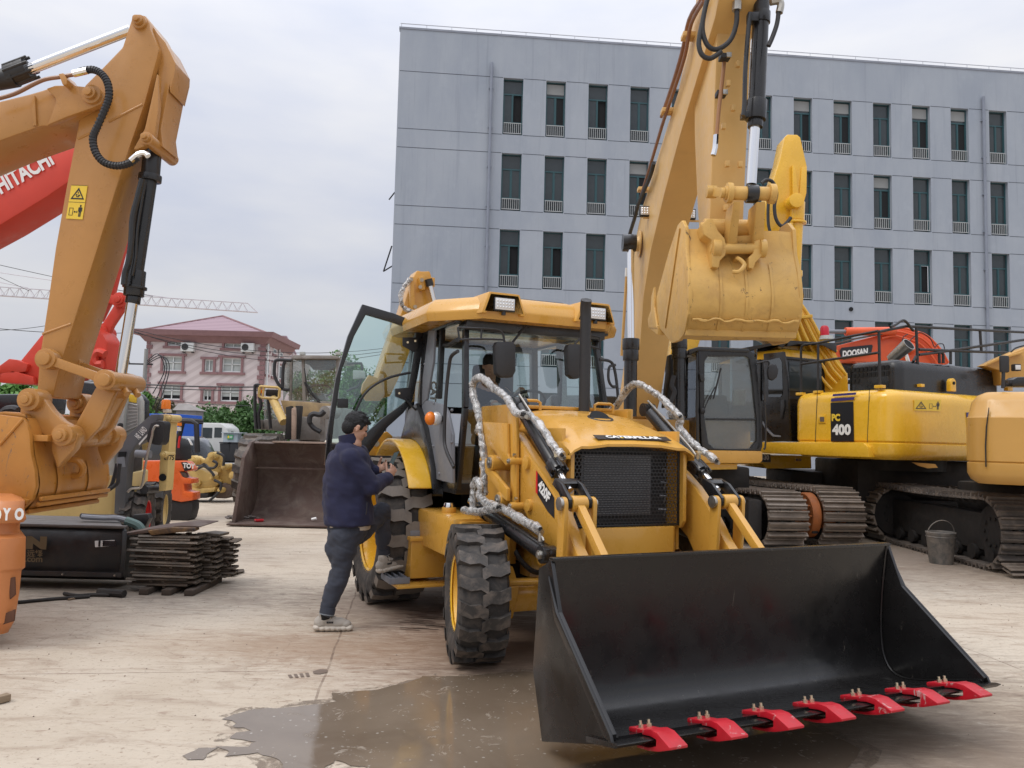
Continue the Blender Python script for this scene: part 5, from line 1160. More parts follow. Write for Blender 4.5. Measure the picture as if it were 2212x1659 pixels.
g.tube([PX.at(*xz('S1', 0, 700, 5.95)[:1], 5.945, xz('S1', 0, 700, 5.95)[1]), at('S1', 250, 410, 5.945)], .012, 6); g.build('side_rib', TBm, sb, .005)
for k, (x, y) in enumerate(((392,1290),(360,1350),(250,1430))):
    s, z = xz('S1', x-5, y, 5.95); g = G(); g.box((s+.012, 6.5, z), (.03, 1.02, .035)); g.build('wear_strip', TBm, sb, .012)
for Y in (6.25, 6.70): rr_ = [(s+.012, z) for s, z in outr[10:26]]; G().grid([[PX.at(s, Yq, z) for s, z in rr_] for Yq in (Y-.03, Y+.03)]).build('back_rib', TBm, sb, smooth=50)
for (x, y, Y0, Y1) in ((325,620,6.0,6.16), ): 
    s, z = xz('S1', 325, 620, 5.97); BX('stiffener', TBm, sb, (s+.04, 6.07, z), (.16, .14, .05), bev=.008)
q = at('S1', 830, 940, 6.35); g = G(); g.tube([V((-3.64, 6.38, 1.34)), V((-3.57, 6.39, 1.33)), V((-3.54, 6.42, 1.27)), V((-3.57, 6.44, 1.21)), V((-3.64, 6.45, 1.20))], .028, 8, 4); g.build('lifting_hook', TBm, sb)
g = G(); g.box((-3.66, 6.42, 1.24), (.03, .2, .26)); g.build('hook_pad', TBm, sb, .01)
g = G(); g.slab(PX, [xz('S1', x, y, 6.0) for x, y in [(-300,360),(0,330),(160,345),(225,360),(245,400),(0,372),(-300,400)]], 6.05, 6.95); g.build('bucket_top', TBm, sb, .01)
def warning(par, fr, quad, Y, pl, off, vert=True):
    """two-panel safety decal: triangle above (or left of) a figure keeping its distance"""
    g = G(); q = [pl.pt(fr, x, y, off) for x, y in quad]; nn = -pl.n*.003
    g.prism(q, [p+nn for p in q]); d0 = g.build('warning_decal', M['decy'], par, 0, 0)
    a, b, c_, d = [p+nn*1.6 for p in q]       # tl, tr, br, bl
    def W_(u, v): return a.lerp(b, u).lerp(d.lerp(c_, u), v)
    g = G()
    if vert: m1 = lambda u, v: W_(u, v*.5); m2 = lambda u, v: W_(u, .5+v*.5)
    else: m1 = lambda u, v: W_(u*.5, v); m2 = lambda u, v: W_(.5+u*.5, v)
    o_ = [m1(.5, .14), m1(.92, .84), m1(.08, .84)]; i_ = [m1(.5, .30), m1(.80, .76), m1(.20, .76)]
    for k in range(3): g.add([o_[k], o_[(k+1) % 3], i_[(k+1) % 3], i_[k]], [(0, 1, 2, 3)])
    for u, v, w_, h in ((.5, .45, .05, .12), (.42, .58, .10, .08), (.58, .60, .12, .08), (.5, .68, .2, .05)): g.add([m1(u-w_/2, v-h/2), m1(u+w_/2, v-h/2), m1(u+w_/2, v+h/2), m1(u-w_/2, v+h/2)], [(0, 1, 2, 3)])
    def box2(u0, v0, u1, v1): g.add([m2(u0, v0), m2(u1, v0), m2(u1, v1), m2(u0, v1)], [(0, 1, 2, 3)])
    for bx in ((.12, .35, .15, .80), (.33, .35, .36, .80), (.12, .35, .36, .38), (.12, .77, .36, .80), (.44, .56, .60, .60), (.70, .30, .86, .58), (.66, .32, .69, .55), (.87, .32, .90, .55), (.71, .58, .77, .86), (.79, .58, .85, .86)): box2(*bx)
    g.add([m2(.40, .58), m2(.46, .50), m2(.46, .66)], [(0, 1, 2)]); g.add([m2(.64, .58), m2(.58, .50), m2(.58, .66)], [(0, 1, 2)])
    g.add([m2(.78+.055*math.cos(k*.785), .22+.07*math.sin(k*.785)) for k in range(8)], [tuple(range(8))])
    for v in (0, .5) if vert else (): g.add([W_(0, v), W_(1, v), W_(1, v+.012), W_(0, v+.012)], [(0, 1, 2, 3)])
    g.build('pictogram', M['dkd'], d0, smooth=0)
warning(ao, 'R1', [(312,806),(382,808),(360,956),(288,952)], 0, PX, 6.297)
# boom foot and body, out of frame to the left
g = G(); g.box((-8.6, 6.5, 1.7), (2.8, 2.4, 1.4)); g.build('upper_body', T, LE, .1); g = G(); g.box((-8.6, 6.5, .5), (3.4, 2.6, .9)); g.build('track', M['und'], LE, .2)
g = G(); g.beam((-8.2, 6.5, 2.2), at('R1', -255, 640, 6.5), .45, .5); g.build('boom_foot', T, bm_, .03)

# ---------------------------------------------------------------- red excavator behind
RE = thing('excavator', 'bright red excavator behind the ochre arm, with white lettering on its boom', 'excavator', (-8, 9.2, 0))
rm = M['red']; YR = 9.0
rb_ = SX('boom', rm, RE, 'R1', [(-500,920),(0,745),(300,622),(540,500),(620,480),(640,520),(600,600),(540,650),(300,790),(200,858),(0,980),(-500,1250)], YR, YR+.5, .02)
SX('arm', rm, RE, 'R1', [(742,478),(700,460),(600,520),(520,900),(430,1180),(410,1300),(430,1400),(480,1300),(560,980),(665,680),(722,560)], YR+.02, YR+.14, .02)
SX('boom_tip', rm, rb_, 'R1', [(640,480),(700,470),(748,500),(728,545),(712,590),(640,620)], YR, YR+.03, .005); a = PX.pt('R1', 5, 845, YR-.012); b = PX.pt('R1', 238, 712, YR-.012); rt = b-a; upv = rt.cross(YY).normalized(); upv = upv if upv.z > 0 else -upv
text('lettering', 'HITACHI', M['white'], rb_, a-upv*.01, rt, upv, .215, rt.length, bold=.035)
SX('arm_link', rm, RE, 'R2', [(455,60),(490,62),(550,82),(578,95),(575,115),(545,120),(500,110),(455,85)], YR-.05, YR+.1, .02)
SX('bucket_link', rm, RE, 'R2', [(540,105),(578,112),(575,140),(525,215),(500,270),(470,290),(440,280),(440,230),(480,200)], YR-.1, YR-.02, .02)
for x, y in ((555,95),(458,245)): pinx(RE, 'R2', x, y, YR-.15, YR+.1, .09, rm)
rk = SX('bucket', rm, RE, 'R2', [(-20,400),(60,420),(190,260),(260,230),(400,190),(470,240),(500,290),(495,340),(500,420),(300,470),(160,490),(-20,480)], YR-.3, YR+.05, .03)
SX('tooth', rm, rk, 'R2', [(-60,430),(0,400),(40,370),(80,375),(130,395),(120,430),(60,440),(-20,440)], YR-.36, YR-.2, .015)
SX('tooth', rm, rk, 'R2', [(-60,430),(0,400),(40,370),(80,375),(130,395),(120,430),(60,440),(-20,440)], YR-.1, YR-.0, .015)
SX('side_cutter', rm, rk, 'R2', [(0,440),(60,425),(155,455),(160,490),(0,482)], YR-.36, YR-.3, .01)
TB('lifting_eye', rm, rk, [at('R2', x, y, YR-.34) for x, y in [(490,350),(460,340),(440,365),(450,395),(480,395)]], .05, 4)
g = G(); g.box((-10.5, 9.4, 1.6), (3, 2.5, 1.4)); g.build('upper_body', rm, RE, .1); g = G(); g.box((-10.5, 9.4, .45), (3.6, 2.6, .9)); g.build('track', M['und'], RE, .2)

# dark machine deck seen between bucket and arm
o = thing('dark_machine', 'black engine hood of a machine standing behind the ochre bucket', 'machine', (-7.5, 11.5, 0))
SX('hood', M['blk'], o, 'S1', [(-200,150),(60,140),(285,140),(260,330),(200,420),(-200,420)], 11.5, 12.6, .06); SX('body', M['und'], o, 'S1', [(-200,420),(210,420),(260,900),(-200,900)], 11.6, 12.6, .03)
TB('handle', M['plas'], o, [at('S1', x, y, 11.3) for x, y in [(30,350),(70,315),(150,305),(190,320)]], .06)

# ---------------------------------------------------------------- skid steer
SK = Pl((-5.05, 10.6), (.24, -.97)); sk_ = thing('skid_steer', 'grey and pale yellow skid steer loader with chunky tyres', 'skid steer', (-5.5, 11.2, 0))
SF, SN = SK.d, SK.n
# SK.n points to the right (+X): the visible flank
def SB(name, mat, f0, f1, l0, l1, z0, z1, bev=.02, par=sk_): return G().box(SK.at((f0+f1)/2, (l0+l1)/2, (z0+z1)/2), (f1-f0, l1-l0, z1-z0), (SF, SN, UZ)).build(name, mat, par, bev)
# tyres
p1 = SK.at(.05, .03, .41); p2 = SK.at(-1.0, .06, .41)
for c, rm_ in ((p1, M['redf']), (p2, M['nhy'])):
    wheel(sk_, c-SN*.03, SN, .42, .30, .235, 15, rm_, style='blk', depth=.035, hubmat=rm_)
for c in (p1, p2): wheel(sk_, c-SN*1.55, -SN, .42, .30, .235, 15, M['nhy'], style='blk', depth=.035)
SB('chassis', M['nhy'], -1.5, .30, -1.3, -.2, .28, .98)
sxz = lambda fr, pts, Y0, Y1, nm, mt, bev=.015, par=sk_: SX(nm, mt, par, fr, pts, Y0, Y1, bev)
sxz('S1', [(1370,1180),(1560,1150),(1600,1140),(1610,1175),(1560,1200),(1520,1240),(1430,1260),(1380,1400),(1360,1400)], 10.4, 10.6, 'fender_plate', M['nhy'])
# cab
cabo = sxz('S1', [(1130,480),(1180,460),(1250,310),(1330,180),(1370,175),(1330,640),(1290,760),(1250,820),(1230,1440),(1080,1440),(1120,1250),(1150,1100),(1130,900)], 10.3, 10.45, 'cab_side', M['cabw'], .01)
sxz('S1', [(800,0),(1090,30),(1370,120),(1450,118),(1500,150),(1545,210),(1545,500),(1240,560),(1180,460),(880,330),(820,240)], 10.55, 10.8, 'cab_roof', M['blk'], .04)
cr_ = sxz('S1', [(1330,180),(1370,125),(1460,118),(1515,165),(1535,220),(1535,520),(1330,640)], 10.40, 10.52, 'cab_frame', M['cabw'], .03)
sxz('S1', [(1372,130),(1488,165),(1482,240),(1360,215)], 10.385, 10.40, 'sticker', M['decy'], .002, cr_)
g = G(); a_ = [xz('S1', *q, 10.38) for q in ((1362,235),(1497,265),(1495,490),(1335,560))]
for k in range(13):
    t = k/12; u = PX.at(*a_[0][:1], 10.38, a_[0][1]).lerp(PX.at(a_[1][0], 10.38, a_[1][1]), t); v_ = PX.at(a_[3][0], 10.38, a_[3][1]).lerp(PX.at(a_[2][0], 10.38, a_[2][1]), t); g.tube([u, v_], .006, 4)
for k in range(8):
    t = k/7; u = PX.at(a_[0][0], 10.38, a_[0][1]).lerp(PX.at(a_[3][0], 10.38, a_[3][1]), t); v_ = PX.at(a_[1][0], 10.38, a_[1][1]).lerp(PX.at(a_[2][0], 10.38, a_[2][1]), t); g.tube([u, v_], .010, 4)
g.build('side_mesh', flat('mesh_grey', (.42, .42, .40), .5), cr_)
sxz('S1', [(1360,235),(1498,265),(1495,490),(1335,560)], 10.39, 10.395, 'side_screen', flat('screen_dark', (.10, .10, .09), .7), 0, cr_)
for pts in ([(1275,470),(1300,455),(1310,475),(1305,640),(1290,740),(1270,750),(1255,720)], [(1150,600),(1190,590),(1185,620),(1165,750),(1145,745)]): sxz('S1', pts, 10.22, 10.30, 'door_handle', M['plas'], .01)
# lift arm, grey, and yellow tower
am = sxz('S1', [(1640,365),(1725,362),(1720,420),(1660,500),(1600,640),(1480,700),(1420,790),(1395,860),(1360,1300),(1345,1450),(1240,1450),(1255,1100),(1290,900),(1265,820),(1290,700),(1320,660),(1420,560)], 10.15, 10.32, 'lift_arm', M['grys'], .015)
sxz('S1', [(1290,770),(1370,770),(1360,830),(1285,830)], 10.13, 10.15, 'arm_opening', dk, 0, am)
b3 = PX.pt('S1', 1515, 640, 10.145); a3 = PX.pt('S1', 1600, 545, 10.145)
text('lettering', 'NE  LAND', M['white'], am, b3, a3-b3, (a3-b3).cross(YY) if (a3-b3).cross(YY).z > 0 else -(a3-b3).cross(YY), .085, (a3-b3).length*1.1, bold=.03)
pts = [at('S1', x, y, 10.10) for x, y in ((1510,680),(1600,580),(1604,600),(1514,700))]; G().prism(pts, [p+YY*.01 for p in pts]).build('decal_line', M['white'], am, 0, 0)
tw = sxz('S1', [(1715,365),(1800,360),(1862,372),(1862,410),(1845,640),(1830,900),(1808,1195),(1728,1200),(1735,900),(1770,640),(1700,640),(1690,700),(1680,640),(1720,500)], 10.5, 10.72, 'tower', M['nhy'], .02)
sxz('S1', [(1540,700),(1560,640),(1600,640),(1580,740),(1550,760)], 10.5, 10.6, 'tower_gusset', M['nhy'], .01)
pinx(tw, 'S1', 1840, 405, 10.4, 10.7, .05, M['nhy']); pinx(tw, 'S1', 1772, 800, 10.4, 10.7, .045, M['nhy'])
q = [xz('S1', 1820+24*math.cos(k*.5236), 595+75*math.sin(k*.5236), 10.49) for k in range(12)]; lg = G().slab(PX, q, 10.485, 10.498).build('emblem', flat('emblem_blue', (.05, .22, .55), .4), tw, 0, 0)
TB('emblem_mark', M['white'], lg, [at('S1', x, y, 10.48) for x, y in [(1810,560),(1814,630),(1822,640),(1822,570),(1832,565),(1832,620)]], .006, 2, 5)
text('lettering', 'LT75', M['dkd'], tw, PX.pt('S1', 1790, 860, 10.485), V((1, 0, .0)), UZ, .07, .13, bold=.03)
g = G(); g.cyl(at('S1', 1772, 1050, 10.49)-V((0,.01,0)), at('S1', 1772, 1050, 10.49), .05, n=16); g.build('access_hole', dk, tw, smooth=0)
sxz('S1', [(1640,455),(1720,432),(1780,440),(1792,470),(1770,660),(1740,700),(1680,695),(1600,670),(1595,600)], 10.0, 10.2, 'muffler_guard', M['plas'], .05)
TB('mirror_stay', M['stl'], sk_, [at('S1', x, y, 9.95) for x, y in [(1730,495),(1690,492),(1665,540),(1655,600),(1620,730),(1590,880),(1570,1000),(1550,1120),(1520,1165),(1430,1175),(1390,1210)]], .016)
CY('air_tube', M['gry'], sk_, at('S1', 1480, 790, 10.0), at('S1', 1640, 800, 10.0), .05)
CY('tank_tube', M['plas'], sk_, at('S1', 1570, 1185, 10.3), at('S1', 1740, 1175, 10.9), .055)
for off in (0, .06):
    TB('hydraulic_hose', M['plas'], sk_, [at('S1', x, y, 9.9-off) for x, y in [(1275+off*500,900),(1265+off*500,960),(1245+off*700,1040),(1225+off*900,1110),(1190+off*300,1170),(1145,1210)]], .025)
TB('hose_coupler', M['gry'], sk_, [at('S1', 1310, 830, 9.9), at('S1', 1320, 940, 9.9)], .05, 2); SB('engine_bay', M['und'], -1.3, -.1, -1.2, -.25, .9, 1.55)
bcn = SX('beacon_base', flat('beacon_clear', (.6, .55, .48), .3), sk_, 'S1', [(1770,345),(1835,345),(1832,305),(1772,305)], 10.55, 10.66, .01)
q = at('S1', 1806, 305, 10.6); G().lathe(q, (0, 0, 1), [(0, 0), (0, .26*.94*0+.062), (.10, .060), (.125, .05), (.135, 0)], 20).build('beacon_lamp', M['amber'], bcn)
SB('rear_door', M['nhy'], -1.62, -1.5, -1.25, -.3, .5, 1.4)

# ---------------------------------------------------------------- black sweeper hood in front
dr_ = thing('sweeper_attachment', 'long black curved steel sweeper hood lying below the ochre bucket', 'attachment', (-4.6, 8.0, 0))
prof = [(7.72, .62), (7.68, .56), (7.66, .42), (7.69, .27), (7.72, .15), (7.80, .15), (7.80, .14), (7.86, .18), (8.6, .50), (8.62, .60)]
g = G(); A = [V((-6.6, a, b)) for a, b in prof]; Bq = [V((-3.80-.62*(a-7.7), a+.03, b)) for a, b in prof]; g.prism(A, Bq); hd_ = g.build('hood', M['drum'], dr_, .006, 50)
g = G(); g.box((-5.2, 7.70, .635), (2.84, .05, .02)); g.prism([V((x, y, .612)) for x, y in ((-6.6, 7.7), (-3.80, 7.7), (-4.36, 8.6), (-6.6, 8.6))], [V((x, y, .624)) for x, y in ((-6.6, 7.7), (-3.80, 7.7), (-4.36, 8.6), (-6.6, 8.6))]); g.build('top_plate', paint('worn_plate', (.13, .12, .115), .5, .2, dirt=.3), hd_, .004)
g = G(); g.box((-5.2, 7.69, .165), (2.82, .03, .045)); g.build('bottom_rail', M['drum'], hd_, .004)
for k in range(16):
    if k % 3 == 0: CY('bolt', M['stl'], hd_, (-6.4+.17*k, 7.655, .165), (-6.4+.17*k, 7.68, .165), .010, n=6)
g = G(); g.slab(Pl((-3.80, 7.7), (-.527, .85)), [(-.05, .60), (-.07, .40), (.0, .15), (.95, .25), (.98, .62)], -.02, .02); g.build('end_plate', M['drum'], dr_, .004)
g = G(); g.cyl((-6.5, 8.1, .28), (-3.9, 8.1, .28), .24, n=20); g.build('brush', M['und'], dr_)
for z_, x0, x1, s_ in ((0, -4.08, -3.92, 1), ):
    q = [PX.pt('S7', x, y, 7.63) for x, y in ((528,395),(638,390),(634,425),(530,430))]; st = G().prism(q, [p-YY*.004 for p in q]).build('label_plate', flat('label_white', (.6, .6, .6), .5), hd_, 0, 0)
    g = G(); 
    for k in range(5): a_ = PX.pt('S7', 582, 397+6.4*k, 7.622); g.box(a_+V((.05, 0, 0)), (.14-.02*(k % 2), .002, .010))
    a_ = PX.pt('S7', 553, 410, 7.622); g.box(a_, (.02, .002, .06)); g.box(a_+V((.04, 0, 0)), (.012, .002, .05)); g.build('lettering', M['dkd'], st, 0, 0)
gold = flat('faded_gold', (.12, .085, .045), .5)
text('lettering', '.com', gold, hd_, PX.pt('S7', 140, 512, 7.645), V((1, 0, 0)), UZ, .045, .17, bold=.03)
text('lettering', '远择', gold, hd_, PX.pt('S7', 150, 484, 7.635), V((1, 0, 0)), UZ, .07, .155, bold=.02)
text('lettering', 'N', gold, hd_, PX.pt('S7', 145, 440, 7.635), V((1, 0, 0)), UZ, .125, .20, bold=.09)
hp = [(450,255),(560,262),(640,262),(690,272),(730,285),(760,300),(780,330),(785,360)]
for k in range(3): TB('hydraulic_hose', [M['plas'], M['gry'], paint('green_sleeve', (.10, .16, .15), .6)][k], dr_, [PX.pt('S7', x+6*k, y+6*k, 8.15-.05*k) for x, y in (hp if k < 2 else hp[3:])], .026 if k < 2 else .045)
SX('hitch_plate', M['drum'], dr_, 'S7', [(705,300),(740,250),(820,245),(830,270),(800,330),(760,350)], 8.3, 8.4, .01)

# ---------------------------------------------------------------- stacked track shoes
def shoe_bm(g, c, ax, ay, L_=.60, W_=.20, rr_=rnd, t=.012):
    az = V((0, 0, 1)); prof = [(-W_/2, .0), (-W_/2+.015, .022), (-W_/2+.03, .004), (-.01, .004), (0, .022), (.012, .004), (W_/2-.03, .004), (W_/2-.02, .020), (W_/2, -.004), (W_/2-.02, -.012), (-W_/2+.01, -.012)]
    g.prism([c-ax*L_/2+ay*a+az*b*.8 for a, b in prof], [c+ax*L_/2+ay*a+az*b*.8 for a, b in prof])
smat = paint('shoe_steel', (.085, .072, .06), .55, .35, dirt=.55, dirtcol=(.17, .125, .09), bump=.04, metal=.35, scale=4)
first = None; rs = random.Random(21)
def make_shoe(lab, loc):
    o = thing('track_shoe', lab, 'track shoe', loc, 'steel track shoes stacked in front of the sweeper'); g = G(); shoe_bm(g, V(loc), V((1, 0, 0)), V((0, 1, 0))); g.build('plate', smat, o)
    g = G()
    for y in (-.14, .14):
        for x in (-.05, .05): g.box(V(loc)+V((y, x, .02)), (.045, .05, .022))
    for y in (-.06, .06): g.box(V(loc)+V((y, 0, -.02)), (.03, .16, .022))
    g.build('chain_link', smat, o, .006); return o
labn = {0: 'bottom', 14: 'topmost'}
z = .04; k = 0
for col, (cx, cy, n_, a0) in enumerate(((-3.40, 7.78, 18, -.02), (-3.30, 8.02, 17, .03), (-3.22, 8.30, 15, .05))):
    cn = ['front', 'middle', 'rear'][col]
    for i in range(n_):
        lab = 'brown steel track shoe, %s in the %s column of the stack' % (('lowest' if i == 0 else 'topmost' if i == n_-1 else 'number %d from the bottom' % (i+1)), cn)
        if first is None: first = make_shoe(lab, (0, 0, 0)); o = first
        else: o = copy_tree(first)
        o['label'] = lab; o.location = (cx+rs.uniform(-.018, .018)+(.03 if i % 2 else -.03), cy+rs.uniform(-.03, .03), .075+i*.0275); o.rotation_euler = (rs.uniform(-.02, .02), rs.uniform(-.015, .015), a0+rs.uniform(-.018, .018))
o = thing('wooden_pallet', 'dark timber bearers under the stack of track shoes', 'pallet', (-3.3, 7.95, 0))
for k in range(3): BX('bearer', paint('old_timber', (.06, .045, .035), .9, .3), o, (-3.52+.22*k, 7.95, .03), (.09, .75, .055))
g = G(); q = [gnd('S7', x, y, zz) for x, y, zz in ((635,365,.56),(1010,312,.60),(1118,316,.60),(860,352,.58))]
g.prism([PX.pt('S7', x, y, 7.75) for x, y in ((635,365),(820,332),(1010,310),(1118,314),(1110,320),(880,345),(700,366))], [PX.pt('S7', x, y, 7.75)+V((.05, .35, .02)) for x, y in ((635,365),(820,332),(1010,310),(1118,314),(1110,320),(880,345),(700,366))])
tag(g.build('scrap_sheet', M['rust'], None, .002), 'bent rusty sheet lying across the top of the shoe stack', 'scrap sheet')
g = G(); pts = [(1060,362),(1140,350),(1222,358),(1218,372),(1150,368),(1070,374)]; g.prism([PX.pt('S7', x, y, 8.0) for x, y in pts], [PX.pt('S7', x, y, 8.0)+V((.03, .2, .0)) for x, y in pts])
tag(g.build('scrap_bar', smat, None, .003), 'loose dark steel shoe jutting right from the stack top', 'scrap bar')
g = G(); pts = [(820,340),(950,322),(1080,325),(1085,345),(1000,348),(840,365)]; g.prism([PX.pt('S7', x, y, 7.70) for x, y in pts], [PX.pt('S7', x, y, 7.70)+V((0, .12, .01)) for x, y in pts])
tag(g.build('scrap_plate', paint('flaking_yellow', (.25, .14, .05), .8, .3, dirt=.8, dirtcol=(.05, .035, .03)), None, .01), 'flaking yellow and brown plate under the rusty sheet', 'scrap plate')
g = G()
for k in range(3): c = gnd('S7', 1290-25*k, 565+9*k, .02); shoe_bm(g, c+V((0, 0, .012*k)), V((.9, .4, 0)).normalized(), V((-.4, .9, 0)).normalized(), .26, .12)
tag(g.build('loose_shoe', smat, None), 'small steel plates lying on the ground right of the stack', 'scrap')
wf_ = [PX.pt('S7', x, y, 8.2) for x, y in [(1190,372),(1210,400),(1215,450),(1250,490),(1290,540)]]
tag(G().tube(wf_, .003, 5, 4).build('tie_wire', M['rust'], None), 'thin rusty wire hanging off the shoe stack', 'wire')
for (pts, r, lab) in (([(100,737),(300,718),(400,712),(500,705)], .016, 'long dark iron rod on the ground at the left'), ([(358,688),(430,700),(520,695),(612,697)], .018, 'shorter bent iron rod lying across the long rod'), ([(380,722),(460,706),(510,692)], .010, 'thin light wooden stick against the iron rods'), ([(550,678),(640,685),(692,690)], .036, 'thick dark pipe stub on the ground near the stack')):
    tag(G().tube([gnd('S7', x, y, r) for x, y in pts], r, 8, 4).build('iron_rod' if 'stick' not in lab else 'wooden_stick', M['und'] if 'stick' not in lab else paint('stick_wood', (.20, .14, .09), .9), None), lab, 'rod' if 'stick' not in lab else 'stick')
g = G(); a = gnd('S7', -20, 1280, .025); b = gnd('S7', 50, 1262, .025); g.beam(a, b, .05, .04)
tag(g.build('wood_offcut', paint('offcut', (.24, .18, .12), .9), None, .004), 'small wood offcut on the ground at the left edge', 'wood')

# ---------------------------------------------------------------- forklifts
def fork_cw(name, lab, mat, fr, secs, Y0, depth, xl):
    pass
o = thing('forklift', 'faded orange forklift counterweight with white raised lettering at the left edge', 'forklift', (-4.2, 5.9, 0))
fmat = M['forkn']; secs = [(-3.62, 1.085, .10), (-3.50, 1.06, .04), (-3.475, 1.0, 0), (-3.455, .93, 0), (-3.475, .905, 0), (-3.53, .895, .05), (-3.53, .82, .05), (-3.45, .80, 0), (-3.44, .58, 0), (-3.465, .56, 0), (-3.47, .40, 0), (-3.49, .20, 0), (-3.57, .10, .06)]
g = G(); rows_ = []
for xr, z, ins in secs:
    r_ = []
    for k in range(11):
        a = k/10; cr = .12; 
        if k <= 5: th = RAD(90*(k/5)); p = V((xr-.06-cr+cr*math.sin(th), 5.55+ins+cr-cr*math.cos(th), z))
        else: q_ = (k-5)/5*.9; p = V((xr-.06-q_*.74, 5.55+ins+cr+q_, z))
        r_.append(p)
    rows_.append([V((-4.9, 5.55+ins, z))]+r_+[V((-5.4, 6.75, z))])
g.grid(rows_); g.add(rows_[0], [tuple(range(len(rows_[0])))]); g.add(rows_[-1], [tuple(range(len(rows_[-1])))])
cw = g.build('counterweight', fmat, o, .012, 30)
for c4 in ([(48,600),(90,590),(98,700),(62,732)], [(18,800),(105,755),(95,840),(20,868)], [(0,310),(100,300),(108,345),(0,360)]):
    S('recess', paint('recess_orange', (.16, .055, .025), .6), cw, PX, 'S7', c4, 5.535, 5.56, .004, 5.54) if 0 else None
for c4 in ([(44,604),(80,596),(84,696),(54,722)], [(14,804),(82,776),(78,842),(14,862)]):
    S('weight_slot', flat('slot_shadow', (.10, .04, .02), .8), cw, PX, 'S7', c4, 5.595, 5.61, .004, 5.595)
for ch, x, s_ in (('O', -28, 26), ('Y', 24, 34), ('O', 70, 30)):
    a = PX.pt('S7', x-6, 283 if ch != 'Y' else 280, 5.535); yb = 5.535 if x < 60 else 5.57
    a.y = yb; text('lettering', ch, M['white'], cw, a, V((1, .0 if x < 60 else .35, 0)), UZ, .088, .058, bold=.06, ext=.012)
o = thing('forklift', 'bright orange and black forklift behind the skid steer tyres', 'forklift', (-6.3, 14.5, 0))
fb = M['fork']; Yf = 13.8
bq_ = SX('counterweight', fb, o, 'S1', [(1400,870),(1825,868),(1960,870),(2020,885),(2075,960),(2060,985),(1950,985),(1990,1050),(2080,1065),(2085,1120),(2000,1120),(2010,1200),(2100,1215),(2098,1300),(1970,1320),(1880,1300),(1700,1230),(1400,1200)], Yf, Yf+.35, .05)
SX('counterweight_base', M['plas'], o, 'S1', [(1400,1200),(1880,1298),(1970,1320),(2098,1300),(2095,1400),(2070,1500),(2040,1530),(1905,1555),(1400,1560)], Yf+.03, Yf+.35, .05)
SX('recess', M['rust'], bq_, 'S1', [(1955,985),(2020,1000),(2040,1050),(1990,1052)], Yf+.02, Yf+.1, .0); 
dcl = SX('decal', M['dkd'], bq_, 'S1', [(1970,885),(2030,882),(2075,920),(2080,965),(2010,985),(1990,930)], Yf-.02, Yf-.004, .0)
a = PX.pt('S1', 1990, 948, Yf-.025); text('lettering', 'TOY', M['white'], dcl, a, V((1, .0, -.06)), UZ, .095, .22, bold=.05)
g = G()
for pts in ([(2150,780),(2138,470),(2090,440),(1990,435),(1880,415)], [(1895,760),(1950,600),(1990,440)]): g.tube([at('S1', x, y, Yf+.25) for x, y in pts], .05, 8)
g.build('overhead_guard', M['plas'], o); g = G()
for y in (405, 425): g.tube([at('S1', 1870, y, Yf+.3), at('S1', 2212, y+30, Yf+.4)], .035, 6)
g.build('guard_bar', M['plas'], o); CY('rear_lamp', M['lens'], o, at('S1', 1945, 545, Yf), at('S1', 1945, 500, Yf), .045); CY('rear_lamp', M['amber'], o, at('S1', 1950, 490, Yf), at('S1', 1950, 455, Yf), .045)
TB('seat_belt', M['redf'], o, [at('S1', x, y, Yf) for x, y in [(1960,600),(1950,660),(1945,730)]], .02, 2); SX('seat', M['seat'], o, 'S1', [(1850,640),(1900,620),(1960,700),(1970,860),(1850,865)], Yf+.2, Yf+.7, .05)
TB('steering_wheel', M['plas'], o, [at('S1', x, y, Yf+.1) for x, y in [(1840,660),(1880,650),(1890,680),(1860,700),(1840,660)]], .012, 4)
wheel(o, (-6.6, Yf+1.0, .3), (1, 0, 0), .30, .2, .17, 14, M['stl'])
# dark parked car
o = thing('car', 'black car parked behind the orange forklift', 'car', (-9.5, 22, 0))
cp = paint('car_black', (.015, .015, .017), .15, .1, coat=.8, bump=0); Yq = 22.0
def cq(x, y): return PX.sz('S1', x, y, Yq)
bd = [(-12.8, .35), (-12.8, .85), (-12.3, 1.0)]+[cq(x, y) for x, y in [(1880,600),(1960,598),(2030,640),(2070,710),(2110,800),(2120,860)]]+[(cq(2120,860)[0], .35)]
G().slab(PX, bd, Yq, Yq+1.7).build('body', cp, o, .12)
G().slab(PX, [cq(x, y) for x, y in [(1860,640),(1950,620),(2010,650),(2050,720),(1860,730)]], Yq-.02, Yq+.02).build('side_window', M['gld'], o, 0, 0)
G().slab(PX, [cq(x, y) for x, y in [(2040,620),(2070,640),(2100,700),(2080,700)]], Yq-.03, Yq+.05).build('headlight', M['lens'], o, .02)
for X in (-12.2, -9.6): wheel(o, (X, Yq, .32), (0, -1, 0), .32, .2, .2, 14, M['stl'])

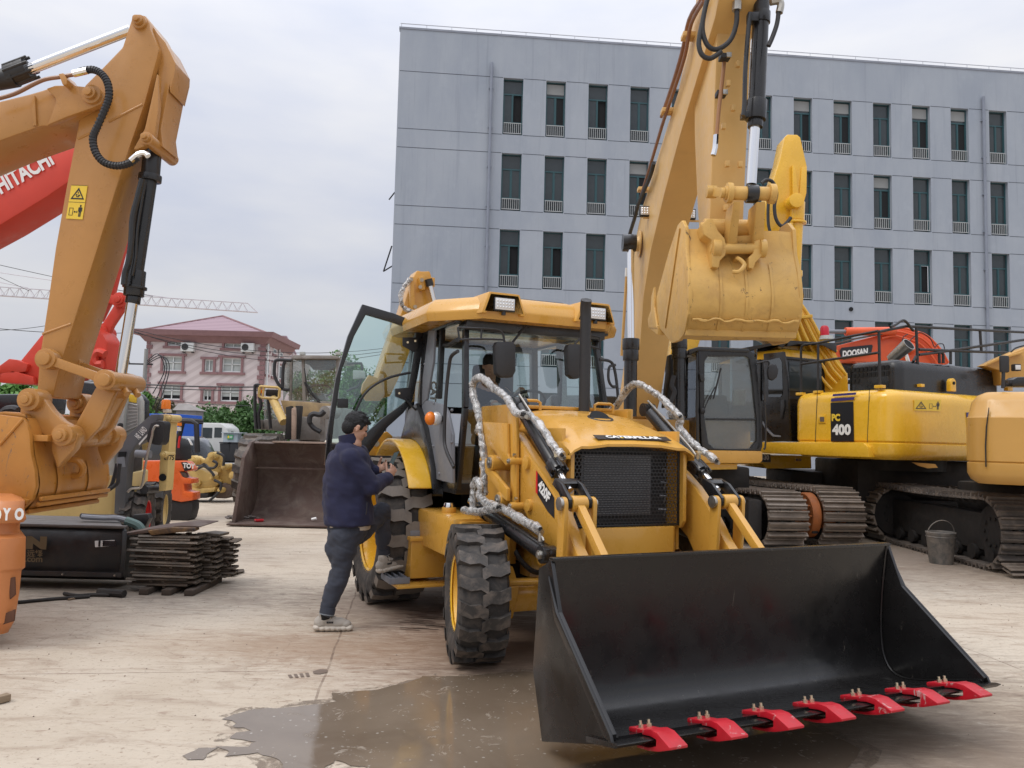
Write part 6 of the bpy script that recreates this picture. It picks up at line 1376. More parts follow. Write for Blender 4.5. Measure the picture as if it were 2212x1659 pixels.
# ---------------------------------------------------------------- old yellow attachment
AT = thing('boom_attachment', 'dismantled rusty yellow digging linkage lying beside the brown bucket', 'machine part', (-6.8, 18, 0)); yd = M['yeld']; Ya = 17.5
for nm, fr, pts, y0, y1 in (('hinge_plate','S2',[(-150,1010),(-60,1000),(10,1030),(60,975),(120,985),(135,1060),(120,1130),(60,1110),(20,1060),(-60,1060)],Ya,Ya+.15), ('swing_frame','S2',[(-160,1080),(-40,1100),(0,1110),(70,1150),(120,1190),(90,1230),(-20,1270),(-120,1240),(-160,1200)],Ya-.1,Ya+.5),
    ('dipper','S2',[(95,1090),(180,1100),(245,1060),(240,1180),(215,1230),(150,1220),(110,1170)],Ya+.1,Ya+.4), ('stabiliser','S2',[(-160,1230),(-60,1240),(40,1240),(90,1230),(80,1265),(-40,1280),(-160,1275)],Ya-.2,Ya+.1)):
    SX(nm, yd, AT, fr, pts, y0, y1, .03)
SX('bucket', M['rust'], AT, 'S2', [(70,1290),(110,1220),(150,1200),(215,1225),(205,1265),(165,1315),(90,1312)], Ya, Ya+.6, .03); SX('base_shoe', M['und'], AT, 'S2', [(-160,1270),(-60,1270),(40,1275),(30,1310),(-100,1315),(-160,1310)], Ya-.2, Ya+.5, .03)
for x, y, r in ((60,1005,.09),(150,1085,.07),(215,1145,.09),(62,1165,.06),(-80,1040,.10),(-50,1200,.08),(120,1255,.06)): pinx(AT, 'S2', x, y, Ya-.22, Ya+.2, r, yd)
for k, pts in enumerate(([(0,1060),(30,1090),(80,1090),(100,1060),(70,1040)], [(100,980),(150,1010),(145,1080)], [(80,1180),(130,1210),(110,1270),(45,1330)], [(-60,1110),(0,1080),(50,1110),(80,1150)])): TB('hose', M['plas'], AT, [at('S2', x, y, Ya-.25) for x, y in pts], .03)

# ---------------------------------------------------------------- wheel loader with brown bucket
WL = thing('wheel_loader', 'dusty grey wheel loader with a wide rusty brown bucket on the ground', 'wheel loader', (-4, 16, 0))
rs_ = M['rust']; Yb = 13.35
bs = [(13.25, .02), (13.9, .02), (14.25, .12), (14.42, .35), (14.45, .75), (14.32, 1.15), (14.1, 1.43)]
bi = [(14.02, 1.40), (14.24, 1.13), (14.37, .75), (14.34, .38), (14.18, .17), (13.88, .07), (13.25, .05)]
xa, xb = at('S2', 215, 1500, 13.25).x, -1.75
g = G(); g.prism([V((xa, a, b)) for a, b in crom2(bs, 3)+crom2(bi, 3)], [V((xb, a, b)) for a, b in crom2(bs, 3)+crom2(bi, 3)]); bw = g.build('bucket', rs_, WL, .004, 40)
spf = [(13.25, .0), (13.5, .75), (13.6, 1.15), (13.95, 1.42), (14.12, 1.44), (14.32, 1.15), (14.46, .75), (14.44, .35), (14.27, .10), (13.9, .0)]
for X in (xa, xb): g = G(); g.prism([V((X-.03, a, b)) for a, b in spf], [V((X+.03, a, b)) for a, b in spf]); g.build('side_plate', rs_, bw, .006)
g = G(); g.box(((xa+xb)/2, 13.22, .035), (xb-xa+.12, .22, .03)); g.build('cutting_edge', rs_, bw, .006)
g = G(); g.box(((xa+xb)/2+.15, 14.02, 1.43), (xb-xa-.5, .22, .035)); g.build('spill_guard', paint('dusty_rust', (.30, .22, .175), .8, .2), bw, .01)
g = G(); g.box(((xa+xb)/2, 14.17, .95), (xb-xa, .02, .03)); g.build('rib', rs_, bw, .006)
g = G(); c = at('S2', 290, 1450, 13.9)
for k in range(60): p = V((c.x+rnd.gauss(0, .14), 13.85+rnd.gauss(0, .12), .07+rnd.random()*.03)); g.ell(p, (rnd.uniform(.02, .06),)*2+(.02,), n=6, k=4)
tag(g.build('dirt', paint('dirt_grey', (.14, .12, .11), .95), None), 'grey dirt heaped in the left corner of the brown bucket', 'dirt', kind='stuff')
q = at('S2', 405, 1470, 13.45); tag(BX('red_wrapper', M['redm'], None, (q.x, 13.45, .08), (.16, .1, .04), (V((.9, .4, 0)), V((-.4, .9, 0)), UZ), .015), 'crumpled red wrapper inside the brown bucket', 'litter')
q = at('S2', 810, 1440, 13.6); tag(CY('paper_cup', M['white'], None, (q.x-.05, 13.6, .10), (q.x+.03, 13.6, .12), .025), 'small white cup lying inside the brown bucket', 'litter')
# arms, body, cab
dusty = paint('loader_dust', (.27, .25, .225), .7, .15, dirt=.5, dirtcol=(.15, .12, .10)); 
SX('front_frame', dusty, WL, 'S2', [(690,720),(860,720),(870,890),(680,890)], 15.0, 15.6, .03)
for pts, y0, y1, mt in (([(640,660),(668,650),(672,700),(668,885),(638,885)],14.6,14.68,paint('worn_arm',(.40,.29,.22),.6,.15,dirt=.4)), ([(850,660),(880,650),(880,900),(845,900)],14.6,14.68,dusty), ([(598,650),(640,640),(645,885),(590,885),(600,760)],14.75,14.9,M['und']), ([(668,640),(712,640),(705,720),(690,885),(672,885)],14.75,14.9,M['und'])): SX('lift_arm', mt, WL, 'S2', pts, y0, y1, .015)
CY('tilt_cylinder', dusty, WL, at('S2', 880, 690, 14.6), at('S2', 960, 690, 14.9), .13); TB('hose', M['plas'], WL, [at('S2', x, y, 14.5) for x, y in [(770,765),(775,720),(800,700),(850,705),(880,680)]], .05); TB('hose', M['plas'], WL, [at('S2', x, y, 14.55) for x, y in [(770,760),(800,800),(850,830)]], .045)
SX('hood_step', paint('worn_cream', (.42, .30, .15), .6, .1, dirt=.5, dirtcol=(.2, .15, .1)), WL, 'S2', [(560,600),(920,625),(920,700),(760,710),(690,730),(590,700)], 15.6, 15.9, .02)
cabf = [(645,280),(700,275),(960,285),(985,300),(980,610),(940,618),(720,605),(640,610),(628,600),(640,300)]
yC = 16.0
rf_ = SX('cab_roof', dusty, WL, 'S2', [(640,290),(660,272),(960,275),(990,290),(980,302),(645,302)], yC-.1, yC+1.5, .03)
for pts in ([(628,300),(646,290),(638,612),(622,612)], [(712,285),(730,285),(745,600),(735,605),(720,604)], [(965,290),(985,300),(980,612),(950,615)]): SX('cab_post', dusty, WL, 'S2', pts, yC, yC+.08, .01)
SX('cab_sill', dusty, WL, 'S2', [(622,600),(740,604),(945,610),(945,640),(622,630)], yC-.02, yC+1.4, .01)
SX('windshield', M['gldust'], WL, 'S2', [(730,290),(965,292),(950,612),(745,600)], yC+.03, yC+.04, 0); SX('side_glass', M['gldust'], WL, 'S2', [(645,292),(712,288),(722,600),(638,606)], yC+.04, yC+.05, 0)
SX('sun_band', paint('grey_band', (.12, .115, .115), .7), WL, 'S2', [(738,300),(960,300),(955,385),(800,380),(770,345),(745,335)], yC+.06, yC+.07, 0)
for x in (716, 975): SX('work_light', M['cabw'], rf_, 'S2', [(x-17,248),(x+18,248),(x+18,272),(x-17,272)], yC-.1, yC+.02, .01)
g = G(); g.tube([at('S2', 735, 368, yC-.05), at('S2', 765, 580, yC-.05)], .012, 5); g.tube([at('S2', 735, 470, yC-.05), at('S2', 770, 540, yC-.05), at('S2', 850, 620, yC-.05)], .018, 5); g.tube([at('S2', 745, 470, yC-.06), at('S2', 835, 615, yC-.06)], .014, 5); g.build('wiper', M['plas'], WL)
c = at('S2', 840, 535, yC+.5); g = G(); g.tube([c+V((.28*math.cos(k*.35), .1*math.sin(k*.35), .14*math.sin(k*.35))) for k in range(19)], .02, 6); g.build('steering_wheel', M['plas'], WL)
SX('dashboard', paint('dash', (.36, .37, .38), .7), WL, 'S2', [(775,570),(785,545),(880,550),(890,600),(775,598)], yC+.3, yC+.6, .03)
g = G()
for pts in ([(640,312),(560,308),(530,312),(520,330),(518,420),(545,480),(580,520),(625,524)], [(385,810),(378,700),(376,510),(385,492),(405,495),(408,560),(420,640),(402,700),(410,810)], [(600,325),(582,350),(575,520)], [(470,585),(480,700),(490,808)]): g.tube([at('S2', x, y, 15.9) for x, y in pts], .035, 7, 3)
g.build('hand_rail', M['plas'], WL)
SX('door', M['gldust'], WL, 'S2', [(585,330),(628,315),(630,520),(600,560),(580,620)], yC+.1, yC+.12, 0)
SX('ladder_box', dusty, WL, 'S2', [(376,745),(420,740),(420,812),(380,812)], 16.0, 16.6, .02); SX('platform', dusty, WL, 'S2', [(440,740),(540,738),(600,775),(600,830),(440,812)], 16.1, 16.8, .02)
SX('battery_box', M['gldust'], WL, 'S2', [(440,590),(520,590),(545,740),(440,745)], 17.0, 17.2, .02)
g = G(); lp_ = [(410,505),(420,500),(540,508),(555,520),(552,575),(540,590),(425,582),(405,570)]; A = [at('S2', x, y, 15.5) for x, y in lp_]; g.tube(A+[A[0]], .03, 6); g.tube([at('S2', 440, 505, 15.5), at('S2', 432, 583, 15.5)], .022, 6); lo_ = g.build('lamp_guard', M['yeld'], WL)
SX('head_lamp', M['und'], lo_, 'S2', [(455,520),(545,525),(542,575),(450,570)], 15.6, 15.75, .02); SX('turn_lamp', M['amber'], lo_, 'S2', [(415,525),(438,522),(436,552),(412,550)], 15.55, 15.62, .02)
g = G(); g.tube([at('S2', 505, 590, 15.6), at('S2', 585, 760, 15.2)], .085, 12); g.build('lamp_arm', M['yeld'], WL)
# front tyres
for X, sgn in ((at('S2', 445, 880, 15.4).x, -1), (at('S2', 445, 880, 15.4).x+2.5, 1)):
    wheel(WL, (X, 15.4, .78), (sgn, 0, 0), .80, .68, .36, 16, M['yeld'], tmat=M['rubw'], depth=.05)
SX('rear_body', dusty, WL, 'S2', [(600,620),(940,640),(940,880),(600,880)], 17.5, 20, .05)
for X in (-5.0, -2.5): wheel(WL, (X, 19.0, .78), (-1 if X < -4 else 1, 0, 0), .80, .6, .36, 16, M['yeld'], tmat=M['rubw'], depth=.05)
TB('mirror_arm', M['plas'], WL, [at('S2', x, y, 15.9) for x, y in [(1042,335),(1130,332),(1150,345),(1152,440),(1120,500),(1080,515),(1042,535)]], .025); SX('mirror', M['cabw'], WL, 'S2', [(1085,382),(1170,385),(1172,440),(1085,448)], 15.85, 15.95, .02)

# ================================================================ RIGHT SIDE OF THE YARD
FR['R9'] = (1920.1, 685.8, .34704); FR['M1'] = (658.3, 866.8, .16534); FR['M2'] = (658.3, 1124.6, .16534)
def track(par, X0, X1, ya, yb, r, mt=None, lat=False, zc=None, name='track', pitch=.175, rough=.0):
    """crawler track: a closed run of ribbed shoes; lat=True lays it along X at distance X0..X1"""
    zc = r+.02 if zc is None else zc; n_ = 0; P2 = []
    Ls = yb-ya-2*r; per = 2*Ls+2*math.pi*r; N_ = int(per/pitch); g = G()
    def pos(u):
        u %= per
        if u < Ls: return (ya+r+u, zc-r, 1, 0)
        u -= Ls
        if u < math.pi*r: a = -math.pi/2+u/r; return (yb-r+r*math.cos(a), zc+r*math.sin(a), -math.sin(a), math.cos(a))
        u -= math.pi*r
        if u < Ls: s_ = .035*math.sin(math.pi*u/Ls); return (yb-r-u, zc+r-s_, -1, 0)
        u -= Ls; a = math.pi/2+u/r; return (ya+r+r*math.cos(a), zc+r*math.sin(a), -math.sin(a), math.cos(a))
    prof = [(-.42, 0), (-.40, .050), (-.27, .050), (-.24, .002), (.06, .002), (.09, .034), (.19, .034), (.22, .002), (.34, -.004), (.40, -.020), (.40, -.032), (-.42, -.030)]
    for k in range(N_):
        y, z, ty, tz = pos(k*per/N_); oy, oz = tz, -ty; jit = rnd.uniform(-.004, .004)
        def PT(x, a, b):
            yy, zz = y+ty*a*pitch*1.02+oy*b, z+tz*a*pitch*1.02+oz*b
            return V((yy, x, zz)) if lat else V((x, yy, zz))
        g.prism([PT(X0+jit, a, b) for a, b in prof], [PT(X1+jit, a, b) for a, b in prof])
    to = g.build(name, mt or M['trk'], par, smooth=0)
    g = G(); xm = (X0+X1)/2
    for k in range(N_):
        for e in (-.085, .085):
            y, z, ty, tz = pos((k+.5)*per/N_); oy, oz = tz, -ty; yy, zz = y-oy*.055, z-oz*.055
            c = V((yy, xm+e, zz)) if lat else V((xm+e, yy, zz)); t_ = V((ty, 0, tz)) if lat else V((0, ty, tz)); n2 = V((oy, 0, oz)) if lat else V((0, oy, oz)); a2 = V((0, 1, 0)) if lat else V((1, 0, 0))
            g.box(c, (pitch*1.05, .035, .075), (t_, a2, n2))
    g.build('chain', M['und'], to, smooth=0)
    def at2(x, y, z): return V((y, x, z)) if lat else V((x, y, z))
    g = G(); bx = at2(xm, (ya+yb)/2, zc-.02); g.box(bx, ((yb-ya-1.5*r, .30, r*1.1) if lat else (.30, yb-ya-1.5*r, r*1.1))); g.build('track_frame', M['und'], par, .03)
    axx = V((0, 1, 0)) if lat else V((1, 0, 0))
    nr = int(Ls/.36)
    for k in range(nr):
        g = G(); c = at2(xm, ya+r*1.1+k*(yb-ya-2.2*r)/(nr-1), zc-r+.15); g.lathe(c-axx*.19, axx, [(0, 0), (0, .10), (.06, .10), (.07, .075), (.31, .075), (.32, .10), (.38, .10), (.38, 0)], 16); g.build('roller', M['und'], par)
    for nm, yy in (('idler', ya+r), ('sprocket', yb-r)):
        g = G(); c = at2(xm, yy, zc); g.lathe(c-axx*.16, axx, [(0, 0), (0, r*.55), (.02, r*.8), (.08, r-.12), (.24, r-.12), (.30, r*.8), (.32, r*.55), (.32, 0)], 28)
        for k in range(10): a = k*.628; d = (V((math.cos(a), 0, math.sin(a))) if lat else V((0, math.cos(a), math.sin(a)))); g.cyl(c+d*r*.4-axx*.18, c+d*r*.4+axx*.18, .025, n=6)
        g.build(nm, M['rusto'] if name == 'track' and nm == 'idler' and not lat else M['und'], par)
    return to
def skirted(plan, levels):
    """walls following a plan outline, (z, inset) levels; plan is a closed list of 2-D points, anticlockwise"""
    n_ = len(plan); g = G(); nr = []
    for i in range(n_):
        a, b = V((*plan[i-1], 0)), V((*plan[(i+1) % n_], 0)); t = (b-a).normalized(); nr.append(V((-t.y, t.x, 0)))
    rows_ = [[V((*plan[i], 0))+nr[i]*ins+V((0, 0, z)) for i in range(n_)] for z, ins in levels]
    g.grid([r+[r[0]] for r in rows_]); g.add(rows_[0], [tuple(range(n_))]); g.add(rows_[-1], [tuple(range(n_))]); return g
def rrect(c0, ux, uy, lx, ly, r, k=5):
    c0, ux, uy = V((*c0, 0)), V((*ux, 0)), V((*uy, 0)); out_ = []
    for (cx, cy, a0) in ((r, r, 180), (lx-r, r, 270), (lx-r, ly-r, 0), (r, ly-r, 90)):
        for q in range(k+1):
            a = RAD(a0+90*q/k); p = c0+ux*(cx+r*math.cos(a))+uy*(cy+r*math.sin(a)); out_.append((p.x, p.y))
    return out_

# ---------------------------------------------------------------- sand-coloured excavator with raised boom
ME = thing('excavator', 'sand-coloured excavator with its boom raised high and its bucket hanging', 'excavator', (3.0, 13, 0)); sm = M['sand']
XL, XR = 1.92, 2.36
bp_ = [(6.6, 7.3), (7.2, 6.95), (8.39, 5.97+.25), (9.0, 5.83), (10.19, 5.52), (11.53, 5.15), (12.15, 4.80), (12.35, 4.3), (12.5, 3.8), (12.9, 3.2), (13.6, 2.5), (14.0, 2.1), (14.1, 1.7), (13.7, 1.5), (12.9, 1.75), (12.1, 2.35), (11.55, 3.1), (11.30, 3.75), (10.76, 4.30), (9.86, 4.80), (8.86, 5.25), (7.94, 5.58), (7.34, 5.80), (6.7, 6.3)]
def MX(name, mat, par, pts, x0, x1, bev=.015): return G().prism([V((x0, a, b)) for a, b in pts], [V((x1, a, b)) for a, b in pts]).build(name, mat, par, bev)
bo_ = MX('boom', sm, ME, bp_, XL, XR, .02)
XV = Pl((XL, 0), (0, 1)); qx = lambda fr, x, y, X: (lambda d, t: V((X, d.y*t, CAMH+d.z*t)))(ray(fr, x, y), X/ray(fr, x, y).x)
g = G()
for pts in ([(560,0),(500,110),(470,260),(420,420),(372,560),(330,700),(285,850),(255,945)], [(545,0),(490,90),(455,250),(410,400),(360,545)]): g.tube([qx('R6', x, y, XL-.07) for x, y in pts], .022, 8, 4)
g.build('pipe', paint('pipe_brown', (.24, .11, .06), .4), bo_)
TB('hose', M['plas'], bo_, [qx('R6', x, y, XL-.07) for x, y in [(325,760),(305,830),(255,945),(235,1020),(215,1085),(212,1110)]], .03)
for x, y in ((490,170), (390,520), (275,885)): q = qx('R6', x, y, XL-.05); g = G(); g.box(q, (.16, .14, .05)); g.build('pipe_clamp', sm, bo_, .004)
for x, y, x1 in ((280,985,1),): pass
def lamp(fr, x, y, X, par):
    q = qx(fr, x, y, X); o = BX('work_lamp', M['plas'], par, q, (.15, .09, .15), bev=.012); l_ = BX('lens', M['lens'], o, q+V((0, -.048, 0)), (.125, .01, .115), bev=.01)
    g = G()
    for i in (-1, 0, 1):
        for j in (-1, 0, 1): g.ell(q+V((i*.036, -.055, j*.034)), (.014, .006, .014), n=8, k=5)
    g.build('led', M['chr'], l_); g = G(); g.box(q+V((.06, 0, -.09)), (.16, .03, .02)); g.build('lamp_bracket', sm, o)
lamp('R6', 282, 988, XL-.06, bo_); lamp('R6', 494, 1002, XR+.10, bo_)
q = qx('R6', 265, 1140, XL); g = G(); g.lathe(V((XL-.02, q.y, q.z)), (-1, 0, 0), [(0, .20), (.015, .20), (.02, .12), (.12, .07), (.14, .0)], 24); g.build('cylinder_boss', sm, bo_)
for X, pa, pb, pc_ in ((1.72, (218,1130), (222,1600), (215,1640)), (2.62, (450,1130), (442,1600), (446,1650))):
    A = qx('R6', *pa, X); B1 = qx('U', (1362 if X < 2 else 1467), 735, X); B0 = qx('U', (1358 if X < 2 else 1467), 890, X)
    A.y, B1.y, B0.y = 11.4, 12.0, 12.3
    def fix(u, v, Y, X):                         # same sight line, upright plane X
        p = qx('U', u, v, X); return p
    A = fix(1362 if X < 2 else 1462, 525, 0, X); B1 = fix(1363 if X < 2 else 1467, 735, 0, X); B0 = fix(1361 if X < 2 else 1468, 900, 0, X)
    c = CY('boom_cylinder', M['blk'], ME, B1, B0, .095, n=24); g = G(); d = (B0-B1).normalized(); g.cyl(B1-d*.02, B1+d*.14, .125, n=24); g.cyl(B1+d*.14, B1+d*.30, .115, n=24); g.build('gland', M['blk'], c, .004)
    CY('piston_rod', M['chr'], c, A, B1, .052, n=24); g = G(); g.cyl(V((X-.12, A.y, A.z)), V((X+.08, A.y, A.z)), .13, n=24); g.build('rod_eye', M['blk'], c, .006)
TB('pipe', sm, ME, [qx('R6', x, y, 1.70) for x, y in [(198,1290),(190,1420),(182,1550),(175,1659)]], .022, 2); TB('pipe', M['white'], ME, [qx('R6', x, y, 1.70) for x, y in [(200,1250),(198,1290)]], .028, 1)
# arm
AX0, AX1 = 1.99, 2.34
aY = lambda fr, x, y: (lambda p: (p.y, p.z))(qx(fr, x, y, AX0))
ar = [(7.30, 7.6), (8.05, 7.7), (8.45, 6.6), (8.52, 5.9), (8.45, 5.0), (8.3, 4.2), (8.15, 3.66), (7.95, 3.60), (7.78, 3.8), (7.62, 5.0), (7.45, 6.2), (7.25, 7.0)]
am_ = MX('arm', sm, ME, ar, AX0, AX1, .02)
for (X, x0, x1, pts) in ((0, 0, 0, [(650,235),(665,330),(620,560),(615,640)]),):
    g = G(); g.tube([at('R6', x, y, 7.45+.0*k) for k, (x, y) in enumerate([(655,265),(650,330),(630,500),(618,640)])], .020, 8, 3); g.build('pipe', paint('pipe_brown2', (.33, .16, .07), .4), am_)
for x, y, Y in ((655,268,7.4), (638,440,7.5)): q = at('R6', x, y, Y); BX('pipe_clamp', M['plas'], am_, q, (.10, .10, .05)); BX('clamp_nut', M['stl'], am_, q+V((.03, -.05, 0)), (.05, .03, .05))
for x, y, Y in ((718,300,7.42), (672,390,7.45), (695,505,7.5), (650,590,7.5), (668,765,7.6), (728,768,7.6), (660,970,7.7)): BX('weld_lug', sm, am_, at('R6', x, y, Y), (.042, .05, .06), bev=.006)
TB('hose_end', M['chr'], am_, [at('R6', x, y, 7.45) for x, y in [(616,630),(612,690),(603,725)]], .028, 2)
for pts, r in (([(590,-60),(560,60),(552,140),(575,210),(620,230),(680,190),(710,110),(712,20)], .024), ([(550,110),(535,200),(550,255),(590,272),(640,240)], .024)):
    TB('hydraulic_hose', M['plas'], ME, [at('R6', x, y, 7.2) for x, y in pts], r, 5, 10)
TB('hose_end', M['stl'], ME, [at('R6', 712, 50, 7.2), at('R6', 714, 10, 7.2)], .045, 1)
TB('hydraulic_hose', M['plas'], ME, [at('R6', x, y, 7.0) for x, y in [(908,50),(900,110),(880,170),(860,215)]], .022); TB('hose_end', M['stl'], ME, [at('R6', x, y, 7.0) for x, y in [(870,10),(905,5),(918,20),(910,60)]], .035, 3)
# bucket cylinder
Yk = 7.25
c0, c1 = at('R6', 830, -40, Yk), at('R6', 805, 500, Yk); bc_ = CY('bucket_cylinder', M['blk'], ME, c0, c1, .078, n=28)
for x0, y0, x1, y1, r in ((806,470,800,560,.098), (801,555,798,595,.072), (826,60,824,110,.090)): CY('gland', M['blk'], bc_, at('R6', x0, y0, Yk), at('R6', x1, y1, Yk), r, bev=.004)
g = G(); g.box(at('R6', 752, 540, Yk), (.08, .10, .06)); g.build('port_block', M['blk'], bc_, .006); BX('port_block', M['blk'], bc_, at('R6', 785, 85, Yk-.06), (.10, .08, .09))
TB('cylinder_pipe', M['blk'], bc_, [at('R6', x, y, Yk-.12) for x, y in [(775,60),(765,150),(752,330),(748,480),(742,540)]], .022); CY('piston_rod', M['chr'], bc_, at('R6', 797, 590, Yk), at('R6', 780, 860, Yk), .048, n=28)
q = at('R6', 782, 905, Yk); g = G(); g.cyl(V((q.x-.055, Yk, q.z)), V((q.x+.055, Yk, q.z)), .088, n=28); g.build('rod_eye', M['blk'], bc_, .01)
# bucket linkage
sb_ = M['sandb']
l0, l1 = at('R6', 655, 900, Yk), at('R6', 890, 905, Yk); g = G(); g.cyl(l0, l1, .066, n=28); g.cyl(l0-V((.04, 0, 0)), l0, .05, n=24); g.cyl(l0+V((.02, 0, 0)), l0+V((.07, 0, 0)), .098, n=24); g.cyl(l1-V((.06, 0, 0)), l1+V((.0, 0, 0)), .095, n=24); g.build('link_pin', sb_, ME, .006)
a0 = at('R6', 570, 895, 7.45); g = G(); g.cyl(a0, a0+V((.10, .0, 0)), .062, n=24); g.beam(a0+V((.06, 0, 0)), l0, .05, .09); g.build('side_link', sb_, ME, .01)
for xs in ((690, 735, 672, 705), (795, 850, 790, 830)):
    g = G(); t = [at('R6', xs[0], 950, Yk), at('R6', xs[1]-12, 950, Yk), at('R6', xs[3], 1150, Yk+.25), at('R6', xs[2]-12, 1150, Yk+.25)]; g.prism([p+V((0, -.06, 0)) for p in t], [p+V((0, .20, 0)) for p in t]); g.build('power_link', sb_, ME, .012)
g = G(); t = [at('R6', 700, 1100, Yk+.2), at('R6', 810, 1095, Yk+.2), at('R6', 800, 1150, Yk+.25), at('R6', 690, 1150, Yk+.25)]; g.prism(t, [p+V((0, .2, 0)) for p in t]); t = [at('R6', 735, 925, Yk), at('R6', 830, 925, Yk), at('R6', 820, 960, Yk), at('R6', 800, 985, Yk), at('R6', 765, 998, Yk), at('R6', 740, 980, Yk)]
g.build('link_brace', sb_, ME, .012)
p0, p1 = at('R6', 620, 1162, Yk+.2), at('R6', 835, 1160, Yk+.2); g = G(); g.cyl(p0, p1, .052, n=28); g.cyl(p0-V((.05, 0, 0)), p0+V((.03, 0, 0)), .095, n=28); g.cyl(p1-V((.04, 0, 0)), p1+V((.02, 0, 0)), .09, n=28); g.cyl(p0-V((.07, 0, 0)), p0, .045, n=20); g.build('link_pin', sb_, ME, .006)
a1 = at('R6', 565, 1065, 7.6); g = G(); g.cyl(a1-V((.02, 0, 0)), a1+V((.55, 0, 0)), .095, n=28); g.cyl(a1-V((.05, 0, 0)), a1, .058, n=20); g.build('arm_pin', sb_, ME, .008)
def ear(xe, w_):
    g = G(); A = [at('R6', x, y, Yk+.15) for x, y in xe]; Yo = A[0].y
    g.prism(A, [p+V((w_, .0, 0)) for p in A]) if 0 else g.prism(A, [p+V((0, .42, 0)) for p in A]); return g
for xe in ([(550,1045),(575,1022),(600,1018),(625,1075),(655,1110),(665,1150),(660,1190),(635,1215),(628,1250),(597,1245),(595,1120),(560,1095)], [(795,1125),(820,1115),(838,1150),(832,1190),(800,1225),(790,1255),(768,1250),(768,1200),(790,1180)]):
    ear(xe, .05).build('bucket_ear', sb_, ME, .012)
# bucket
bx0, bx1 = 1.72, 2.80
sh_ = [(7.62, 3.74), (7.58, 3.50), (7.48, 3.30), (7.42, 3.05), (7.46, 2.85), (7.60, 2.70), (7.85, 2.66), (8.15, 2.72)]
so_ = crom2(sh_, 4); g = G(); rows_ = []
for i in range(13):
    X = bx0+(bx1-bx0)*i/12; rows_.append([V((X, a-.018*noise.noise(V((X*5, a*4, b*5))), b+.012*noise.noise(V((X*4+9, a*4, b*4))))) for a, b in so_])
g.grid(rows_); g.grid([[V((X, a+(8.3-a)*.06, b+(3.2-b)*.05)) for a, b in so_] for X in (bx0, bx1)]); bk2 = g.build('bucket', sb_, ME, smooth=50)
sp = [(7.60, 3.76), (7.57, 3.50), (7.47, 3.30), (7.41, 3.05), (7.45, 2.85), (7.60, 2.68), (7.85, 2.64), (8.2, 2.66), (8.9, 2.92), (9.3, 3.05), (9.15, 3.30), (8.4, 3.70), (7.95, 3.88), (7.75, 3.87)]
for X in (bx0, bx1): MX('side_plate', sb_, bk2, sp, X-.02, X+.02, .01)
MX('side_rib', sb_, bk2, [(7.8, 3.80), (7.85, 3.82), (8.55, 2.92), (8.5, 2.86)], bx0-.035, bx0-.02, .004)
for X in (2.02, 2.27, 2.52): 
    g = G(); g.grid([[V((X+e*.5, a-.009, b-.004)) for a, b in so_[6:24]] for e in (-.022, .022)]); g.build('back_rib', sb_, bk2, smooth=50)
g = G(); g.box(((bx0+bx1)/2, 7.60, 2.69), (bx1-bx0+.02, .06, .07)); g.build('wear_strip', sb_, bk2, .012)
g = G(); g.tube([V((bx0+.03+k*.052, 7.465+.008*math.sin(k*2.3), 2.80+.010*math.sin(k*1.7)+.006*math.sin(k*5.1))) for k in range(21)], .013, 6, 2, .3); g.build('weld_line', sb_, bk2)
for (y_, z_) in ((9.2, 3.08),): MX('side_cutter', sb_, bk2, [(8.9, 2.92), (9.45, 3.0), (9.5, 3.12), (9.3, 3.2), (9.28, 3.36), (9.12, 3.45), (9.1, 3.2)], bx0-.05, bx0-.02, .01)
for k in range(5): MX('tooth', sb_, bk2, [(8.9, 2.84), (9.4, 2.98), (9.5, 3.05), (9.3, 3.06), (8.9, 2.95)], bx0+k*.26-.04, bx0+k*.26+.05, .01)
MX("lip", sb_, bk2, [(8.1, 2.70), (9.2, 3.0), (9.2, 3.03), (8.1, 2.74)], bx0, bx1, .004)
q = at('R6', 715, 1255, 7.45); TB('lifting_hook', sb_, bk2, [q+V(v) for v in ((0, .1, .10), (.0, -.02, .10), (.05, -.06, .03), (.0, -.07, -.04), (-.06, -.05, -.04))], .022, 4)
# upper body, cab, tracks
Yc_ = 12.0
def M5(name, mat, pts, y0, y1, bev=.015, par=ME): return SX(name, mat, par, 'S5', pts, y0, y1, bev)
M5('floor_skirt', M['yel'], [(340,872),(735,878),(742,885),(740,950),(720,966),(190,965),(190,880)], Yc_-.05, Yc_+1.9, .03)
M5('floor_frame', M['yelp'], [(270,965),(560,968),(558,1010),(270,1015)], Yc_+.15, Yc_+.6, .01)
inner = [(345,185),(620,185),(655,215),(700,640),(700,800),(655,860),(390,858),(345,820),(318,640),(318,220)]
outer = [(290,150),(640,148),(690,175),(735,560),(742,850),(725,875),(500,874),(330,868),(290,830),(290,600),(272,400),(262,180)]
Oo = [PX.sz('S5', x, y, Yc_) for x, y in outer]; 
def ringslab(name, mat, par, pairs, Y0, Y1, fr='S5', bev=.008):
    O_ = [PX.sz(fr, *a, Y0) for a, b in pairs]; I_ = [PX.sz(fr, *b, Y0) for a, b in pairs]; n_ = len(pairs); g = G()
    vs = [PX.at(s, Y0, z) for s, z in O_+I_]+[PX.at(s, Y1, z) for s, z in O_+I_]; fs = []
    for i in range(n_):
        j = (i+1) % n_; fs += [(i, j, n_+j, n_+i), (2*n_+i, 3*n_+i, 3*n_+j, 2*n_+j), (i, 2*n_+i, 2*n_+j, j), (n_+i, n_+j, 3*n_+j, 3*n_+i)]
    g.add(vs, fs); o = g.build(name, mat, par, bev); return o, I_
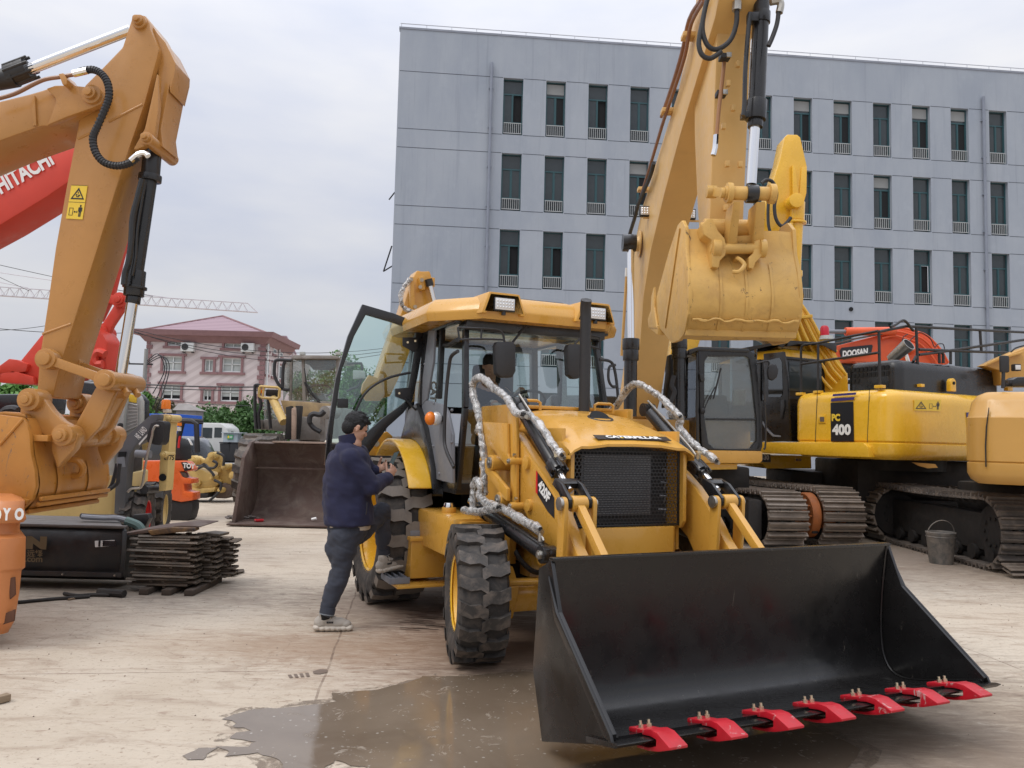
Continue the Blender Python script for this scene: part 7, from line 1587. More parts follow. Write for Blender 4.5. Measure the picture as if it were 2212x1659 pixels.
pr5 = [((275,135),(322,225)),((300,132),(345,190)),((640,145),(620,188)),((680,165),(645,205)),((700,260),(662,300)),((735,560),(698,640)),((742,840),(700,800)),((730,878),(655,860)),((500,874),(500,862)),((330,868),(390,858)),((300,850),(348,820)),((290,600),(318,620))]
cf, Ii = ringslab('cab_frame', M['blk'], ME, pr5, Yc_, Yc_+.12)
G().slab(PX, [PX.sz('S5', *b, Yc_+.05) for a, b in pr5], Yc_+.05, Yc_+.06).build('windshield', M['gldust'], cf, 0, 0)
M5('glazing_bar', M['blk'], [(335,638),(700,640),(700,655),(335,652)], Yc_+.01, Yc_+.08, .005, cf)
M5('cab_roof', M['blk'], [(205,140),(280,118),(640,132),(660,150),(640,165),(270,150),(205,180)], Yc_-.02, Yc_+1.7, .03)
for a, b, c_, d in ((180, 170, 265, 960),): 
    for pts in ([(180,165),(215,160),(215,175),(190,300),(185,960),(160,960),(165,300)], ): M5('side_post', M['blk'], pts, Yc_+1.5, Yc_+1.6, .01)
x_l = at('S5', 275, 500, Yc_).x; z0_, z1_ = at('S5', 275, 870, Yc_).z, at('S5', 275, 160, Yc_).z
g = G(); g.box((x_l, Yc_+.85, (z0_+z1_)/2-.55), (.04, 1.5, .60)); g.build('door_lower', M['blk'], ME, .01); g = G(); g.box((x_l, Yc_+.85, (z0_+z1_)/2+.3), (.01, 1.5, 1.1)); g.build('door_glass', M['gl'], ME, smooth=0)
for yy in (.05, .80, 1.58): BX('door_post', M['blk'], ME, (x_l, Yc_+yy, (z0_+z1_)/2), (.05, .06, z1_-z0_), bev=.008)
xr_ = at('S5', 715, 500, Yc_).x; g = G(); g.box((xr_+.0, Yc_+.85, (z0_+z1_)/2+.2), (.01, 1.5, 1.3)); g.build('side_glass', M['gl'], ME, smooth=0)
g = G(); g.box(((x_l+xr_)/2, Yc_+1.62, (z0_+z1_)/2-.4), (xr_-x_l, .05, 1.0)); g.build('cab_back', M['blk'], ME, .01); g = G(); g.box(((x_l+xr_)/2, Yc_+1.0, z0_+.55), (.5, .14, .75)); g.build('seat', M['seat'], ME, .05)
g = G(); g.box(((x_l+xr_)/2+.25, Yc_+.3, z0_+.85), (.2, .06, .25)); g.build('monitor', M['cabw'], ME, .02)
M5('sticker', M['decy'], [(190,270),(258,272),(258,362),(190,365)], Yc_+1.2, Yc_+1.21, 0)
g = G(); g.tube([at('S5', 312, 590, Yc_-.04), at('S5', 350, 500, Yc_-.05), at('S5', 400, 410, Yc_-.05)], .010, 5); g.tube([at('S5', 385, 500, Yc_-.05), at('S5', 410, 400, Yc_-.05), at('S5', 440, 275, Yc_-.05)], .014, 5); g.ell(at('S5', 308, 585, Yc_-.04), (.04, .03, .05)); g.build('wiper', M['plas'], ME)
g = G(); g.tube([at('S5', x, y, Yc_-.12) for x, y in [(740,225),(745,240),(755,500),(765,700),(762,840),(750,865)]], .015, 7, 4); g.build('grab_rail', M['blk'], ME)
o = M5('mirror', M['plas'], [(790,260),(810,243),(845,250),(860,290),(850,340),(820,365),(790,355),(780,300)], Yc_-.3, Yc_-.22, .02); TB('mirror_arm', M['plas'], ME, [at('S5', x, y, Yc_-.2) for x, y in [(700,240),(780,225),(790,260),(800,300)]], .014)
M5('hinge', M['blk'], [(282,312),(312,318),(325,355),(320,372),(295,372)], Yc_-.05, Yc_, .008)
bodyX0 = 1.2; g = G(); g.box((2.2, 14.2, 1.62), (3.4, 3.4, .7)); g.build('upper_body', M['yel'], ME, .06); g = G(); g.box((1.3, 15, 2.1), (1.2, 2.4, .6)); g.build('engine_hood', M['blk'], ME, .05)
M5('valve_cover', M['plas'], [(60,180),(95,170),(95,420),(60,560),(40,560),(70,300)], Yc_+.4, Yc_+.8, .02)
for k in range(3): TB('hydraulic_hose', M['plas'], ME, [at('S5', x+8*k, y, Yc_-.1) for x, y in [(90,330),(75,400),(95,450),(70,520),(60,600)]], .022)
g = G(); g.box((3.0, 14.0, .95), (2.2, 1.6, .5)); g.build('centre_frame', M['und'], ME, .05)
g = G(); g.cyl((3.0, 14, 1.1), (3.0, 14, 1.32), .6, n=32); g.build('slew_ring', M['und'], ME)
rot7 = lambda c: (lambda p: V((c[0]+(p.x-c[0])*math.cos(RAD(7))-(p.y-c[1])*math.sin(RAD(7)), c[1]+(p.x-c[0])*math.sin(RAD(7))+(p.y-c[1])*math.cos(RAD(7)), p.z)))
XF = rot7((4.3, 12.0)); track(ME, 3.98, 4.63, 11.95, 16.2, .40, zc=.43, name='left_track' if 0 else 'crawler'); track(ME, 1.35, 2.0, 12.2, 16.2, .40, zc=.43, name='crawler')
XF = None; BX('final_drive_guard', M['und'], ME, (3.84, 12.5, .42), (.22, .8, .62), bev=.04)
S_ = [(1460,'x')]

# ---------------------------------------------------------------- smaller yellow excavator behind (130)
SE = thing('excavator', 'small yellow excavator, mostly hidden, with 130 on its side and an orange rusty wheel', 'excavator', (5.2, 15.5, 0))
XF = rot7((5.25, 12.2)); track(SE, 4.92, 5.60, 12.15, 17.2, .43, zc=.46, name='track'); g = G(); g.box((4.86, 12.62, .46), (.10, .6, .5)); g.build('wheel_cover', M['und'], SE, .02)
g = G(); c = V((4.86, 12.60, .48)); g.lathe(c+V((.06,0,0)), (-1, 0, 0), [(0, .36), (.10, .36), (.13, .34), (.13, .30), (.11, .12), (.15, .08), (.15, 0)], 28)
for k in range(10): a = k*.628; d = V((0, math.cos(a), math.sin(a))); g.cyl(c+d*.27-V((.05, 0, 0)), c+d*.27-V((.10, 0, 0)), .018, n=6)
g.build('sprocket', M['rusto'], SE)
XF = None; ob = SX('body', M['yelp'], SE, 'R7', [(150,955),(545,960),(548,1030),(300,1030),(280,1005),(60,1005),(60,955)], 14.8, 17.0, .02)
dd = SX('decal', M['dkd'], ob, 'R7', [(230,952),(323,952),(325,995),(230,995)], 14.785, 14.79, 0); text('lettering', '130', M['white'], dd, PX.pt('R7', 277, 982, 14.78), V((1, 0, 0)), UZ, .075*1.3, .135, bold=.05)
dd = SX('decal', M['yelp'], ob, 'R7', [(455,970),(490,970),(490,995),(455,995)], 14.785, 14.79, 0); text('lettering', 'KO', M['blue'], dd, PX.pt('R7', 463, 989, 14.78), V((1, 0, 0)), UZ, .05, .10, bold=.04)
g = G(); g.box((6.2, 15.6, .8), (1.6, 1.5, .6)); g.build('centre_frame', M['und'], SE, .05)
track(SE, 6.9, 7.5, 14.2, 17.5, .42, zc=.44, name='crawler')

# ---------------------------------------------------------------- big yellow excavator (PC 400)
KE = thing('excavator', 'large bright yellow excavator with PC 400 on its side and a black top railing', 'excavator', (6, 13.5, 0)); ky = M['yelp']
KP = Pl((5.95, 12.0), (.46, -.887)); KR = Pl((5.95, 12.0), (KP.n.x, KP.n.y))      # its flank and its tail
kd, kn = KP.d, KP.n; c0 = KP.o-kd*2.05
pl2 = rrect((c0.x, c0.y), (kd.x, kd.y), (kn.x, kn.y), 2.05, 3.0, .30, 7)
g = skirted(pl2, [(1.40, .10), (1.44, .03), (1.50, .0), (1.655, .0), (1.675, .025), (1.70, .0), (2.30, .0), (2.40, .015), (2.47, .05), (2.51, .12), (2.53, .22)])
kb = g.build('body', ky, KE, 0, 40)
SL_ = lambda nm, mt, par, pl, fr, pts, t0, t1, bev=.0: S(nm, mt, par, pl, fr, pts, t0, t1, bev)
for x in (565, 848): SL_('panel_gap', M['und'], kb, KP, 'R7', [(x+12,600),(x+15,600),(x+3,885),(x,885)], -.003, .0)
kt = SL_('decal', M['dkd'], kb, KP, 'R7', [(650,672),(773,665),(777,882),(652,882)], -.012, -.008)
for pts in ([(655,648),(782,640),(774,655),(650,665)], [(664,624),(790,615),(787,628),(660,637)]): SL_('stripe', M['blue'], kb, KP, 'R7', pts, -.012, -.008)
a = KP.pt('R7', 657, 772, -.018); b = KP.pt('R7', 703, 772, -.018); text('lettering', 'PC', M['decy'], kt, a, b-a, UZ, .125, (b-a).length, bold=.06)
a = KP.pt('R7', 660, 848, -.018); b = KP.pt('R7', 762, 848, -.018); text('lettering', '400', M['white'], kt, a, b-a, UZ, .185, (b-a).length, bold=.055)
hn = SL_('latch_plate', ky, kb, KP, 'R7', [(582,738),(622,738),(622,783),(582,783)], -.012, 0, .004); SL_('latch', M['rust'], hn, KP, 'R7', [(592,748),(614,748),(614,774),(592,774)], -.02, -.012)
SL_('side_skirt', ky, KE, KP, 'R7', [(200,885),(825,887),(852,912),(862,970),(600,960),(200,942)], -.10, .3, .02)
q4 = [KR.pt('R7', x, y, -.012) for x, y in ((1105,655),(1250,655),(1247,718),(1105,714))]
warning(kb, 'R7', [(1105,655),(1250,655),(1247,718),(1105,714)], 0, KR, -.008, False)
SL_('lettering', M['blue'], kb, KR, 'R7', [(1390,725),(1420,722),(1423,802),(1395,803)], -.012, -.008); SL_('lettering', M['blue'], kb, KR, 'R7', [(1420,765),(1440,740),(1455,740),(1436,768),(1460,803),(1440,803),(1421,775)], -.012, -.008)
for x in (1310, 1620):
    q = KR.pt('R7', x, 565, .20); g = G(); g.slab(KR, [( (q-KR.o).dot(KR.d)+dx, q.z+dz) for dx, dz in [(-.075, -.14), (-.075, .02), (-.05, .065), (0, .085), (.05, .065), (.075, .02), (.075, -.14)]], .17, .25); le = g.build('lifting_eye', ky, KE, .012)
    g = G(); s_ = (q-KR.o).dot(KR.d); g.cyl(KR.at(s_, .155, q.z), KR.at(s_, .175, q.z), .028, n=16); g.build('eye_hole', dk, le)
# black engine hood with vents, exhaust
c1 = KP.o-kd*1.32+kn*.55; pl3 = rrect((c1.x, c1.y), (kd.x, kd.y), (kn.x, kn.y), 1.02, 2.85, .18, 7)
hk = skirted(pl3, [(2.40, 0), (2.88, 0.0), (2.98, .02), (3.03, .06), (3.05, .13)]).build('engine_hood', M['blk'], KE, 0, 50)
g = G(); s0 = -1.26
for i in range(10):
    for j in range(3):
        if j == 0 and i > 2: continue
        s = s0+i*.082; z = 2.68+j*.10; g.slab(KP, [(s, z), (s+.058, z), (s+.066, z+.075), (s+.008, z+.075)], .540, .552)
g.build('vent_opening', dk, hk, 0, 0)
ep = KR.pt('S4', 600, 770, 1.0); tp_ = KR.pt('S4', 600, 715, 1.0); e2 = KR.pt('S4', 680, 630, 1.3); g = G(); g.cyl(ep-UZ*.15, tp_+UZ*.03, .085, n=20); eo = g.build('exhaust_pipe', M['stl'], KE); dv_ = V((.38, -.68, .55)).normalized()
g = G(); g.lathe(tp_-dv_*.05, dv_, [(0, 0), (0, .09), (.42, .12), (.42, .105), (.02, .08)], 24); g.build('exhaust_tip', M['stl'], eo); g = G(); g.cyl(tp_+dv_*.345, tp_+dv_*.36, .113, n=24); g.build('exhaust_hole', dk, eo)
# railing
rpm = M['plas']
kpt = lambda x, y, t=.12: KP.pt('S3', x, y, t)
g = G()
for pts in ([(705,1100),(702,620),(715,590),(740,572),(890,555),(1200,490),(1540,425)], [(705,785),(890,755),(1540,660)], [(890,560),(888,1080)]): g.tube([kpt(x, y) for x, y in pts], .022, 8)
r4 = lambda x, y, t=.35: KR.pt('S4', x, y, t)
for pts in ([(445,432),(740,372),(2024,438),(2300,450)], [(445,430),(455,1018)], [(850,385),(875,1012)], [(1545,420),(1560,640)], [(878,625),(2024,668),(2300,680)], [(880,683),(1100,655),(1230,635),(2024,520),(2300,480)], [(1100,655),(1105,775)], [(1225,640),(1225,785)], [(1100,665),(1125,655),(1145,680),(1145,775)], [(820,755),(850,700)]): g.tube([r4(x, y) for x, y in pts], .024, 8)
g.build('railing', rpm, KE)
TB('loose_hose', rpm, KE, [r4(x, y, .3) for x, y in [(570,380),(620,360),(680,320),(720,310),(760,345),(800,400),(820,420)]], .022)
for x, y in ((700,1110),(890,1090)): q = kpt(x, y); BX('rail_foot', ky, KE, q, (.14, .10, .05), (kd, kn, UZ))
for x, y in ((455,1030),(880,1018)): q = r4(x, y, .3); BX('rail_foot', ky, KE, q, (.14, .10, .05), (kd, kn, UZ))
# cab of the big yellow excavator
cs, ct0, ct1, z0k, z1k = -2.25, .08, 1.15, 1.66, 3.32
plc = rrect(((KP.o+kd*(cs-1.75)+kn*ct0).x, (KP.o+kd*(cs-1.75)+kn*ct0).y), (kd.x, kd.y), (kn.x, kn.y), 1.75, ct1-ct0, .07, 3)
g = skirted(plc, [(z0k, 0), (2.42, 0)]); kc = g.build('cab', M['blk'], KE, 0, 40)
g = skirted(plc, [(3.20, .0), (3.30, .01), (3.36, .05), (3.38, .12)]); kr = g.build('cab_roof', ky, kc, 0, 40)
for s_, t_ in ((cs-.05, ct0+.05), (cs-.05, ct1-.05), (cs-1.7, ct0+.05), (cs-1.7, ct1-.05), (cs-.62, ct0+.03)):
    BX('cab_post', M['blk'], kc, KP.at(s_, t_, 2.81), (.09, .09, .80), (kd, kn, UZ), .012)
G().box(KP.at(cs-.03, (ct0+ct1)/2, 2.81), (.05, ct1-ct0-.04, .82), (kd, kn, UZ)).build('rear_panel', M['blk'], kc, .02); G().box(KP.at(cs+.002, (ct0+ct1)/2, 2.86), (.012, ct1-ct0-.22, .54), (kd, kn, UZ)).build('rear_window', M['glb'], kc, .05)
G().box(KP.at(cs-.85, ct0+.02, 2.81), (1.6, .01, .75), (kd, kn, UZ)).build('side_window', M['gld'], kc, 0, 0)
BX('window_rail', M['blk'], kc, KP.at(cs-.01, (ct0+ct1)/2, 2.45), (.04, ct1-ct0-.02, .07), (kd, kn, UZ), .01); BX('window_rail', M['blk'], kc, KP.at(cs-.01, (ct0+ct1)/2, 3.19), (.04, ct1-ct0-.02, .06), (kd, kn, UZ), .01)
BX('interior', M['seat'], kc, KP.at(cs-.7, .6, 2.6), (.15, .5, .5), (kd, kn, UZ), .05)
SL_('door', M['blk'], kc, KP, 'R7', [(285,405),(395,393),(415,520),(430,880),(300,885),(285,640)], .03, .075, .01)
SL_('door_window', M['gld'], kc, KP, 'R7', [(312,440),(372,425),(385,450),(390,620),(378,640),(312,640)], .022, .03); SL_('door_trim', M['gry'], kc, KP, 'R7', [(280,770),(300,805),(340,845),(378,850),(378,858),(335,855),(295,815),(280,785)], .022, .03)
SL_('door_handle', M['plas'], kc, KP, 'R7', [(378,655),(395,655),(398,690),(385,760),(376,755)], .0, .03, .008)
vz = [at('R7', x, y, 14.2) for x, y in [(205,375),(375,335),(385,322),(665,335),(668,385),(640,362),(385,345),(375,385),(330,372),(240,392)]]
g = G()
va = [KP.at(s, t, z) for s, t, z in ((cs-1.9, -.02, 3.40), (cs+.15, -.02, 3.47), (cs+.15, ct1+.12, 3.52), (cs-1.9, ct1+.12, 3.45))]; g.prism(va, [p+UZ*.02 for p in va])
g.prism([KP.at(cs-1.9, -.02, 3.30), KP.at(cs-.1, -.02, 3.44), KP.at(cs+.05, -.02, 3.36), KP.at(cs+.15, -.02, 3.47), KP.at(cs-1.9, -.02, 3.41)], [KP.at(cs-1.9, .0, 3.30), KP.at(cs-.1, .0, 3.44), KP.at(cs+.05, .0, 3.36), KP.at(cs+.15, .0, 3.47), KP.at(cs-1.9, .0, 3.41)])
g.prism([KP.at(cs+.14, t, z) for t, z in ((0, 3.47), (0, 3.38), (.25, 3.44), (.9, 3.47), (ct1+.12, 3.36), (ct1+.12, 3.52))], [KP.at(cs+.16, t, z) for t, z in ((0, 3.47), (0, 3.38), (.25, 3.44), (.9, 3.47), (ct1+.12, 3.36), (ct1+.12, 3.52))])
g.build('roof_visor', M['plas'], kc, .004)
q = at('S3', 980, 500, 13.9); bb = CY('beacon_base', M['cabw'], kc, q-UZ*.03, q+UZ*.04, .13, .11); g = G(); q2 = at('S3', 960, 475, 13.9); g.lathe(q2, UZ, [(0, 0), (0, .08), (.14, .075), (.18, .05), (.19, 0)], 20); g.build('beacon_lamp', flat('beacon_red', (.55, .01, .03), .2), bb)
# boom with pipes and the arm standing up behind the hanging bucket
Yb2 = 14.6
kbm = SX('boom', ky, KE, 'R7', [(300,130),(380,40),(455,110),(520,170),(545,205),(600,290),(640,330),(700,440),(745,520),(750,620),(600,640),(520,560),(400,420),(330,330),(200,260),(60,300),(-60,320),(-180,330),(-180,250),(0,200)], Yb2, Yb2+.6, .03)
for k, (dx, dy) in enumerate(((0, 0), (-28, 22), (-55, 48), (-82, 78))):
    TB('boom_pipe', M['yelp'], kbm, [at('R7', x+dx, y+dy*(1 if y > 180 else .3), Yb2-.08) for x, y in [(455,112),(480,125),(520,180),(560,245),(600,325),(660,420),(690,470),(735,520)]], .035, 3)
for (x0, y0, x1, y1) in ((445,212,548,200), (610,345,680,395)): g = G(); g.beam(at('R7', x0, y0, Yb2-.1), at('R7', x1, y1, Yb2-.1), .10, .06); g.build('pipe_clamp', ky, kbm, .01)
Ya2 = 13.6
kam = SX('arm', ky, KE, 'R6', [(935,640),(950,625),(995,627),(1010,640),(1040,770),(1035,900),(1015,990),(975,1050),(960,1130),(820,1110),(780,1200),(700,1300),(600,1400),(520,1659),(400,1659),(420,1560),(700,1150),(810,1050),(880,850),(915,740)], Ya2, Ya2+.42, .03)
SX('arm_fin', ky, kam, 'R6', [(972,770),(985,775),(1000,900),(990,960),(975,960)], Ya2-.06, Ya2, .01); SX('arm_fin', ky, kam, 'R6', [(1015,780),(1040,775),(1038,900),(1015,985),(1000,960)], Ya2-.02, Ya2+.02, .01)
cyk = CY('bucket_cylinder', ky, KE, at('R6', 995, 950, Ya2-.05), at('R6', 980, 1270, Ya2-.05), .115, n=24)
for a_, b_, r in ((945, 1030, .13), (1035, 1045, .17), (1265, 1290, .14), (1290, 1305, .12)): CY('gland', ky, cyk, at('R6', 996-(a_-945)*.045, a_, Ya2-.05), at('R6', 996-(b_-945)*.045, b_, Ya2-.05), r, bev=.006)
CY('piston_rod', M['stl'], cyk, at('R6', 979, 1300, Ya2-.05), at('R6', 972, 1450, Ya2-.05), .055); TB('cylinder_pipe', ky, cyk, [at('R6', x, y, Ya2-.25) for x, y in [(965,1040),(962,1150),(955,1260)]], .035)
q = at('R6', 978, 945, Ya2-.1); g = G(); g.cyl(q-YY*.15, q+YY*.4, .13, n=20); g.build('pin_boss', ky, kam, .006)
TB('hydraulic_hose', M['plas'], KE, [at('R6', x, y, Ya2-.25) for x, y in [(830,855),(850,840),(880,850),(898,900),(888,960),(895,1020),(920,1055),(945,1040),(965,1015)]], .032); TB('hydraulic_hose', M['plas'], KE, [at('R6', x, y, Ya2-.2) for x, y in [(860,940),(858,1000),(862,1060),(880,1110)]], .028)
# its undercarriage lies across the view
g = G(); g.box((7.2, 14.3, 1.0), (2.4, 1.9, .75)); g.build('centre_frame', M['und'], KE, .06); g = G(); g.cyl((6.9, 13.9, 1.2), (6.9, 13.9, 1.42), .85, n=32); g.build('slew_ring', M['und'], KE)
track(KE, 13.0, 13.6, 6.1, 10.6, .46, lat=True, zc=.48, name='crawler', pitch=.2); track(KE, 15.6, 16.2, 6.1, 10.6, .46, lat=True, zc=.48, name='crawler', pitch=.2)
g = G(); pts = [(1095,995),(1150,1000),(1220,1005),(1235,1025),(1180,1028),(1130,1015)]; SX('torn_decal', flat('torn_yellow', (.55, .30, .08), .7), KE, 'R7', pts, 12.45, 12.47, 0)

# ---------------------------------------------------------------- tail of the excavator at the right edge
TE = thing('excavator', 'ochre-yellow excavator tail cropped by the right edge, over a muddy track', 'excavator', (7.5, 10.5, 0)); ty_ = paint('tail_ochre', (.58, .32, .075), .36, .05, dirt=.12, dirtcol=(.30, .16, .05), coat=.2, bump=.006)
pl4 = rrect((5.74, 9.72), (.85, -.527), (.527, .85), 3.0, 3.0, .32, 7)
g = skirted(pl4, [(1.17, .12), (1.22, .04), (1.30, 0), (1.43, 0), (1.445, .02), (1.46, .0), (2.0, .0), (2.02, .02), (2.2, .06), (2.29, .13), (2.33, .22)]); tb2 = g.build('counterweight', ty_, TE, 0, 40)
TP = Pl((5.74, 9.72), (.85, -.527)); S('panel_gap', M['und'], tb2, TP, 'R9', [(620,560),(626,562),(612,680),(606,800),(608,930),(600,930),(597,800),(603,680)], -.004, .02, 0)
tk = M['und']; t1_ = track(TE, 6.32, 6.98, 9.95, 14.2, .46, zc=.50, name='crawler', mt=paint('muddy_shoe', (.08, .068, .06), .8, .3, dirt=.6, dirtcol=(.19, .155, .125), bump=.06))
for k in range(2):
    c = V((6.62, 9.86-.03*k, .13+.0*k-.055*k)); g = G(); shoe_bm(g, c, V((.98, .1, 0)), V((-.1, .9, .3)), .70, .20); g.build('loose_shoe', M['trk'], TE)
g = G(); g.box((8.1, 11.5, .8), (2.0, 1.6, .6)); g.build('centre_frame', M['und'], TE, .05)
TB('mirror_pole', M['plas'], TE, [at('R9', 710, 440, 9.8), at('R9', 713, 340, 9.8)], .022, 1); q = at('R9', 718, 290, 9.8); BX('mirror', M['plas'], TE, q, (.115, .05, .22), bev=.03)
S('engine_hood', M['blk'], TE, PX, 'R9', [(768,430),(772,385),(800,370),(1000,362),(1000,432)], 9.9, 10.1, .03, None)
tb3 = S('boom', ty_, TE, PX, 'R9', [(590,300),(680,255),(841,190),(1100,100),(1100,420),(700,420),(690,330)], 13.5, 13.75, .03, None); S('boom_edge', ty_, tb3, PX, 'R9', [(586,300),(680,250),(841,210),(841,222),(690,265),(600,305)], 13.4, 13.5, .01, None)
q = at('R9', 792, 312, 13.3); o = BX('work_lamp', M['plas'], TE, q, (.12, .1, .12), bev=.015); BX('lens', M['lens'], o, q-YY*.052, (.09, .01, .08), bev=.004); TB('lamp_cable', M['plas'], TE, [at('R9', x, y, 13.2) for x, y in [(760,215),(790,190),(841,175)]], .014)

# ---------------------------------------------------------------- orange-red excavator boom far back
DE = thing('excavator', 'orange-red excavator boom behind the black railing, with a black name plate', 'excavator', (10.5, 19, 0)); dm = M['dor']; Yd = 19.0
db = SX('boom', dm, DE, 'S4', [(-160,560),(0,580),(360,490),(520,440),(700,395),(760,400),(850,440),(930,440),(1000,480),(1060,560),(1130,660),(1215,785),(1100,800),(900,790),(600,770),(440,765),(20,755),(-120,640)], Yd, Yd+.8, .05)
for k, (dx, dy) in enumerate(((0, 0), (-45, 40), (-85, 85))): TB('boom_pipe', dm, db, [at('S4', x+dx, y+dy, Yd-.1) for x, y in [(560,420),(700,392),(850,430),(960,470),(1060,560),(1140,660),(1200,770)]], .028, 4)
CY('arm_cylinder', dm, DE, at('S4', 80, 430, Yd-.1), at('S4', 620, 425, Yd-.1), .105, n=24); CY('piston_rod', M['gry'], DE, at('S4', -260, 430, Yd-.1), at('S4', 90, 430, Yd-.1), .05)
TB('pipe', M['rust'], DE, [at('S4', x, y, Yd-.15) for x, y in [(-160,575),(0,555),(180,510),(400,470),(560,440)]], .02)
dp = SX('name_plate', M['dkd'], db, 'S4', [(18,640),(40,605),(370,572),(378,590),(362,655),(330,680),(60,735),(40,725)], Yd-.03, Yd-.002, .0); a = PX.pt('S4', 48, 712, Yd-.04); b = PX.pt('S4', 335, 678, Yd-.04)
text('lettering', 'DOOSAN', M['white'], dp, a, b-a, (b-a).cross(YY) if (b-a).cross(YY).z > 0 else -(b-a).cross(YY), .165, (b-a).length, bold=.055, shear=.25)
TB('piston_rod', M['chr'], DE, [at('S4', 730, 650, Yd-.1), at('S4', 765, 760, Yd-.1)], .045, 1); g = G(); g.lathe(at('S4', 770, 610, Yd), (0, -1, 0), [(0, .18), (.1, .14), (.2, .10), (.25, 0)], 20); g.build('boss', dm, db)
g = G(); g.slab(PX, [PX.sz('S4', x, y, 19.4) for x, y in [(20,755),(200,760),(200,900),(110,900)]], 19.4, 21); g.box((11, 20.5, 1.6), (4, 3, 1.2)); g.build('upper_body', M['blk'], DE, .05)
g = G(); g.box((11, 20.5, .5), (4.2, 3.2, .95)); g.build('crawler', M['und'], DE, .3)
TB('cable', M['plas'], DE, [at('S4', x, y, Yd-.3) for x, y in [(700,560),(710,490),(760,460)]], .012); TB('cable', M['plas'], DE, [at('S4', x, y, Yd-.3) for x, y in [(730,600),(790,520),(860,460),(900,440),(1000,500),(1050,600),(1080,570),(1140,565),(1160,620)]], .012)

# ---------------------------------------------------------------- pail
pc0 = gnd('U', 2033, 1217); o = thing('pail', 'dented grey metal pail with a wire handle standing on the concrete', 'pail', pc0)
pm = paint('pail_grey', (.085, .09, .088), .6, .3, dirt=.8, dirtcol=(.24, .21, .18), bump=.05, scale=5)
g = G(); g.lathe(pc0, UZ, [(.01, 0), (0, .145), (.02, .150), (.40, .185), (.415, .195), (.435, .195), (.44, .185), (.42, .18), (.03, .14), (.03, 0)], 36); g.build('body', pm, o); g = G(); g.lathe(pc0+UZ*.36, UZ, [(0, .186), (.01, .192), (.02, .187)], 36); g.build('rib', pm, o)
g = G(); hp_ = [pc0+V((.19*math.cos(t), -.05*math.sin(t), .40+.20*math.sin(t))) for t in [math.pi*k/14 for k in range(15)]]; g.tube(hp_, .007, 6); g.build('handle', pm, o)

# ================================================================ PEOPLE
def organic(name, g, mat, par, vox, it=4, fold=0, seed=0, fsc=(9, 9, 5), post=None, lap=.5):
    """fuse the overlapping forms of g into one continuous skin"""
    me = bpy.data.meshes.new('tmp'); me.from_pydata(g.v, [], g.f); bm = bmesh.new(); bm.from_mesh(me); bmesh.ops.remove_doubles(bm, verts=bm.verts, dist=1e-5); bmesh.ops.recalc_face_normals(bm, faces=bm.faces); bm.to_mesh(me); bm.free()
    ob = bpy.data.objects.new('tmp', me); SC.collection.objects.link(ob)
    r = ob.modifiers.new('r', 'REMESH'); r.mode = 'VOXEL'; r.voxel_size = vox; s = ob.modifiers.new('s', 'SMOOTH'); s.factor = lap; s.iterations = it
    m2 = bpy.data.meshes.new_from_object(ob.evaluated_get(C.evaluated_depsgraph_get())); bpy.data.objects.remove(ob); bpy.data.meshes.remove(me)
    b0 = base(par)
    if fold:
        for v in m2.vertices:
            c = v.co; n_ = noise.noise(V((c.x*fsc[0]+seed, c.y*fsc[1], c.z*fsc[2])))+.5*noise.noise(V((c.x*fsc[0]*2.3, c.y*fsc[1]*2.3+seed, c.z*fsc[2]*2.6+c.x*9)))
            v.co = c+v.normal*(n_*fold)
    if post: post(m2)
    for v in m2.vertices: v.co = v.co-b0
    m2.materials.clear(); m2.materials.append(mat); m2.polygons.foreach_set('use_smooth', [True]*len(m2.polygons))
    o = bpy.data.objects.new(name, m2); SC.collection.objects.link(o); o.parent = par; BASE[o.name] = b0; return o
def cloth(name, col, rough=.9, sheen=.06):
    m_, n, l, p = mat_new(name); t = n.new('ShaderNodeTexCoord'); a = noise_n(n, l, 6, 5, .6, t.outputs['Object'])
    l.new(mixc(n, l, ramp(n, l, a, [(.3, 0), (.7, 1)]), tuple(x*.8 for x in col), tuple(x*1.25 for x in col)), p.inputs['Base Color']); p.inputs['Roughness'].default_value = rough; p.inputs['Sheen Weight'].default_value = sheen
    bn = n.new('ShaderNodeBump'); bn.inputs['Strength'].default_value = .35; bn.inputs['Distance'].default_value = .004; l.new(noise_n(n, l, 160, 3, .7, t.outputs['Object']), bn.inputs['Height']); l.new(bn.outputs[0], p.inputs['Normal']); return m_
SKIN = paint('skin', (.47, .27, .19), .5, .06, bump=0, scale=12); HAIR = paint('black_hair', (.005, .005, .006), .7, .2, bump=.12, scale=30)
NAVY = cloth('navy_fleece', (.013, .0145, .045)); JEAN = cloth('charcoal_denim', (.032, .037, .053), .85); SOCK = cloth('black_sock', (.006, .006, .007)); TEE = cloth('cream_tee', (.52, .47, .40))
SHOE = paint('shoe_grey', (.38, .345, .30), .7, .12, bump=.02, scale=14); SOLE = paint('shoe_sole', (.52, .47, .40), .6, .08, bump=.01, scale=10)
def m1(x, y, Y): return at('M1', x, y, Y)
def m2_(x, y, Y): return at('M2', x, y, Y)
MAN = thing('person', 'man in navy fleece and dark trousers, one foot on the loader step, holding a phone', 'person', (-1.45, 6.45, 0))
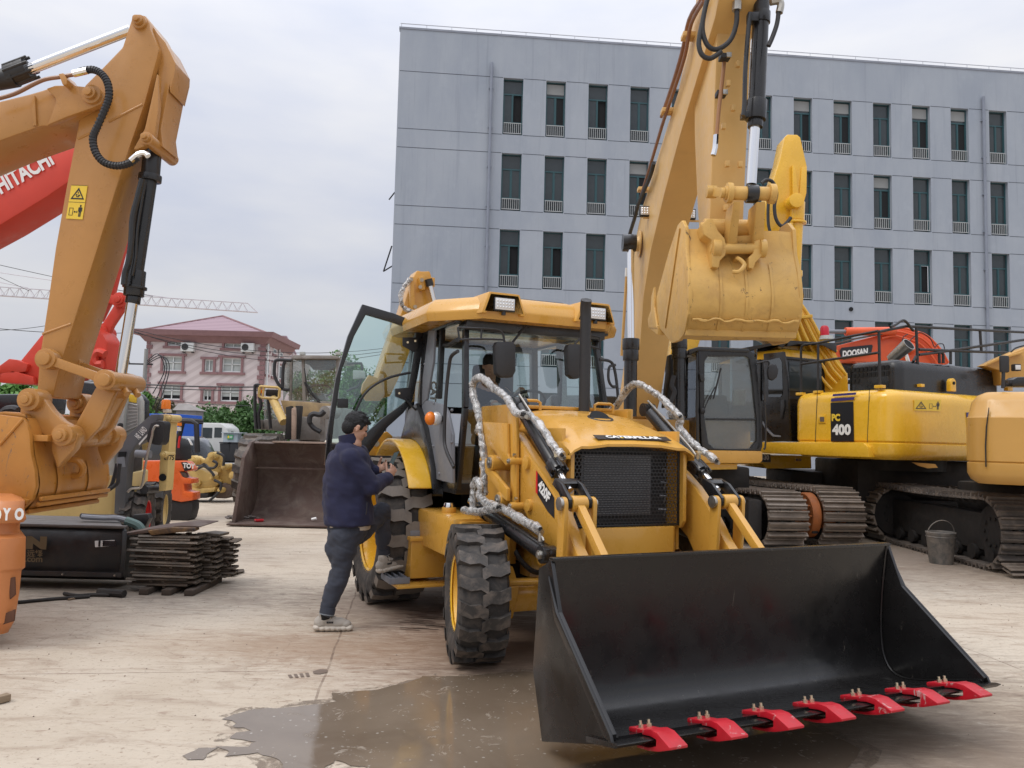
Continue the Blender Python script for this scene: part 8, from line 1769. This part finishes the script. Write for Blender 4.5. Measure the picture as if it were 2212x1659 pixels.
# joints, from the ground up
YH = 6.50; head = m1(672, 350, YH); fd = V((.86, .42, -.42)).normalized(); sd_ = V((.44, -.90, 0)).normalized(); ud = sd_.cross(fd).normalized(); ud = ud if ud.z > 0 else -ud
neck0, neck1 = m1(640, 560, YH), m1(620, 440, YH)
shN, shF = m1(600, 765, YH-.135), m1(720, 700, YH+.22); elN, elF = m1(868, 1110, YH-.09), m1(850, 990, YH+.34)
wrN, wrF = m1(1085, 1000, YH+.14), m1(935, 905, YH+.30)
pel = m2_(560, 110, YH); hipN, hipF = m2_(530, 180, YH-.07), m2_(700, 130, YH+.11)
knS, anS = m2_(480, 640, 6.42), m2_(292, 1200, 6.36); knR, anR = m1(1000, 1440, 6.88), m2_(1035, 440, 7.00)
g = G(); hx = (fd, sd_, ud)
def H(f, s, u): return head+fd*f+sd_*s+ud*u
g.ell(H(-.012, 0, .028), (.098, .077, .095), hx, 18, 12); g.ell(H(.025, 0, -.035), (.070, .062, .085), hx, 16, 10); g.ell(H(.050, 0, -.088), (.036, .036, .026), hx, 12, 8)
g.ell(H(.072, 0, .020), (.020, .050, .014), hx, 12, 8); g.ell(H(.098, 0, -.022), (.014, .013, .016), hx, 10, 8); g.cap(H(.086, 0, .010), H(.102, 0, -.018), .008, .011, 8)
g.ell(H(.086, 0, -.058), (.010, .024, .006), hx, 10, 6); g.ell(H(.082, 0, -.070), (.011, .022, .007), hx, 10, 6); g.ell(H(.060, .034, -.02), (.028, .02, .024), hx); g.ell(H(.060, -.034, -.02), (.028, .02, .024), hx)
for s in (1, -1):
    g.ell(H(-.004, .079*s, -.008), (.017, .008, .030), ((fd*.9+ud*.2).normalized(), sd_, ud), 12, 8); g.ell(H(-.006, .083*s, .010), (.017, .008, .014), hx, 10, 7)
g.cap(neck1, neck0, .058, .068, 14); g.cap(neck0, m1(590, 720, YH+.03), .06, .07, 14)
for a, b, c_, r in ((shN, elN, wrN, .045), (shF, elF, wrF, .045)): g.cap(a, b, r, .04, 12); g.cap(b, c_, .038, .028, 12)
g.cap(m1(575, 800, YH+.03), pel, .10, .12, 14)
def hand(g, wr, pd, nd, sc, curl, thumb_dir, fan=.35):
    """palm + four fingers of different length + thumb; pd = along the hand, nd = palm normal"""
    pd = pd.normalized(); nd = (nd-pd*nd.dot(pd)).normalized(); wd = pd.cross(nd)*thumb_dir
    pc = wr+pd*.045*sc; g.ell(pc, (.050*sc, .040*sc, .017*sc), (pd, wd, nd), 14, 8); g.cap(wr-pd*.03, wr+pd*.02, .026*sc, .028*sc, 10)
    for k, (ln, off) in enumerate(((.068, .030), (.076, .010), (.071, -.010), (.056, -.029))):
        p0 = wr+pd*.082*sc+wd*off*sc; d = (pd+wd*(off*fan/.03*.35)).normalized(); r = .0095*sc*(1 if k < 3 else .88)
        for j, fr_ in enumerate((.44, .31, .25)):
            a = curl*(j+.6); dd = (d*math.cos(a)+nd*math.sin(a)).normalized(); p1 = p0+dd*ln*fr_*sc; g.cap(p0, p1, r, r*.93, 9); p0 = p1; r *= .93
    t0 = wr+pd*.025*sc+wd*.032*sc; d = (pd*.75+wd*.55+nd*.35).normalized()
    for j, ln in enumerate((.036, .030, .024)):
        t1 = t0+d*ln*sc; g.cap(t0, t1, .0125*sc*(.95**j), .0115*sc*(.95**j), 9); t0 = t1; d = (d+pd*.25+nd*.15).normalized()
ph = [m1(x, y, YH+.20) for x, y in ((1168,672),(1240,650),(1150,840),(1085,850))]
pc_ = sum(ph, V())/4; pu = ((ph[0]+ph[1])-(ph[2]+ph[3])).normalized(); pr_ = (ph[1]-ph[0]).normalized(); pn = pr_.cross(pu)
hand(g, wrN, m1(1150, 905, YH+.17)-wrN, V((-.35, .75, .35)), 1.02, .75, 1)
hand(g, wrF, m1(1085, 830, YH+.24)-wrF, V((.1, -.8, .5)), 1.0, .32, -1)
body = organic('body', g, SKIN, MAN, .0056, 2)
# hair: a cap over the skull with a ragged fringe
g = G(); g.ell(H(-.022, 0, .043), (.101, .083, .090), hx, 24, 16); g.ell(H(-.060, 0, -.012), (.062, .076, .070), hx, 16, 12); g.ell(H(.028, 0, .086), (.052, .064, .032), hx, 16, 10); g.ell(H(-.085, .0, .045), (.035, .065, .06), hx, 12, 8)
for s in (1, -1): g.ell(H(.018, .070*s, .022), (.022, .012, .034), hx, 10, 8)
rh = random.Random(4)
for k in range(46):
    a = rh.uniform(0, 6.28); e = rh.uniform(.2, 1.4); d = (fd*math.cos(a)*math.cos(e)+sd_*math.sin(a)*math.cos(e)+ud*math.sin(e)); p = H(-.02, 0, .045)+V(fd*d.dot(fd)*.097+sd_*d.dot(sd_)*.08+ud*d.dot(ud)*.09); g.cap(p, p+(fd*.02+d*.012+sd_*rh.uniform(-.01, .01)), .010, .004, 6)
organic('hair', g, HAIR, MAN, .0055, 2, .0022, 3, (60, 60, 60))
for s in (1, -1):
    ey = G(); ey.ell(H(.084, .031*s, .006), (.008, .011, .006), hx, 10, 6); ey.build('eye', M['dkd'], body)
# fleece jacket
g = G(); tx = (V((.82, .57, 0)), V((.57, -.82, 0)), V((0, 0, 1)))
secs = [(575,610,.060,.085), (600,600,.090,.135), (640,588,.125,.190), (700,576,.162,.222), (800,568,.186,.232), (1000,560,.198,.222), (1200,560,.205,.220), (1400,566,.208,.220), (1540,578,.210,.222), (1608,586,.206,.218), (1612,586,.12,.14)]
rows_ = []
for y, x, rx, ry in secs:
    c = m1(x, y, YH+.02); rows_.append([c+tx[0]*rx*.95*math.cos(6.2832*k/36)*(1+.05*math.cos(12.566*k/36))+tx[1]*ry*math.sin(6.2832*k/36) for k in range(36)])
n0 = len(g.v); g.grid([r+[r[0]] for r in rows_]); g.add(rows_[0], [tuple(range(36))]); g.add(rows_[-1], [tuple(range(36))])
g.lathe(m1(592, 610, YH), (neck1-neck0), [(-.05, 0), (-.05, .10), (.0, .088), (.045, .080), (.075, .078), (.075, 0)], 24)
g.cap(shN, elN, .092, .080, 16); g.cap(elN, m1(1075, 1010, YH+.13), .084, .056, 16); g.cap(shF, elF, .085, .07, 16); g.cap(elF, m1(930, 915, YH+.295), .068, .052, 14)
g.ell(m1(540, 650, YH-.03), (.10, .13, .085), tx, 18, 10); g.ell(m1(560, 610, YH+.02), (.09, .11, .07), tx, 18, 10); g.cap(m1(545, 700, YH-.02), shN, .10, .094, 14); g.cap(m1(600, 680, YH+.03), shF, .10, .09, 14)
jk = organic('jacket', g, NAVY, MAN, .0105, 12, .013, 1, (7, 7, 9))
for (a, b, r) in ((m1(1068, 1012, YH+.128), m1(1085, 1003, YH+.138), .053), (m1(925, 920, YH+.292), m1(938, 908, YH+.30), .052)):
    d = (b-a).normalized(); g = G(); g.lathe(a, d, [(-.01, r*.8), (0, r), (.02, r*1.02), (.03, r*.95), (.03, r*.72)], 18); g.build('cuff', NAVY, jk)
g = G(); g.lathe(m1(596, 590, YH), (neck1-neck0).normalized(), [(.02, .083), (.07, .087), (.10, .085), (.102, .076), (.05, .074)], 24); g.build('collar', NAVY, jk)
g = G(); g.lathe(m1(590, 1600, YH+.02), V((.02, 0, -1)), [(0, .172), (.04, .170), (.048, .160)], 30); g.build('shirt_hem', TEE, MAN)
TB('pocket_zip', M['dkd'], jk, [m1(815, 1320, YH-.165), m1(812, 1400, YH-.168), m1(800, 1480, YH-.168)], .004)
# trousers
g = G(); g.ell(m2_(560, 100, YH+.02), (.165, .185, .13), tx, 22, 12); g.ell(m2_(540, 190, YH+.0), (.15, .165, .12), tx, 20, 12)
g.cap(hipN, knS, .122, .082, 18); g.cap(knS, m2_(370, 920, 6.39), .082, .076, 16); g.cap(m2_(370, 920, 6.39), m2_(296, 1175, 6.36), .076, .058, 16); g.ell(m2_(430, 330, 6.46), (.10, .11, .16)); g.ell(m2_(400, 800, 6.42), (.072, .078, .12))
g.cap(hipF, knR, .115, .086, 18); g.cap(knR, m2_(1025, 180, 6.94), .086, .072, 16); g.cap(m2_(1025, 180, 6.94), m2_(1032, 395, 6.99), .072, .057, 16)
tr = organic('trousers', g, JEAN, MAN, .0105, 5, .012, 7, (8, 8, 15))
for p, q, r in ((m2_(296, 1180, 6.36), m2_(284, 1235, 6.355), .060), (m2_(1031, 395, 6.99), m2_(1036, 432, 7.0), .058)):
    g = G(); g.lathe(p, q-p, [(-.03, r*.9), (-.028, r*1.04), (.02, r*1.04), (.024, r*.9)], 22); g.build('turn_up', JEAN, tr); g = G(); g.lathe(p+(q-p).normalized()*.022, q-p, [(0, r*.98), (.009, r*.97), (.01, r*.8)], 22); g.build('turn_up_edge', paint('denim_edge', (.22, .25, .28), .8), tr)
def shoe(ank, heel, toe, up, lab):
    f = (toe-heel).normalized(); s = f.cross(up).normalized(); u = s.cross(f).normalized(); L_ = (toe-heel).length
    def Q(a, b, c): return heel+f*a*L_+s*b+u*c
    ax = (f, s, u); g = G()
    g.ell(Q(.18, 0, .068), (.060, .040, .056), ax); g.ell(Q(.40, 0, .075), (.080, .042, .054), ax); g.ell(Q(.62, 0, .064), (.085, .046, .044), ax); g.ell(Q(.82, 0, .054), (.050, .042, .034), ax); g.cap(Q(.30, 0, .095), Q(.25, 0, .125), .046, .044, 14)
    so = organic('shoe', g, SHOE, MAN, .005, 3, .002, 2, (40, 40, 60))
    g = G()
    for k in range(7): a = .08+.84*k/6; g.ell(Q(a, 0, .026+.006*(k == 0)+(.006 if k > 6 else 0)), (.036, .053-.012*abs(a-.6), .027), ax, 14, 8)
    g.ell(Q(.5, 0, .034), (.14, .048, .018), ax, 20, 8); organic('sole', g, SOLE, so, .0055, 2)
    g = G()
    for k in range(5): a = .42+.075*k; c = .128-.014*k; g.tube([Q(a, -.028, c-.010), Q(a+.02, 0, c+.004), Q(a, .028, c-.010)], .0038, 6, 3)
    g.tube([Q(.40, 0, .13), Q(.44, .03, .14), Q(.42, .048, .105)], .003, 5, 4); g.tube([Q(.40, 0, .13), Q(.43, -.03, .14), Q(.40, -.048, .10)], .003, 5, 4); g.build('lace', SOLE, so)
    g = G(); 
    for k in range(3): g.box(Q(.36+.06*k, .046 if s.y < 0 else -.046, .078), (.016, .004, .014), ax)
    g.build('side_mark', M['dkd'], so)
    g = G(); g.cap(ank, Q(.27, 0, .10), .046, .042, 14); organic('sock', g, SOCK, MAN, .006, 2)
h0, t0 = gnd('M2', 130, 1500), gnd('M2', 590, 1500); h0.y = t0.y = 6.37; h0.z = t0.z = .0; h0.x = m2_(118, 1480, 6.37).x; t0.x = m2_(598, 1480, 6.37).x
shoe(m2_(290, 1190, 6.36), h0, t0+V((0, .05, 0)), UZ, 's')
h1, t1 = m2_(958, 700, 6.94), m2_(1275, 612, 7.08); shoe(m2_(1035, 420, 7.0), h1, t1, (UZ-(t1-h1).normalized()*.1), 'r')
PH = tag(G().prism([p-pn*.004 for p in ph], [p+pn*.005 for p in ph]).build('phone', M['dkd'], None, .003), 'dark smartphone held in both hands of the man in navy fleece', 'phone')
BASE['phone'] = V(); sc4 = [pc_+(p-pc_)*.93 for p in ph]; G().prism([p-pn*.0050 for p in sc4], [p-pn*.0042 for p in sc4]).build('screen', paint('phone_screen', (.06, .10, .11), .08, .05, bump=0), PH, 0, 0)
G().prism([p+pn*.0058 for p in sc4], [p+pn*.0052 for p in sc4]).build('screen_cover', paint('phone_glass', (.06, .10, .11), .08, .05, bump=0), PH, 0, 0)

# ---- operator in the loader's seat
OP = thing('person', 'driver in dark clothes and pale gloves sitting in the loader cab', 'person', P(-1.95, .02, 1.6))
oh = BF.pt('R3', 1215, 735, 1.86); of = (LF*.8-LL*.35-UZ*.35).normalized(); os_ = of.cross(UZ).normalized(); ou = os_.cross(of); ox = (of, os_, ou)
def HO(f, s, u): return oh+of*f+os_*s+ou*u
sh0, hp_ = oh-UZ*.24-LF*.06, P(-2.0, .0, 1.68)
g = G(); g.ell(HO(-.01, 0, .025), (.095, .076, .095), ox, 18, 12); g.ell(HO(.025, 0, -.035), (.068, .060, .082), ox); g.ell(HO(.095, 0, -.02), (.016, .014, .020), ox, 10, 8); g.ell(HO(.085, 0, -.06), (.010, .022, .010), ox, 10, 6); g.ell(HO(.05, 0, -.088), (.034, .034, .024), ox)
for s in (1, -1): g.ell(HO(0, .078*s, -.005), (.016, .008, .028), ox, 10, 7)
g.cap(HO(-.02, 0, -.10), sh0, .055, .062, 12); g.cap(sh0, hp_, .12, .12, 12)
ha, hb = BF.pt('R3', 1245, 975, 1.45), BF.pt('R3', 1420, 890, 1.50); el = [P(-1.85, -.30, 1.78), P(-1.85, .34, 1.80)]
for s, e, h in ((-1, el[0], ha), (1, el[1], hb)): g.cap(sh0+LL*.18*s, e, .045, .04, 12); g.cap(e, h, .038, .03, 12)
ob = organic('body', g, SKIN, OP, .006, 3)
g = G(); g.ell(HO(-.02, 0, .045), (.103, .084, .092), ox, 18, 12); g.ell(HO(-.055, 0, -.01), (.062, .076, .07), ox); organic('hair', g, HAIR, OP, .007, 2, .002, 2, (50, 50, 50))
g = G(); g.ell(sh0-UZ*.06, (.13, .21, .10), (LF, LL, UZ)); g.ell(sh0-UZ*.25, (.14, .19, .18), (LF, LL, UZ)); g.ell(hp_, (.15, .18, .14), (LF, LL, UZ))
for s, e, h in ((-1, el[0], ha), (1, el[1], hb)): g.cap(sh0+LL*.17*s-UZ*.03, e, .075, .062, 12); g.cap(e, e.lerp(h, .85), .06, .045, 12)
organic('jacket', g, cloth('dark_jacket', (.012, .012, .014)), OP, .01, 5, .006, 4)
g = G()
for s in (-1, 1): g.cap(hp_+LL*.1*s, P(-1.55, .15*s, 1.70), .09, .07, 12); g.cap(P(-1.55, .15*s, 1.70), P(-1.42, .16*s, 1.3), .065, .05, 12)
organic('trousers', g, JEAN, OP, .011, 5, .005, 6)
GL = cloth('pale_glove', (.45, .43, .38))
for h, td_ in ((ha, 1), (hb, -1)):
    g = G(); hand(g, h-LF*.03, LF*.8-UZ*.2+LL*.2*td_, -UZ, 1.12, .45, td_); organic('glove', g, GL, OP, .006, 2)
